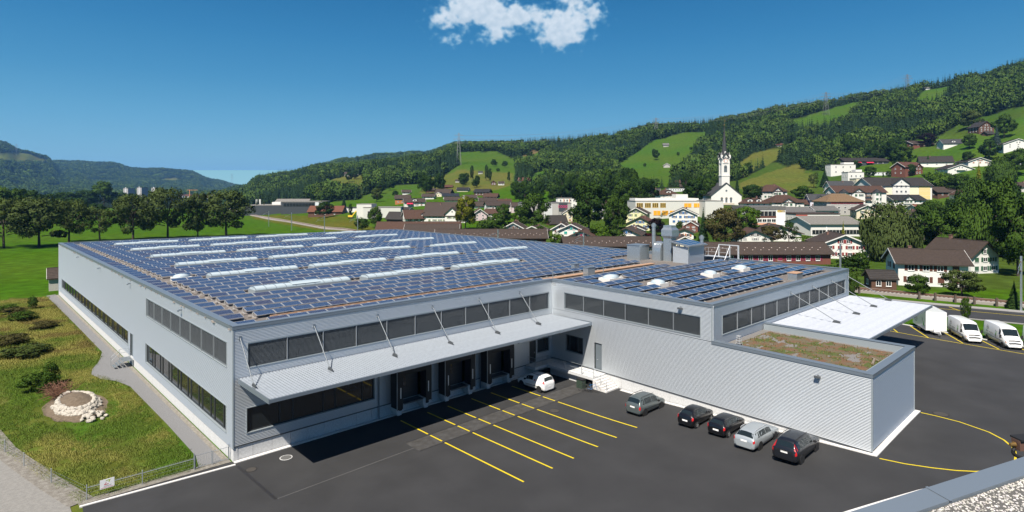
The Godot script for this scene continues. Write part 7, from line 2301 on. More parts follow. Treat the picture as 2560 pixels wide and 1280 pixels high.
# ---------------------------------------------------------------- fence, sign, mound and meadow on the west side
func make_meadow() -> void:
	rng.seed = 90
	var f := thing("wire_fence", "low wire fence with galvanised posts and a top rail along the meadow", "fence")
	var posts := [Vector2(-25, 44), Vector2(-21.5, 37), Vector2(-18, 30), Vector2(-15.2, 23), Vector2(-12.75, 14.45), Vector2(-11.85, 10.24), Vector2(-10.66, 5.53), Vector2(-9.2, 0.87), Vector2(-5.95, 0.72), Vector2(-2.56, 0.66)]
	for p in posts:
		var sh := Shape.new()
		sh.tube(on(p.x, p.y, -0.2), on(p.x, p.y, 1.02), 0.032, 0.032, 8)
		var o := made(f, "post", sh, mats.rail)
		sh = Shape.new()
		sh.dome(on(p.x, p.y, 1.02), 0.036, 0.03, 0.036, 8, 3)
		made(o, "cap", sh, mats.rail)
	var rl := Shape.new()
	for i in range(posts.size() - 3, posts.size() - 1):
		rl.tube(on(posts[i].x, posts[i].y, 0.82), on(posts[i + 1].x, posts[i + 1].y, 0.82), 0.022, 0.022, 6)
	made(f, "top_rail", rl, mats.rail)
	var wi := Shape.new()
	for i in posts.size() - 1:
		for y in [0.2, 0.45, 0.68, 0.9]:
			wi.tube(on(posts[i].x, posts[i].y, y), on(posts[i + 1].x, posts[i + 1].y, y), 0.005, 0.005, 4, false)
	made(f, "wire", wi, mats.rail)
	var gt := thing("wire_gate", "narrow double wire gate between the fence and the factory corner", "gate")
	for q in [[-2.5, -1.35, 0.66], [-1.3, -0.16, 0.6]]:
		var sh := Shape.new()
		for x in [q[0], q[1]]:
			sh.tube(on(x, q[2], 0.0), on(x, q[2], 1.05), 0.025, 0.025, 6)
		for y in [0.12, 1.03]:
			sh.tube(on(q[0], q[2], y), on(q[1], q[2], y), 0.02, 0.02, 6)
		for k in 5:
			var x := lerpf(q[0], q[1], (k + 1) / 6.0)
			sh.tube(on(x, q[2], 0.12), on(x, q[2], 1.03), 0.004, 0.004, 4, false)
		made(gt, "gate_leaf", sh, mats.rail)
	var sp := Shape.new()
	for x in [-0.12, -2.58]:
		sp.tube(on(x, 0.63, -0.1), on(x, 0.63, 1.25), 0.04, 0.04, 8)
	made(gt, "gate_post", sp, mats.rail)
	# sign on the fence: a folded green and red ribbon shaped like a Z over two grey lines and a red bar
	var a := Vector2(-8.05, 0.83)
	var sg := thing("fence_sign", "small white sign with a green and red Z emblem hung on the fence rail", "sign", on(a.x, a.y - 0.06, 0.48), 1.5)
	var b := Shape.new()
	b.box(Vector3(-0.42, 0, -0.012), Vector3(0.42, 0.62, 0.012))
	made(sg, "board", b, mats.white)
	b = Shape.new()
	var z := 0.0135
	b.quad(Vector3(-0.10, 0.5, z), Vector3(0.12, 0.5, z), Vector3(0.2, 0.55, z), Vector3(-0.06, 0.55, z))
	b.quad(Vector3(0.06, 0.38, z), Vector3(0.13, 0.38, z), Vector3(0.2, 0.55, z), Vector3(0.12, 0.5, z))
	made(sg, "emblem", b, paint("lime", Color(0.36, 0.48, 0.01), 0.6))
	b = Shape.new()
	b.quad(Vector3(-0.2, 0.24, z), Vector3(0.1, 0.24, z), Vector3(0.06, 0.29, z), Vector3(-0.13, 0.29, z))
	b.quad(Vector3(-0.2, 0.24, z), Vector3(-0.13, 0.29, z), Vector3(-0.02, 0.40, z), Vector3(-0.08, 0.40, z))
	made(sg, "emblem", b, paint("signred", Color(0.50, 0.015, 0.03), 0.6))
	b = Shape.new()
	b.box(Vector3(-0.2, 0.17, z), Vector3(0.26, 0.185, z + 0.001))
	b.box(Vector3(-0.2, 0.13, z), Vector3(0.2, 0.145, z + 0.001))
	made(sg, "text_line", b, mats.inkgrey)
	b = Shape.new()
	b.box(Vector3(-0.36, 0.05, z), Vector3(0.36, 0.075, z + 0.001))
	made(sg, "red_bar", b, mats.signbar)
	# sandy mound ringed with stones, brushwood on top
	var mc := Vector2(-7.0, 23.2)
	var md := Shape.new()
	var noise := FastNoiseLite.new()
	noise.seed = 4
	noise.frequency = 0.5
	var rings := 14
	var seg := 40
	var at := func(r: float, k: int) -> Vector3:
		var an := TAU * k / seg
		var rr := r * (1.0 + 0.12 * noise.get_noise_2d(cos(an) * 3.0, sin(an) * 3.0))
		var p := mc + Vector2(cos(an) * rr * 2.5, sin(an) * rr * 5.2)
		var h := 0.40 * smooth((0.76 - r) / 0.26) + 0.42 * smooth((0.62 - r) / 0.5) + 0.2 * smooth((1.0 - r) / 0.4)
		return on(p.x, p.y, h - 0.04 * r + 0.05 * noise.get_noise_2d(p.x * 3.0, p.y * 3.0))
	for j in rings:
		for k in seg:
			var r0 := float(j) / rings
			var r1 := float(j + 1) / rings
			md.quad(at.call(r1, k), at.call(r1, k + 1), at.call(r0, k + 1), at.call(r0, k))
	var mo := made(self, numbered("sand_mound"), md, worn("sand", Color(0.36, 0.28, 0.20), 0.95, speck, 1.6, blotch, 0.25, 2.0))
	tag(mo, "low sandy mound ringed with pale field stones in the meadow", "mound")
	var stones := []
	for i in 4:
		var s := Shape.new()
		s.blob(Vector3.ZERO, Vector3(0.5, 0.36, 0.42), 8, 5, 0.16, rng)
		stones.append(s.mesh())
	var smat := worn("fieldstone", Color(0.56, 0.53, 0.48), 0.9, blotch, 0.9)
	for row in [[0.56, 0.50, 54, 0.24], [0.62, 0.30, 52, 0.28], [0.68, 0.12, 48, 0.30]]:
		for k in row[2]:
			var an: float = TAU * (k + rng.randf() * 0.5) / row[2]
			if sin(an) > 0.2 and row[0] > 0.57:
				continue
			var p: Vector2 = mc + Vector2(cos(an) * float(row[0]) * 2.5, sin(an) * float(row[0]) * 5.2)
			var o := part(mo, "stone", stones[rng.randi() % 4], smat)
			o.position = on(p.x, p.y, row[1] + rng.randf_range(0.0, 0.1))
			o.rotation = Vector3(rng.randf_range(-0.3, 0.3), rng.randf() * TAU, 0)
			o.scale = Vector3.ONE * rng.randf_range(0.75, 1.35) * float(row[3]) * 2.0
	var pile := thing("stone_pile", "small heap of pale round stones beside the sandy mound", "stones", on(-6.3, 18.2))
	for i in 34:
		var r := sqrt(rng.randf()) * 0.95
		var an := rng.randf() * TAU
		var o := part(pile, "stone", stones[rng.randi() % 4], smat)
		o.position = Vector3(cos(an) * r, 0.62 * (1.0 - r) + 0.05, sin(an) * r * 1.2)
		o.rotation = Vector3(rng.randf(), rng.randf() * TAU, 0)
		o.scale = Vector3.ONE * rng.randf_range(0.3, 0.55)
	var bw := Shape.new()
	for i in 260:
		var c := Vector3(rng.randfn() * 0.5, absf(rng.randfn()) * 0.34 + 0.1, rng.randfn() * 0.9)
		var d := Vector3(rng.randfn() * 0.5, rng.randfn() * 0.22, rng.randfn()).normalized() * rng.randf_range(0.35, 0.9)
		bw.tube(c - d, c + d, 0.026, 0.012, 4, false)
	tag(made(self, numbered("brushwood_heap"), bw, worn("brushwood", Color(0.20, 0.098, 0.058), 0.95, grain, 2.0), on(-8.0, 27.2, 0.4)), "heap of reddish brown brushwood on the back of the sandy mound", "brushwood")
	# meadow grass
	var gm := Shape.new()
	for i in 16:
		var an := rng.randf() * TAU
		var d := Vector3(cos(an), 0, sin(an))
		var p := d * rng.randf() * 0.30
		var sd := d.cross(Vector3.UP) * 0.02
		var tip := p + d * rng.randf_range(0.04, 0.14) + Vector3(0, rng.randf_range(0.05, 0.14), 0)
		var n := (Vector3.UP + d * 0.5).normalized()
		gm.soft(p - sd, p + sd, tip, n, n, n)
	var xf := []
	var tn := []
	noise.frequency = 0.07
	var n2 := FastNoiseLite.new()
	n2.seed = 14
	n2.frequency = 0.3
	for i in 90000:
		var t := 0.8 + 100.0 * pow(rng.randf(), 1.25)
		var s := rng.randf_range(-34.0, -1.7)
		var lane_s := -9.6 - maxf(0.0, t - 0.9) * 0.235 - maxf(0.0, t - 14.0) * 0.22 if t < 45.0 else -40.0
		if s < lane_s:
			continue
		if s > -2.1 + 0.3 * n2.get_noise_1d(t * 4.0) or (s > -4.3 and t > 29.0 and t < 43.0 and s > -4.2 + absf(t - 35.0) * 0.32):
			continue
		var e := Vector2((s - mc.x) / 2.5, (t - mc.y) / 5.2).length()
		if e < 0.95 or (e < 1.35 and rng.randf() < 0.75):
			continue
		var k := noise.get_noise_2d(s * 1.2, t)
		if n2.get_noise_2d(s, t) > 0.28 and t < 30.0 and rng.randf() < 0.8:
			continue
		var sc := rng.randf_range(0.6, 1.25) * (1.0 + 0.6 * smooth((t - 36.0) / 12.0))
		xf.append(Transform3D(Basis(Vector3.UP, rng.randf() * TAU).scaled(Vector3(sc, sc * rng.randf_range(0.6, 1.2), sc)), on(s, t, -0.05)))
		var c := Color(0.110, 0.172, 0.030).lerp(Color(0.27, 0.255, 0.075), smooth(0.5 + k * 1.6 + 0.5 * smooth((t - 34.0) / 20.0) - 0.2))
		if t > 48.0 and n2.get_noise_2d(s * 0.6, t * 0.6) > 0.15:
			c = c.lerp(Color(0.15, 0.10, 0.05), 0.6)
		var v := rng.randf_range(0.75, 1.25)
		tn.append(Color(c.r * v, c.g * v, c.b * v))
	var mm := MultiMesh.new()
	mm.transform_format = MultiMesh.TRANSFORM_3D
	mm.use_colors = true
	mm.mesh = gm.mesh()
	mm.instance_count = xf.size()
	for i in xf.size():
		mm.set_instance_transform(i, xf[i])
		mm.set_instance_color(i, tn[i])
	var mi := MultiMeshInstance3D.new()
	mi.name = "meadow_grass"
	mi.multimesh = mm
	var mt := paint("blade", Color(1, 1, 1), 0.8)
	mt.vertex_color_use_as_albedo = true
	mt.metallic_specular = 0.1
	mt.backlight_enabled = true
	mt.backlight = Color(0.3, 0.36, 0.12).linear_to_srgb()
	mi.material_override = mt
	add_child(mi)
	tag(mi, "rough uncut meadow grass beside the gravel path", "grass", "", "stuff")
	print("grass ", xf.size())

# ---------------------------------------------------------------- the roof the picture was taken from
func make_near_roof() -> void:
	var o := thing("neighbouring_building", "near flat roof with pale gravel and a broad grey metal parapet", "building")
	var a := Vector2(-7.34, -45.79)
	var d := Vector2(3.68, -1.30).normalized()
	var n := Vector2(d.y, -d.x)       # points to the camera's side
	var L := func(u: float, v: float, h: float) -> Vector3:
		var p := a + d * u + n * v
		return Vector3(p.x, h, -p.y)
	var sh := Shape.new()
	var i0 := -16.0
	for k in 12:
		var u0 := i0 + k * 2.5
		var q := Shape.new()
		q.quad(L.call(u0, 0.30, 16.78), L.call(u0 + 2.49, 0.30, 16.78), L.call(u0 + 2.49, 0.0, 16.82), L.call(u0, 0.0, 16.82))
		q.quad(L.call(u0, 0.0, 16.82), L.call(u0 + 2.49, 0.0, 16.82), L.call(u0 + 2.49, 0.0, 16.6), L.call(u0, 0.0, 16.6))
		q.quad(L.call(u0 + 2.49, 0.30, 16.78), L.call(u0, 0.30, 16.78), L.call(u0, 0.30, 16.6), L.call(u0 + 2.49, 0.30, 16.6))
		q.quad(L.call(u0 - 0.02, 0.32, 16.785), L.call(u0 + 0.03, 0.32, 16.785), L.call(u0 + 0.03, -0.01, 16.828), L.call(u0 - 0.02, -0.01, 16.828))
		made(o, "parapet_coping", q, mats.coping)
	sh.quad(L.call(-16, 0.29, 16.62), L.call(14, 0.29, 16.62), L.call(14, 0.02, 16.62), L.call(-16, 0.02, 16.62))
	sh.quad(L.call(-16, 0.03, 0), L.call(14, 0.03, 0), L.call(14, 0.03, 16.62), L.call(-16, 0.03, 16.62))
	sh.quad(L.call(14, 0.03, 0), L.call(14, 22, 0), L.call(14, 22, 16.55), L.call(14, 0.03, 16.55))
	sh.quad(L.call(-16, 22, 0), L.call(-16, 0.03, 0), L.call(-16, 0.03, 16.55), L.call(-16, 22, 16.55))
	made(o, "wall", sh, mats.concrete)
	sh = Shape.new()
	sh.quad(L.call(-16, 22, 16.73), L.call(14, 22, 16.73), L.call(14, 0.28, 16.73), L.call(-16, 0.28, 16.73))
	var rf := made(o, "roof", sh, worn("roof_gravel", Color(0.42, 0.41, 0.39), 0.95, speck, 6.0, grain, 1.5, 1.0))
	rng.seed = 8
	var pb := Shape.new()
	pb.blob(Vector3.ZERO, Vector3(0.022, 0.014, 0.018), 6, 4, 0.2, rng)
	var mm := MultiMesh.new()
	mm.transform_format = MultiMesh.TRANSFORM_3D
	mm.use_colors = true
	mm.mesh = pb.mesh()
	mm.instance_count = 9000
	for i in 9000:
		var p: Vector3 = L.call(rng.randf_range(-0.5, 6.5), 0.32 + 2.6 * pow(rng.randf(), 1.3), 16.735)
		mm.set_instance_transform(i, Transform3D(Basis(Vector3.UP, rng.randf() * TAU).scaled(Vector3.ONE * rng.randf_range(0.4, 0.9)), p))
		var v := rng.randf_range(0.25, 0.62)
		mm.set_instance_color(i, Color(v, v * rng.randf_range(0.93, 1.0), v * rng.randf_range(0.85, 0.97)))
	var mi := MultiMeshInstance3D.new()
	mi.name = "roof_pebbles"
	mi.multimesh = mm
	var pm := paint("pebble", Color(1, 1, 1), 0.9)
	pm.vertex_color_use_as_albedo = true
	mi.material_override = pm
	rf.add_child(mi)
	tag(mi, "", "", "", "stuff")
	# rusty brown jib end reaching in over the parapet
	var j := thing("jib_arm", "rusty brown steel jib arm with a black hose reaching over the parapet edge", "jib")
	sh = Shape.new()
	var p0: Vector3 = L.call(4.55, -0.42, 16.74)
	var p1: Vector3 = L.call(6.6, 0.35, 16.86)
	sh.bar(p0, p1, 0.16, 0.17)
	made(j, "box_beam", sh, paint("brownsteel", Color(0.12, 0.066, 0.05), 0.55))
	sh = Shape.new()
	sh.bar(p0 + Vector3(0, 0.10, 0), p1 + Vector3(0, 0.10, 0), 0.22, 0.03)
	for k in 5:
		var c := p0.lerp(p1, 0.22 + k * 0.16) + Vector3(0, 0.14, 0)
		sh.tube(c, c + Vector3(0, 0.05, 0), 0.022, 0.022, 6)
	made(j, "bolt_flange", sh, mats.rubber)
	sh = Shape.new()
	var hp := []
	var q0 := p0 + (p0 - p1).normalized() * 0.02
	for k in 9:
		var f := k / 8.0
		hp.append(q0 + (p0 - p1).normalized() * 0.10 * sin(f * PI) + (p1 - p0) * 0.36 * f * f + Vector3(0, -0.06 - 0.36 * f + 0.05 * f * f, 0))
	sh.path(hp, 0.03, 6)
	made(j, "hose", sh, mats.rubber)
	sh = Shape.new()
	sh.tube(q0, q0 + (p0 - p1).normalized() * 0.08, 0.05, 0.03, 6)
	made(j, "nozzle", sh, paint("brass", Color(0.3, 0.16, 0.07), 0.5))

# ---------------------------------------------------------------- village
const WALL := {"white": Color(0.74, 0.73, 0.70), "cream": Color(0.66, 0.60, 0.44), "yellow": Color(0.70, 0.68, 0.42), "butter": Color(0.74, 0.60, 0.28), "pink": Color(0.60, 0.48, 0.50), "wood": Color(0.11, 0.055, 0.035), "redwood": Color(0.17, 0.06, 0.04), "grey": Color(0.42, 0.41, 0.39), "dark": Color(0.045, 0.055, 0.065), "lavender": Color(0.62, 0.60, 0.68), "orange": Color(0.42, 0.16, 0.06), "pale": Color(0.62, 0.62, 0.58), "concrete": Color(0.36, 0.35, 0.33), "render": Color(0.52, 0.50, 0.46), "sky": Color(0.68, 0.72, 0.76)}
const ROOF := {"brown": Color(0.123, 0.087, 0.070), "red": Color(0.225, 0.090, 0.058), "dark": Color(0.072, 0.062, 0.058), "slate": Color(0.109, 0.116, 0.131), "tan": Color(0.435, 0.290, 0.160), "grey": Color(0.319, 0.319, 0.319), "concrete": Color(0.435, 0.420, 0.406), "orange": Color(0.377, 0.145, 0.080), "black": Color(0.041, 0.041, 0.046), "rust": Color(0.167, 0.084, 0.055), "solar": Color(0.029, 0.043, 0.072), "pale": Color(0.493, 0.478, 0.450)}
const SHUT := {"": Color(0.3, 0.3, 0.3), "brown": Color(0.10, 0.035, 0.022), "red": Color(0.22, 0.04, 0.04), "green": Color(0.035, 0.10, 0.055), "teal": Color(0.015, 0.28, 0.24), "blue": Color(0.03, 0.12, 0.30), "grey": Color(0.35, 0.35, 0.36), "orange": Color(0.35, 0.13, 0.06), "moss": Color(0.16, 0.21, 0.10), "crimson": Color(0.2, 0.015, 0.05)}

func wall_mat(k: String) -> StandardMaterial3D:
	return worn("wall_" + k, WALL[k], 0.9, faint, 0.3)

func roof_mat(k: String) -> StandardMaterial3D:
	return worn("roof_" + k, ROOF[k], 0.85, speck, 0.7, blotch, 0.16)

func courses(sh: Shape, a: Vector3, b: Vector3, c: Vector3, d: Vector3, step := 0.55) -> void:
	# tile courses from the eaves a-b up to the ridge d-c, each lapping the one below
	var n := clampi(int((d - a).length() / step), 3, 22)
	var up := (b - a).cross(d - a).normalized() * 0.05
	for i in n:
		var f0 := float(i) / n
		var f1 := float(i + 1) / n
		var l0 := a.lerp(d, f0)
		var r0 := b.lerp(c, f0)
		var l1 := a.lerp(d, f1)
		var r1 := b.lerp(c, f1)
		sh.quad(l0 + up, r0 + up, r1 + up * 0.15, l1 + up * 0.15)
		sh.quad(l0, r0, r0 + up, l0 + up)

func window_parts(w: float, h: float, shut: String) -> Array:
	var key := "house_window%.2f_%.2f" % [w, h]
	if not shared.has(key):
		var f := Shape.new()
		var e := 0.07
		f.box(Vector3(-w / 2, -h / 2, 0), Vector3(w / 2, -h / 2 + e, 0.07))
		f.box(Vector3(-w / 2, h / 2 - e, 0), Vector3(w / 2, h / 2, 0.07))
		f.box(Vector3(-w / 2, -h / 2 + e, 0), Vector3(-w / 2 + e, h / 2 - e, 0.07))
		f.box(Vector3(w / 2 - e, -h / 2 + e, 0), Vector3(w / 2, h / 2 - e, 0.07))
		f.box(Vector3(-0.035, -h / 2 + e, 0), Vector3(0.035, h / 2 - e, 0.06))
		f.box(Vector3(-w / 2 - 0.06, -h / 2 - 0.07, 0), Vector3(w / 2 + 0.06, -h / 2 - 0.005, 0.13))
		var p := Shape.new()
		p.quad(Vector3(-w / 2 + e, -h / 2 + e, 0.03), Vector3(w / 2 - e, -h / 2 + e, 0.03), Vector3(w / 2 - e, h / 2 - e, 0.03), Vector3(-w / 2 + e, h / 2 - e, 0.03))
		var s := Shape.new()
		s.box(Vector3(-w * 0.25, -h / 2, 0.02), Vector3(w * 0.25, h / 2, 0.07))
		for i in 6:
			var y := lerpf(-h / 2 + 0.1, h / 2 - 0.1, i / 5.0)
			s.box(Vector3(-w * 0.2, y - 0.03, 0.07), Vector3(w * 0.2, y + 0.03, 0.085))
		shared[key] = [f.mesh(), p.mesh(), s.mesh()]
	return shared[key]

func put_window(o: Node, at: Vector3, yaw: float, w: float, h: float, shut: String, closed: bool, detail: int, frame := "white") -> void:
	var m := window_parts(w, h, shut)
	var f := part(o, "window", m[0], mats[frame], at, yaw)
	if detail >= 1:
		part(f, "pane", m[1], mats.glass)
	if shut and detail >= 1:
		var sm := paint("shutter_" + shut, SHUT[shut], 0.75)
		if closed:
			part(f, "shutter", m[2], sm, Vector3(-w * 0.25, 0, 0.06))
			part(f, "shutter", m[2], sm, Vector3(w * 0.25, 0, 0.06))
		elif detail >= 2:
			part(f, "shutter", m[2], sm, Vector3(-w * 0.76, 0, -0.01))
			part(f, "shutter", m[2], sm, Vector3(w * 0.76, 0, -0.01))

# One house: kind G shows its gable to the front, E its eaves, H has a hipped roof, F is flat.
func house(d: Array) -> Node3D:
	var s: float = d[0]
	var t: float = d[1]
	var W: float = d[3]
	var D: float = d[4]
	var hw: float = d[5]
	var hr: float = d[6]
	var kind: String = d[7]
	var wall: String = d[8]
	var roof: String = d[9]
	var shut: String = d[10]
	var floors: int = d[11]
	var cols: int = d[12]
	var detail: int = d[13]
	var o := thing(d[15], d[14], d[16], on(s, t), FACE + float(d[2]), "village houses" if String(d[16]) == "house" else "")
	var x := W / 2
	var z := D / 2
	var b := Shape.new()
	var low := -4.0
	var wm := wall_mat(wall)
	b.quad(Vector3(-x, low, z), Vector3(x, low, z), Vector3(x, hw, z), Vector3(-x, hw, z))
	b.quad(Vector3(x, low, -z), Vector3(-x, low, -z), Vector3(-x, hw, -z), Vector3(x, hw, -z))
	b.quad(Vector3(x, low, z), Vector3(x, low, -z), Vector3(x, hw, -z), Vector3(x, hw, z))
	b.quad(Vector3(-x, low, -z), Vector3(-x, low, z), Vector3(-x, hw, z), Vector3(-x, hw, -z))
	if kind == "G":
		b.tri(Vector3(-x, hw, z), Vector3(x, hw, z), Vector3(0, hw + hr, z))
		b.tri(Vector3(x, hw, -z), Vector3(-x, hw, -z), Vector3(0, hw + hr, -z))
	elif kind == "E":
		b.tri(Vector3(x, hw, z), Vector3(x, hw, -z), Vector3(x, hw + hr, 0))
		b.tri(Vector3(-x, hw, -z), Vector3(-x, hw, z), Vector3(-x, hw + hr, 0))
	made(o, "wall", b, wm)
	var r := Shape.new()
	var ov := 0.75 if W > 6.0 else 0.35
	var th := 0.2
	var rm := roof_mat(roof)
	var rn: MeshInstance3D
	if kind == "G" or kind == "E":
		var g := kind == "G"
		var half := (x if g else z)
		var len := (z if g else x) + ov
		var sl := hr / half
		var eh := hw - sl * ov
		var F := func(a: float, y: float, c: float) -> Vector3: return Vector3(a, y, c) if g else Vector3(c, y, -a)
		for sd in [1.0, -1.0]:
			var e0: Vector3 = F.call(sd * (half + ov), eh + th, len * sd)
			var e1: Vector3 = F.call(sd * (half + ov), eh + th, -len * sd)
			var t1: Vector3 = F.call(0.0, hw + hr + th, -len * sd)
			var t0: Vector3 = F.call(0.0, hw + hr + th, len * sd)
			courses(r, e0, e1, t1, t0, 0.55 if detail < 3 else 0.34)
			var dn := Vector3(0, -th * 1.0, 0)
			r.quad(e0 + dn, e1 + dn, e1, e0)
			r.quad(e1 + dn, e0 + dn, t0 + dn, t1 + dn)
			r.quad(t0 + dn, e0 + dn, e0, t0)
			r.quad(e1 + dn, t1 + dn, t1, e1)
		r.bar(F.call(0.0, hw + hr + th + 0.05, len), F.call(0.0, hw + hr + th + 0.05, -len), 0.3, 0.12)
		rn = made(o, "roof", r, rm)
		if detail >= 1 and roof != "solar":
			var v := Shape.new()
			for sd in [1.0, -1.0]:
				for e in [len + 0.03, -len - 0.03]:
					v.bar(F.call(sd * (half + ov), eh + th * 0.4, e), F.call(0.0, hw + hr + th * 0.4, e), 0.05, 0.3)
			made(rn, "verge_board", v, mats.white_dull if wall != "wood" and int(W * 7) % 3 != 0 else paint("darkboard", Color(0.06, 0.04, 0.03), 0.8))
	elif kind == "H":
		var ri := maxf(0.4, x - z * 0.85)
		var e := [Vector3(-x - ov, hw, z + ov), Vector3(x + ov, hw, z + ov), Vector3(x + ov, hw, -z - ov), Vector3(-x - ov, hw, -z - ov)]
		var p0 := Vector3(-ri, hw + hr, 0)
		var p1 := Vector3(ri, hw + hr, 0)
		courses(r, e[0], e[1], p1, p0)
		courses(r, e[2], e[3], p0, p1)
		courses(r, e[1], e[2], p1, p1)
		courses(r, e[3], e[0], p0, p0)
		r.box(Vector3(-x - ov, hw - 0.2, -z - ov), Vector3(x + ov, hw - 0.01, z + ov))
		rn = made(o, "roof", r, rm)
	else:
		r.box(Vector3(-x - 0.15, hw, -z - 0.15), Vector3(x + 0.15, hw + hr, z + 0.15))
		rn = made(o, "roof", r, rm)
	# chimney
	if kind != "F" and detail >= 1 and String(d[16]) == "house":
		var c := Shape.new()
		var cx := rng.randf_range(-0.25, 0.25) * W
		var cz := rng.randf_range(-0.3, 0.1) * D
		var rh := hw + hr * (1.0 - absf(cx if kind == "G" else cz) / (x if kind == "G" else z))
		c.box(Vector3(cx - 0.3, rh - 0.6, cz - 0.3), Vector3(cx + 0.3, rh + 1.0, cz + 0.3))
		c.box(Vector3(cx - 0.38, rh + 1.0, cz - 0.38), Vector3(cx + 0.38, rh + 1.1, cz + 0.38))
		made(rn, "chimney", c, paint("chimney", Color(0.16, 0.09, 0.07), 0.9))
	# windows
	if detail >= 0 and floors > 0:
		var fh := hw / floors
		for fl in floors:
			for c in cols:
				var u := ((c + 0.5) / cols - 0.5) * W * 0.86 + rng.randf_range(-0.15, 0.15)
				put_window(o, Vector3(u, fh * (fl + 0.55), z + 0.005), 0.0, minf(1.15, W / cols * 0.42), minf(1.35, fh * 0.5), shut, rng.randf() < 0.25, detail)
			if detail >= 1:
				var n := maxi(1, int(D / 4.5))
				for c in n:
					var u := ((c + 0.5) / n - 0.5) * D * 0.8
					put_window(o, Vector3(-x - 0.005, fh * (fl + 0.55), u), -90.0, minf(1.1, D / n * 0.4), minf(1.3, fh * 0.5), shut, rng.randf() < 0.3, detail)
					put_window(o, Vector3(x + 0.005, fh * (fl + 0.55), u), 90.0, minf(1.1, D / n * 0.4), minf(1.3, fh * 0.5), shut, rng.randf() < 0.3, detail)
		if kind == "G" and hr > 2.0 and detail >= 1:
			for u in ([-0.9, 0.9] if W > 9.0 else [0.0]):
				put_window(o, Vector3(u, hw + hr * 0.3, z + 0.005), 0.0, 0.95, minf(1.1, hr * 0.4), shut, false, detail)
	for e in d[17]:
		extra(o, e, W, D, hw, hr, wall, roof, shut, detail, rn)
	return o

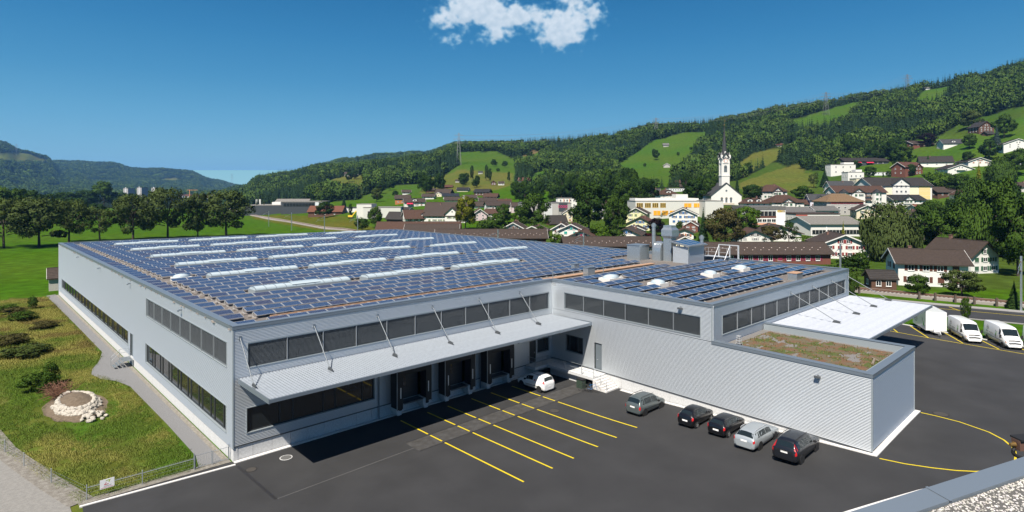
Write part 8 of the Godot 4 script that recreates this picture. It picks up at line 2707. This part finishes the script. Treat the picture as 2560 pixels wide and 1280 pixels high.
func extra(o: Node3D, e: Array, W: float, D: float, hw: float, hr: float, wall: String, roof: String, shut: String, detail: int, rn: Node) -> void:
	var z := D / 2
	match e[0]:
		"balcony":     # u, y, width
			var s := Shape.new()
			s.box(Vector3(e[1] - e[3] / 2, e[2] - 0.15, z + 0.01), Vector3(e[1] + e[3] / 2, e[2], z + 1.3))
			for k in int(e[3] / 0.25):
				var x: float = e[1] - e[3] / 2 + k * 0.25
				s.box(Vector3(x, e[2], z + 1.24), Vector3(x + 0.16, e[2] + 0.95, z + 1.28))
			s.box(Vector3(e[1] - e[3] / 2, e[2] + 0.92, z + 1.22), Vector3(e[1] + e[3] / 2, e[2] + 1.0, z + 1.31))
			made(o, "balcony", s, wall_mat("wood") if wall != "white" or e[1] > 0 else mats.white_dull)
		"gable":       # cross gable on the front: u, width, height of its eaves, rise, wall key
			var s := Shape.new()
			var u: float = e[1]
			var w: float = e[2] / 2
			var he: float = e[3]
			var ri: float = e[4]
			var zf := z + 0.5
			s.quad(Vector3(u - w, 0, zf), Vector3(u + w, 0, zf), Vector3(u + w, he, zf), Vector3(u - w, he, zf))
			s.tri(Vector3(u - w, he, zf), Vector3(u + w, he, zf), Vector3(u, he + ri, zf))
			s.quad(Vector3(u + w, 0, zf), Vector3(u + w, 0, 0), Vector3(u + w, he, 0), Vector3(u + w, he, zf))
			s.quad(Vector3(u - w, 0, 0), Vector3(u - w, 0, zf), Vector3(u - w, he, zf), Vector3(u - w, he, 0))
			var g := made(o, "front_gable", s, wall_mat(e[5]))
			s = Shape.new()
			var ov := 0.6
			var dy := ri / w * ov
			for sd in [1.0, -1.0]:
				var a := Vector3(u + sd * (w + ov), he - dy + 0.2, zf + ov if sd > 0 else -1.0)
				var b := Vector3(u + sd * (w + ov), he - dy + 0.2, -1.0 if sd > 0 else zf + ov)
				var c := Vector3(u, he + ri + 0.2, -1.0 if sd > 0 else zf + ov)
				var d := Vector3(u, he + ri + 0.2, zf + ov if sd > 0 else -1.0)
				courses(s, a, b, c, d)
				s.bar(Vector3(u + sd * (w + ov), he - dy, zf + ov), Vector3(u, he + ri, zf + ov), 0.1, 0.36)
			made(g, "gable_roof", s, roof_mat(roof))
			var n := maxi(1, int(e[2] / 3.0))
			var fl := maxi(1, int(he / 2.9))
			for j in fl:
				for k in n:
					put_window(g, Vector3(u + ((k + 0.5) / n - 0.5) * e[2] * 0.8, he / fl * (j + 0.55), zf + 0.005), 0.0, 1.3, 1.35, shut, rng.randf() < 0.3, detail)
			put_window(g, Vector3(u, he + ri * 0.3, zf + 0.005), 0.0, 0.9, 0.8, "", false, detail)
		"turret":      # u, radius, height, cone height
			var s := Shape.new()
			var c := Vector3(e[1], 0, z + 0.3)
			s.tube(c, c + Vector3(0, e[3], 0), e[2], e[2], 8, false)
			var g := made(o, "turret", s, wall_mat(wall))
			s = Shape.new()
			s.tube(c + Vector3(0, e[3], 0), c + Vector3(0, e[3] + e[4], 0), e[2] + 0.5, 0.03, 8, true)
			made(g, "turret_roof", s, roof_mat("slate"))
			for k in 3:
				for a in [-22.5, 22.5, 67.5]:
					var an := deg_to_rad(a)
					put_window(g, c + Vector3(sin(an) * e[2] * 0.935, e[3] - 1.1 - k * 2.8, cos(an) * e[2] * 0.935), a, 1.3, 1.2, "green", true, 2)
		"band":        # strip of windows: u0, u1, y0, y1, n, frame key
			var n: int = e[5]
			for k in n:
				var w: float = (e[2] - e[1]) / n
				put_window(o, Vector3(e[1] + w * (k + 0.5), (e[3] + e[4]) / 2, z + 0.005), 0.0, w * 0.9, e[4] - e[3], "", false, 1, e[6])
		"blindband":   # closed awnings or blinds
			for k in int(e[5]):
				var w: float = (e[2] - e[1]) / int(e[5])
				var s := Shape.new()
				s.box(Vector3(e[1] + w * k + 0.08, e[3], z + 0.02), Vector3(e[1] + w * (k + 1) - 0.08, e[4], z + 0.12))
				made(o, "sun_blind", s, mats[e[6]])
		"awning":
			var s := Shape.new()
			s.quad(Vector3(e[1], e[3], z + 1.8), Vector3(e[2], e[3], z + 1.8), Vector3(e[2], e[3] + 0.8, z + 0.05), Vector3(e[1], e[3] + 0.8, z + 0.05))
			s.quad(Vector3(e[1], e[3] - 0.25, z + 1.8), Vector3(e[2], e[3] - 0.25, z + 1.8), Vector3(e[2], e[3], z + 1.8), Vector3(e[1], e[3], z + 1.8))
			made(o, "awning", s, mats[e[4]])
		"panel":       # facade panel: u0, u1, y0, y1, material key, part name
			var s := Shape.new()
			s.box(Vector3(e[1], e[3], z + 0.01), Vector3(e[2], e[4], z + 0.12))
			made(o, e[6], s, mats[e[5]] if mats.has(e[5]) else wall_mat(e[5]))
		"box":         # rooftop or side volume: x0, x1, y0, y1, z0, z1, wall key, part name
			var s := Shape.new()
			s.box(Vector3(e[1], e[3], e[5]), Vector3(e[2], e[4], e[6]))
			made(o, e[8], s, wall_mat(e[7]))
		"snow":        # snow hooks along the eaves of the front slope
			for row in [0.22, 0.42]:
				for k in int(W / 2.2):
					var s := Shape.new()
					var x := -W / 2 + 1.0 + k * 2.2 + (1.1 if row > 0.3 else 0.0)
					var p := Vector3(x, hw + hr * row + 0.22, z * (1.0 - row))
					s.box(p, p + Vector3(0.22, 0.14, 0.12))
					made(rn, "snow_guard", s, mats.pinkish)
		"text":
			lettering(o, e[1], e[2], mats[e[3]], Vector3(e[4], e[5], z + 0.14), 0.0)
		"dormer":
			var u: float = e[1]
			var s := Shape.new()
			var y0 := hw + hr * 0.18
			var zz := z * 0.8
			s.box(Vector3(u - 1.4, y0, 0.2), Vector3(u + 1.4, y0 + 1.5, zz))
			var g := made(o, "dormer", s, wall_mat(wall))
			s = Shape.new()
			for sd in [1.0, -1.0]:
				var a := Vector3(u + sd * 1.8, y0 + 1.4, zz + 0.4 if sd > 0 else 0.0)
				var b := Vector3(u + sd * 1.8, y0 + 1.4, 0.0 if sd > 0 else zz + 0.4)
				courses(s, a, b, Vector3(u, y0 + 2.4, 0.0 if sd > 0 else zz + 0.4), Vector3(u, y0 + 2.4, zz + 0.4 if sd > 0 else 0.0))
			s.tri(Vector3(u - 1.4, y0 + 1.5, zz), Vector3(u + 1.4, y0 + 1.5, zz), Vector3(u, y0 + 2.25, zz))
			made(g, "dormer_roof", s, roof_mat(roof))
			put_window(g, Vector3(u, y0 + 0.8, zz + 0.005), 0.0, 1.4, 1.1, "", false, 1)

func make_church() -> void:
	var o := thing("church", "white village church with a tall slender spire and a clock on its tower", "church", on(CHURCH[0], CHURCH[1]), FACE)
	var wm := wall_mat("white")
	var b := Shape.new()
	var x := 8.6
	var y0 := 5.4
	var hr := 7.0
	b.quad(Vector3(-x, -4, 0), Vector3(x, -4, 0), Vector3(x, y0, 0), Vector3(-x, y0, 0))
	b.tri(Vector3(-x, y0, 0), Vector3(x, y0, 0), Vector3(0, y0 + hr, 0))
	b.quad(Vector3(x, -4, 0), Vector3(x, -4, -26), Vector3(x, y0, -26), Vector3(x, y0, 0))
	b.quad(Vector3(-x, -4, -26), Vector3(-x, -4, 0), Vector3(-x, y0, 0), Vector3(-x, y0, -26))
	made(o, "nave", b, wm)
	var r := Shape.new()
	for sd in [1.0, -1.0]:
		var a := Vector3(sd * (x + 0.5), y0 - 0.2, 0.4 if sd > 0 else -26.4)
		var c := Vector3(sd * (x + 0.5), y0 - 0.2, -26.4 if sd > 0 else 0.4)
		courses(r, a, c, Vector3(0, y0 + hr + 0.25, -26.4 if sd > 0 else 0.4), Vector3(0, y0 + hr + 0.25, 0.4 if sd > 0 else -26.4))
		r.bar(Vector3(sd * (x + 0.5), y0 - 0.3, 0.35), Vector3(0, y0 + hr + 0.1, 0.35), 0.2, 0.3)
	made(o, "roof", r, roof_mat("slate"))
	for u in [-2.6, 0.0, 2.6]:
		var w := Shape.new()
		w.box(Vector3(u - 0.62, 1.3, 0.0), Vector3(u + 0.62, 3.6, 0.06))
		w.tube(Vector3(u, 3.6, 0.0), Vector3(u, 3.6, 0.06), 0.62, 0.62, 16)
		var n := made(o, "arched_window", w, mats.leadglass)
		w = Shape.new()
		for k in 8:
			var a0 := PI * k / 8.0
			var a1 := PI * (k + 1) / 8.0
			w.bar(Vector3(u + cos(a0) * 0.74, 3.6 + sin(a0) * 0.74, 0.06), Vector3(u + cos(a1) * 0.74, 3.6 + sin(a1) * 0.74, 0.06), 0.14, 0.2)
		made(n, "arch", w, mats.stone)
	var ro := Shape.new()
	ro.tube(Vector3(0, 8.0, 0.0), Vector3(0, 8.0, 0.08), 0.55, 0.55, 16)
	made(o, "round_window", ro, mats.leadglass)
	var po := Shape.new()
	po.box(Vector3(-3.6, 0, 0.1), Vector3(3.6, 1.0, 2.6))
	po.box(Vector3(-3.2, -3, 0.1), Vector3(3.2, 0, 2.3))
	made(o, "porch", po, mats.stone)
	# tower
	var t := 2.25
	var tz := -3.4
	b = Shape.new()
	b.box(Vector3(-t, 0, tz - t), Vector3(t, 16.6, tz + t))
	b.box(Vector3(-t + 0.2, 16.6, tz - t + 0.2), Vector3(t - 0.2, 26.0, tz + t - 0.2))
	b.box(Vector3(-t - 0.2, 16.3, tz - t - 0.2), Vector3(t + 0.2, 16.8, tz + t + 0.2))
	b.box(Vector3(-t - 0.1, 23.6, tz - t - 0.1), Vector3(t + 0.1, 24.0, tz + t + 0.1))
	for sx in [-1.0, 1.0]:
		for sz in [-1.0, 1.0]:
			b.box(Vector3(sx * (t - 0.3) - 0.35, 16.8, tz + sz * (t - 0.3) - 0.35), Vector3(sx * (t - 0.3) + 0.35, 26.2, tz + sz * (t - 0.3) + 0.35))
			b.tube(Vector3(sx * t, 26.2, tz + sz * t), Vector3(sx * t, 30.0, tz + sz * t), 0.25, 0.05, 6)
			b.box(Vector3(sx * t - 0.5, 25.8, tz + sz * t - 0.5), Vector3(sx * t + 0.5, 28.3, tz + sz * t + 0.5))
	for q in [[0, 1], [1, 0], [0, -1], [-1, 0]]:
		var n := Vector3(q[0], 0, q[1])
		var l := Vector3(q[1], 0, -q[0])
		var c := Vector3(0, 26.0, tz) + n * (t - 0.15)
		b.tri(c - l * t, c + l * t, c + Vector3(0, 3.4, 0))
	var tw := made(o, "tower", b, wm)
	r = Shape.new()
	for q in [[0, 1], [1, 0], [0, -1], [-1, 0]]:
		var n := Vector3(q[0], 0, q[1])
		var l := Vector3(q[1], 0, -q[0])
		var c := Vector3(0, 26.0, tz) + n * (t + 0.3)
		r.bar(c - l * (t + 0.5) + Vector3(0, -0.2, 0), c + Vector3(0, 3.7, 0), 0.6, 0.35)
		r.bar(c + l * (t + 0.5) + Vector3(0, -0.2, 0), c + Vector3(0, 3.7, 0), 0.6, 0.35)
		var i := Vector3(0, 29.6, tz)
		r.quad(c - l * (t + 0.4), c + Vector3(0, 3.7, 0), i, i - l * t - Vector3(0, 3.0, 0))
		r.quad(c + Vector3(0, 3.7, 0), c + l * (t + 0.4), i + l * t - Vector3(0, 3.0, 0), i)
	r.tube(Vector3(0, 26.5, tz), Vector3(0, 30.5, tz), 2.3, 1.4, 8, false)
	r.tube(Vector3(0, 30.5, tz), Vector3(0, 45.0, tz), 1.4, 0.12, 8, false)
	var sp := made(o, "spire", r, roof_mat("slate"))
	r = Shape.new()
	r.tube(Vector3(0, 45.0, tz), Vector3(0, 48.0, tz), 0.07, 0.05, 6)
	r.blob(Vector3(0, 45.6, tz), Vector3(0.35, 0.35, 0.35))
	r.box(Vector3(-0.05, 47.8, tz - 0.03), Vector3(0.9, 48.1, tz + 0.03))
	made(sp, "weathercock", r, mats.brass)
	r = Shape.new()
	r.tube(Vector3(0, 28.6, tz + 1.6), Vector3(0, 30.4, tz + 1.6), 0.55, 0.45, 8)
	made(sp, "lucarne", r, wm)
	var ck := Shape.new()
	ck.tube(Vector3(0, 24.9, tz + t - 0.2), Vector3(0, 24.9, tz + t + 0.1), 1.05, 1.05, 24)
	var cf := made(tw, "clock_face", ck, mats.clockred)
	ck = Shape.new()
	ck.tube(Vector3(0, 24.9, tz + t), Vector3(0, 24.9, tz + t + 0.14), 0.78, 0.78, 24)
	for k in 12:
		var a := TAU * k / 12.0
		ck.obox(Vector3(cos(a) * 0.9, 24.9 + sin(a) * 0.9, tz + t + 0.12), Vector3(cos(a), sin(a), 0) * 0.12, Vector3(-sin(a), cos(a), 0) * 0.04, Vector3(0, 0, 0.02))
	made(cf, "dial", ck, mats.white)
	ck = Shape.new()
	ck.bar(Vector3(0, 24.9, tz + t + 0.16), Vector3(0.45, 25.25, tz + t + 0.16), 0.1, 0.05)
	ck.bar(Vector3(0, 24.9, tz + t + 0.16), Vector3(-0.7, 25.0, tz + t + 0.16), 0.08, 0.05)
	made(cf, "hands", ck, mats.brass)
	var lw := Shape.new()
	lw.box(Vector3(-0.9, 18.6, tz + t - 0.2), Vector3(0.9, 21.6, tz + t - 0.12))
	lw.tube(Vector3(0, 21.6, tz + t - 0.2), Vector3(0, 21.6, tz + t - 0.12), 0.9, 0.9, 16)
	made(tw, "belfry_window", lw, mats.leadglass)

func pylon(called: String, label: String, at: Vector3, h: float, wide: float) -> void:
	var o := thing(called, label, "pylon", at, FACE, "pylons on the ridge")
	var sh := Shape.new()
	var a := wide * 0.5
	for sx in [-1.0, 1.0]:
		for sz in [-1.0, 1.0]:
			sh.bar(Vector3(sx * a, -3, sz * a), Vector3(sx * a * 0.18, h, sz * a * 0.18), 0.32, 0.32)
	for k in 8:
		var f0 := k / 8.0
		var f1 := (k + 1) / 8.0
		var w0 := lerpf(a, a * 0.18, f0)
		var w1 := lerpf(a, a * 0.18, f1)
		sh.bar(Vector3(-w0, h * f0, w0), Vector3(w1, h * f1, w1), 0.16, 0.16)
		sh.bar(Vector3(w0, h * f0, w0), Vector3(-w1, h * f1, w1), 0.16, 0.16)
	made(o, "lattice", sh, mats.lattice)
	for y in [0.68, 0.8, 0.92]:
		sh = Shape.new()
		var l := wide * (1.15 - absf(y - 0.8) * 2.0)
		sh.bar(Vector3(-l, h * y, 0), Vector3(l, h * y, 0), 0.3, 0.35)
		sh.bar(Vector3(-l, h * y, 0), Vector3(0, h * (y + 0.05), 0), 0.18, 0.18)
		sh.bar(Vector3(l, h * y, 0), Vector3(0, h * (y + 0.05), 0), 0.18, 0.18)
		made(o, "crossarm", sh, mats.lattice)

func mast(s: float, t: float, label: String, h := 9.0) -> void:
	var o := thing("catenary_mast", label, "mast", on(s, t), 0.0, "masts along the railway")
	var sh := Shape.new()
	sh.box(Vector3(-0.14, -0.5, -0.14), Vector3(0.14, h, 0.14))
	made(o, "post", sh, mats.galv)
	sh = Shape.new()
	sh.tube(Vector3(0, h - 0.8, 0), Vector3(-3.4, h - 1.7, 0), 0.05, 0.05, 6)
	sh.tube(Vector3(0, h - 2.4, 0), Vector3(-3.2, h - 1.9, 0), 0.05, 0.05, 6)
	sh.tube(Vector3(-2.6, h - 1.9, 0), Vector3(-3.9, h - 2.5, 0), 0.035, 0.035, 6)
	made(o, "bracket", sh, mats.galv)
	sh = Shape.new()
	for p in [Vector3(-0.35, h - 0.9, 0), Vector3(-0.35, h - 2.35, 0)]:
		sh.tube(p, p + Vector3(-0.4, -0.05, 0), 0.09, 0.09, 8)
	made(o, "insulator", sh, paint("insulator", Color(0.10, 0.05, 0.04), 0.4))

func wire(called: String, label: String, pts: Array, r: float, sag: float) -> void:
	var sh := Shape.new()
	for i in pts.size() - 1:
		for k in 8:
			var f0 := k / 8.0
			var f1 := (k + 1) / 8.0
			var a: Vector3 = pts[i].lerp(pts[i + 1], f0) - Vector3(0, sag * 4.0 * f0 * (1.0 - f0), 0)
			var b: Vector3 = pts[i].lerp(pts[i + 1], f1) - Vector3(0, sag * 4.0 * f1 * (1.0 - f1), 0)
			sh.tube(a, b, r, r, 4, false)
	tag(made(self, numbered(called), sh, mats.lattice), label, "cable")

func make_village() -> void:
	rng.seed = 200
	for d in HOUSES:
		house(d)
	make_church()
	rng.seed = 300
	for d in TREES:
		# s, t, tall, wide, shape, leaf, name, label, group
		tree(d[6], d[7], on(d[0], d[1]), d[2], d[3], tree_kind(d[4]), d[5], d[8])
	for d in PYLONS:
		pylon("power_pylon", d[4], on(d[0], d[1]), d[2], d[3])
	# cables between the pylons
	for k in 3:
		for sd in [-1.0, 1.0]:
			var pts := []
			for d in PYLONS:
				if d[5] == 0:
					continue
				var y: float = [0.68, 0.8, 0.92][k]
				var l: float = d[3] * (1.15 - absf(y - 0.8) * 2.0) * sd
				var r := Vector3(CS, 0, SN) * l
				pts.append(on(d[0], d[1], d[2] * y) + r)
			wire("power_cable", "%s power cable on the %s arms of the ridge pylons" % [["lowest", "middle", "topmost"][k], "valley side" if sd > 0 else "hill side"], pts, 0.07, 9.0)
	for d in MASTS:
		mast(d[0], d[1], d[2])
	for k in POSTS.size():
		var d: Array = POSTS[k]
		var sh := Shape.new()
		sh.box(Vector3(-0.16, -0.3, -0.12), Vector3(0.16, 1.35 + 0.1 * sin(k * 2.1), 0.12))
		var o := thing("wooden_post", d[2], "post", on(d[0], d[1]), FACE + 8.0 * sin(k * 3.0), "old sleepers set upright as garden posts")
		made(o, "sleeper", sh, worn("oldwood", Color(0.13, 0.10, 0.08) if k != 4 else Color(0.13, 0.10, 0.08), 0.95, grain, 2.0))
		sh = Shape.new()
		sh.box(Vector3(-0.18, 1.3, -0.02), Vector3(0.18, 1.36, 0.14))
		made(o, "strap", sh, paint("rust", Color(0.12, 0.065, 0.04), 0.7))

func make_materials() -> void:
	grain = noise_tex(0.09, 0.72, 1.0, 4, 1)
	blotch = noise_tex(0.018, 0.72, 1.0, 5, 2, 0.06)
	speck = noise_tex(0.22, 0.50, 1.0, 3, 3)
	bumpy = noise_tex(0.25, 0.0, 1.0, 3, 4)
	faint = noise_tex(0.02, 0.88, 1.0, 5, 6)
	var m := paint("cladding", Color(0.60, 0.635, 0.67), 0.55, 0.88)
	m.metallic_specular = 0.5
	paint("frame", Color(0.27, 0.31, 0.34), 0.5, 0.2)
	paint("slat", Color(0.26, 0.29, 0.32), 0.5, 0.2)
	paint("rail", Color(0.33, 0.36, 0.39), 0.5, 0.5)
	paint("strut", Color(0.16, 0.18, 0.20), 0.5, 0.4)
	paint("darkframe", Color(0.028, 0.031, 0.034), 0.45)
	paint("glass", Color(0.012, 0.015, 0.017), 0.04).metallic_specular = 0.6
	paint("carglass", Color(0.012, 0.018, 0.02), 0.03).metallic_specular = 0.6
	paint("leadglass", Color(0.12, 0.14, 0.15), 0.3)
	paint("coping", Color(0.165, 0.20, 0.24), 0.42, 0.3)
	worn("canopy", Color(0.29, 0.325, 0.37), 0.45, faint, 0.2)
	worn("canopy_white", Color(0.43, 0.465, 0.53), 0.5, faint, 0.2)
	paint("darkmetal", Color(0.09, 0.10, 0.11), 0.5, 0.3)
	paint("doorgrey", Color(0.12, 0.145, 0.165), 0.5)
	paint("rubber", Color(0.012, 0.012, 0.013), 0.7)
	paint("white", Color(0.78, 0.78, 0.78), 0.6)
	paint("white_dull", Color(0.62, 0.61, 0.59), 0.8)
	worn("concrete", Color(0.60, 0.61, 0.62), 0.9, faint, 0.5)
	worn("concrete_light", Color(0.68, 0.67, 0.66), 0.9, faint, 0.5)
	worn("gravel_roof", Color(0.30, 0.265, 0.245), 0.95, speck, 1.4, faint, 0.12)
	paint("alu", Color(0.60, 0.62, 0.65), 0.4, 0.5)
	paint("panel_frame", Color(0.40, 0.43, 0.47), 0.45, 0.4)
	paint("rack", Color(0.60, 0.60, 0.58), 0.5, 0.4)
	worn("ballast", Color(0.52, 0.47, 0.43), 0.95, speck, 2.0)
	worn("timber", Color(0.52, 0.32, 0.20), 0.9, grain, 1.0)
	paint("acrylic", Color(0.40, 0.47, 0.51), 0.25).metallic_specular = 0.5
	var gv := worn("galv", Color(0.52, 0.57, 0.60), 0.32, faint, 0.35)
	gv.metallic = 0.75
	paint("tyre", Color(0.016, 0.016, 0.017), 0.85)
	paint("rim", Color(0.55, 0.56, 0.57), 0.3, 0.7)
	for c in [["paint_green", Color(0.095, 0.118, 0.122)], ["paint_black", Color(0.006, 0.006, 0.008)], ["paint_black2", Color(0.012, 0.014, 0.019)], ["paint_silver", Color(0.36, 0.40, 0.43)], ["paint_white", Color(0.78, 0.79, 0.80)]]:
		var p := paint(c[0], c[1], 0.35, 0.35 if c[0] != "paint_white" else 0.0)
		p.clearcoat_enabled = true
		p.clearcoat = 0.8
		p.clearcoat_roughness = 0.06
	paint("tail", Color(0.45, 0.012, 0.015), 0.2)
	paint("lamp", Color(0.62, 0.64, 0.66), 0.12, 0.2)
	paint("orange", Color(0.62, 0.16, 0.02), 0.25)
	paint("yellow_pale", Color(0.75, 0.68, 0.30), 0.5)
	paint("trimgrey", Color(0.16, 0.17, 0.18), 0.6)
	paint("ink", Color(0.025, 0.025, 0.04), 0.6)
	paint("inkgrey", Color(0.16, 0.17, 0.18), 0.7)
	paint("green", Color(0.10, 0.42, 0.06), 0.6)
	paint("signbar", Color(0.55, 0.05, 0.09), 0.6)
	paint("stone", Color(0.50, 0.44, 0.36), 0.9)
	paint("brass", Color(0.45, 0.28, 0.10), 0.35, 0.8)
	paint("clockred", Color(0.42, 0.13, 0.06), 0.6)
	paint("lattice", Color(0.20, 0.21, 0.21), 0.6, 0.4)
	paint("pinkish", Color(0.60, 0.50, 0.47), 0.8)
	paint("yellow_frame", Color(0.72, 0.46, 0.02), 0.6)
	paint("orange_blind", Color(0.72, 0.33, 0.01), 0.7)
	paint("red_awning", Color(0.58, 0.02, 0.07), 0.7)
	paint("pink_sign", Color(0.62, 0.02, 0.16), 0.6)
	paint("sign_yellow", Color(0.80, 0.56, 0.04), 0.6)
	paint("blind_cream", Color(0.72, 0.66, 0.48), 0.7)
	paint("brown_band", Color(0.13, 0.045, 0.03), 0.8)
	paint("brick_pink", Color(0.60, 0.30, 0.20), 0.9)
	paint("red_beam", Color(0.40, 0.07, 0.04), 0.8)
	paint("shut_grey", Color(0.45, 0.44, 0.46), 0.7)
	paint("netting", Color(0.55, 0.10, 0.11), 0.8)
	paint("garden_red", Color(0.15, 0.02, 0.02), 0.8)

func _ready() -> void:
	make_view()
	make_materials()
	read_meadows()
	var t0 := Time.get_ticks_msec()
	make_terrain()
	print("terrain ", Time.get_ticks_msec() - t0)
	make_yard()
	make_factory()
	print("factory ", Time.get_ticks_msec() - t0)
	make_near_roof()
	make_village()
	print("village ", Time.get_ticks_msec() - t0)
	make_forest()
	print("forest ", Time.get_ticks_msec() - t0)
	make_vehicles()
	make_meadow()
	make_bits()
	print("all ", Time.get_ticks_msec() - t0)

func bicycle(at: Vector3, yaw: float, label: String, frame: Material) -> void:
	var o := thing("bicycle", label, "bicycle", at, yaw, "bicycles by the stair")
	for x in [-0.52, 0.52]:
		var w := Shape.new()
		for k in 18:
			var a0 := TAU * k / 18.0
			var a1 := TAU * (k + 1) / 18.0
			w.tube(Vector3(x + cos(a0) * 0.33, 0.34 + sin(a0) * 0.33, 0), Vector3(x + cos(a1) * 0.33, 0.34 + sin(a1) * 0.33, 0), 0.017, 0.017, 5, false)
		for k in 8:
			var a := TAU * k / 8.0
			w.tube(Vector3(x, 0.34, 0), Vector3(x + cos(a) * 0.32, 0.34 + sin(a) * 0.32, 0), 0.004, 0.004, 3, false)
		made(o, "wheel", w, mats.tyre)
	var f := Shape.new()
	var bb := Vector3(-0.08, 0.30, 0)
	var st := Vector3(-0.22, 0.82, 0)
	var hd := Vector3(0.36, 0.86, 0)
	for q in [[bb, st], [bb, hd - Vector3(0, 0.12, 0)], [st - Vector3(0, 0.08, 0), hd], [bb, Vector3(-0.52, 0.34, 0)], [st - Vector3(0, 0.1, 0), Vector3(-0.52, 0.34, 0)], [hd, Vector3(0.52, 0.34, 0)]]:
		f.tube(q[0], q[1], 0.018, 0.018, 6)
	made(o, "frame", f, frame)
	f = Shape.new()
	f.tube(hd, hd + Vector3(-0.02, 0.16, 0), 0.014, 0.014, 5)
	f.tube(hd + Vector3(-0.02, 0.16, -0.28), hd + Vector3(-0.02, 0.16, 0.28), 0.014, 0.014, 5)
	made(o, "handlebar", f, mats.rubber)
	f = Shape.new()
	f.blob(st + Vector3(-0.02, 0.1, 0), Vector3(0.14, 0.04, 0.07), 8, 4)
	made(o, "saddle", f, mats.rubber)

func hedge(label: String, pts: Array, high: float, wide: float, leaf_key: String) -> void:
	var o := Node3D.new()
	o.name = numbered("hedge")
	add_child(o)
	tag(o, label, "hedge")
	var sh := Shape.new()
	for i in pts.size() - 1:
		var a: Vector2 = pts[i]
		var b: Vector2 = pts[i + 1]
		var d := (b - a).normalized()
		var n := d.orthogonal()
		for k in int(a.distance_to(b) * 70.0):
			var f := rng.randf()
			var p := a.lerp(b, f)
			var u := rng.randf_range(-1, 1)
			var y := rng.randf()
			if rng.randf() < 0.6:
				u = signf(u) * rng.randf_range(0.85, 1.05)
			else:
				y = rng.randf_range(0.9, 1.05)
			var q := on(p.x + n.x * u * wide * 0.5, p.y + n.y * u * wide * 0.5, y * high)
			leaf(sh, q, Vector3(n.x * u, 0.5 + y * 0.6, -n.y * u).normalized(), 0.30)
	made(o, "foliage", sh, foliage(leaf_key, LEAF[leaf_key]))

func make_bits() -> void:
	rng.seed = 500
	bicycle(on(32.75, -8.9), -62.0, "blue bicycle leaning beside the concrete stair", paint("bluebike", Color(0.03, 0.16, 0.42), 0.35))
	bicycle(on(32.35, -8.35), -70.0, "black bicycle with a basket behind the blue one", paint("blackbike", Color(0.02, 0.03, 0.025), 0.4))
	var s := Shape.new()
	s.box(Vector3(-0.3, 0, -0.4), Vector3(0.3, 0.9, 0.4))
	var o := thing("waste_bin", "dark green bin under the concrete landing", "bin", on(33.0, -7.2), 0.0)
	made(o, "bin_body", s, paint("bingreen", Color(0.03, 0.05, 0.035), 0.6))
	s = Shape.new()
	s.box(Vector3(-0.33, 0.9, -0.43), Vector3(0.33, 0.98, 0.43))
	made(o, "lid", s, mats.rubber)
	hedge("clipped green hedge before the sports hall", HEDGE_A, 2.4, 2.0, "bright")
	hedge("low green hedge in front of the white houses across the railway", HEDGE_B, 1.5, 1.2, "mid")
	# far sheds, crane and machines
	var c := thing("tower_crane", "orange tower crane far down the valley", "crane", on(CRANE[0], CRANE[1]), FACE)
	s = Shape.new()
	s.bar(Vector3(0, 0, 0), Vector3(0, 21, 0), 1.2, 1.2)
	made(c, "tower", s, paint("craneorange", Color(0.55, 0.25, 0.08), 0.7))
	s = Shape.new()
	s.bar(Vector3(-7, 20, 0), Vector3(20, 20, 0), 0.9, 0.8)
	made(c, "jib", s, paint("craneorange", Color(0.55, 0.25, 0.08), 0.7))
	for q in EXCAVATORS:
		var e := thing("excavator", q[2], "excavator", on(q[0], q[1]), FACE + float(q[3]), "yellow excavators")
		s = Shape.new()
		s.box(Vector3(-1.6, 0.0, -1.3), Vector3(1.6, 0.8, -0.7))
		s.box(Vector3(-1.6, 0.0, 0.7), Vector3(1.6, 0.8, 1.3))
		made(e, "track", s, mats.rubber)
		s = Shape.new()
		s.box(Vector3(-1.7, 0.85, -1.2), Vector3(0.9, 2.0, 1.2))
		s.bar(Vector3(0.9, 1.6, 0.2), Vector3(3.2, 4.8, 0.2), 0.4, 0.5)
		s.bar(Vector3(3.2, 4.8, 0.2), Vector3(5.2, 2.6, 0.2), 0.35, 0.4)
		made(e, "body", s, mats.sign_yellow)
		s = Shape.new()
		s.box(Vector3(0.0, 2.0, -1.1), Vector3(1.2, 3.1, 0.0))
		made(e, "cab", s, mats.glass)
		s = Shape.new()
		s.box(Vector3(4.9, 1.6, -0.4), Vector3(5.8, 2.6, 0.8))
		made(e, "bucket", s, mats.darkmetal)
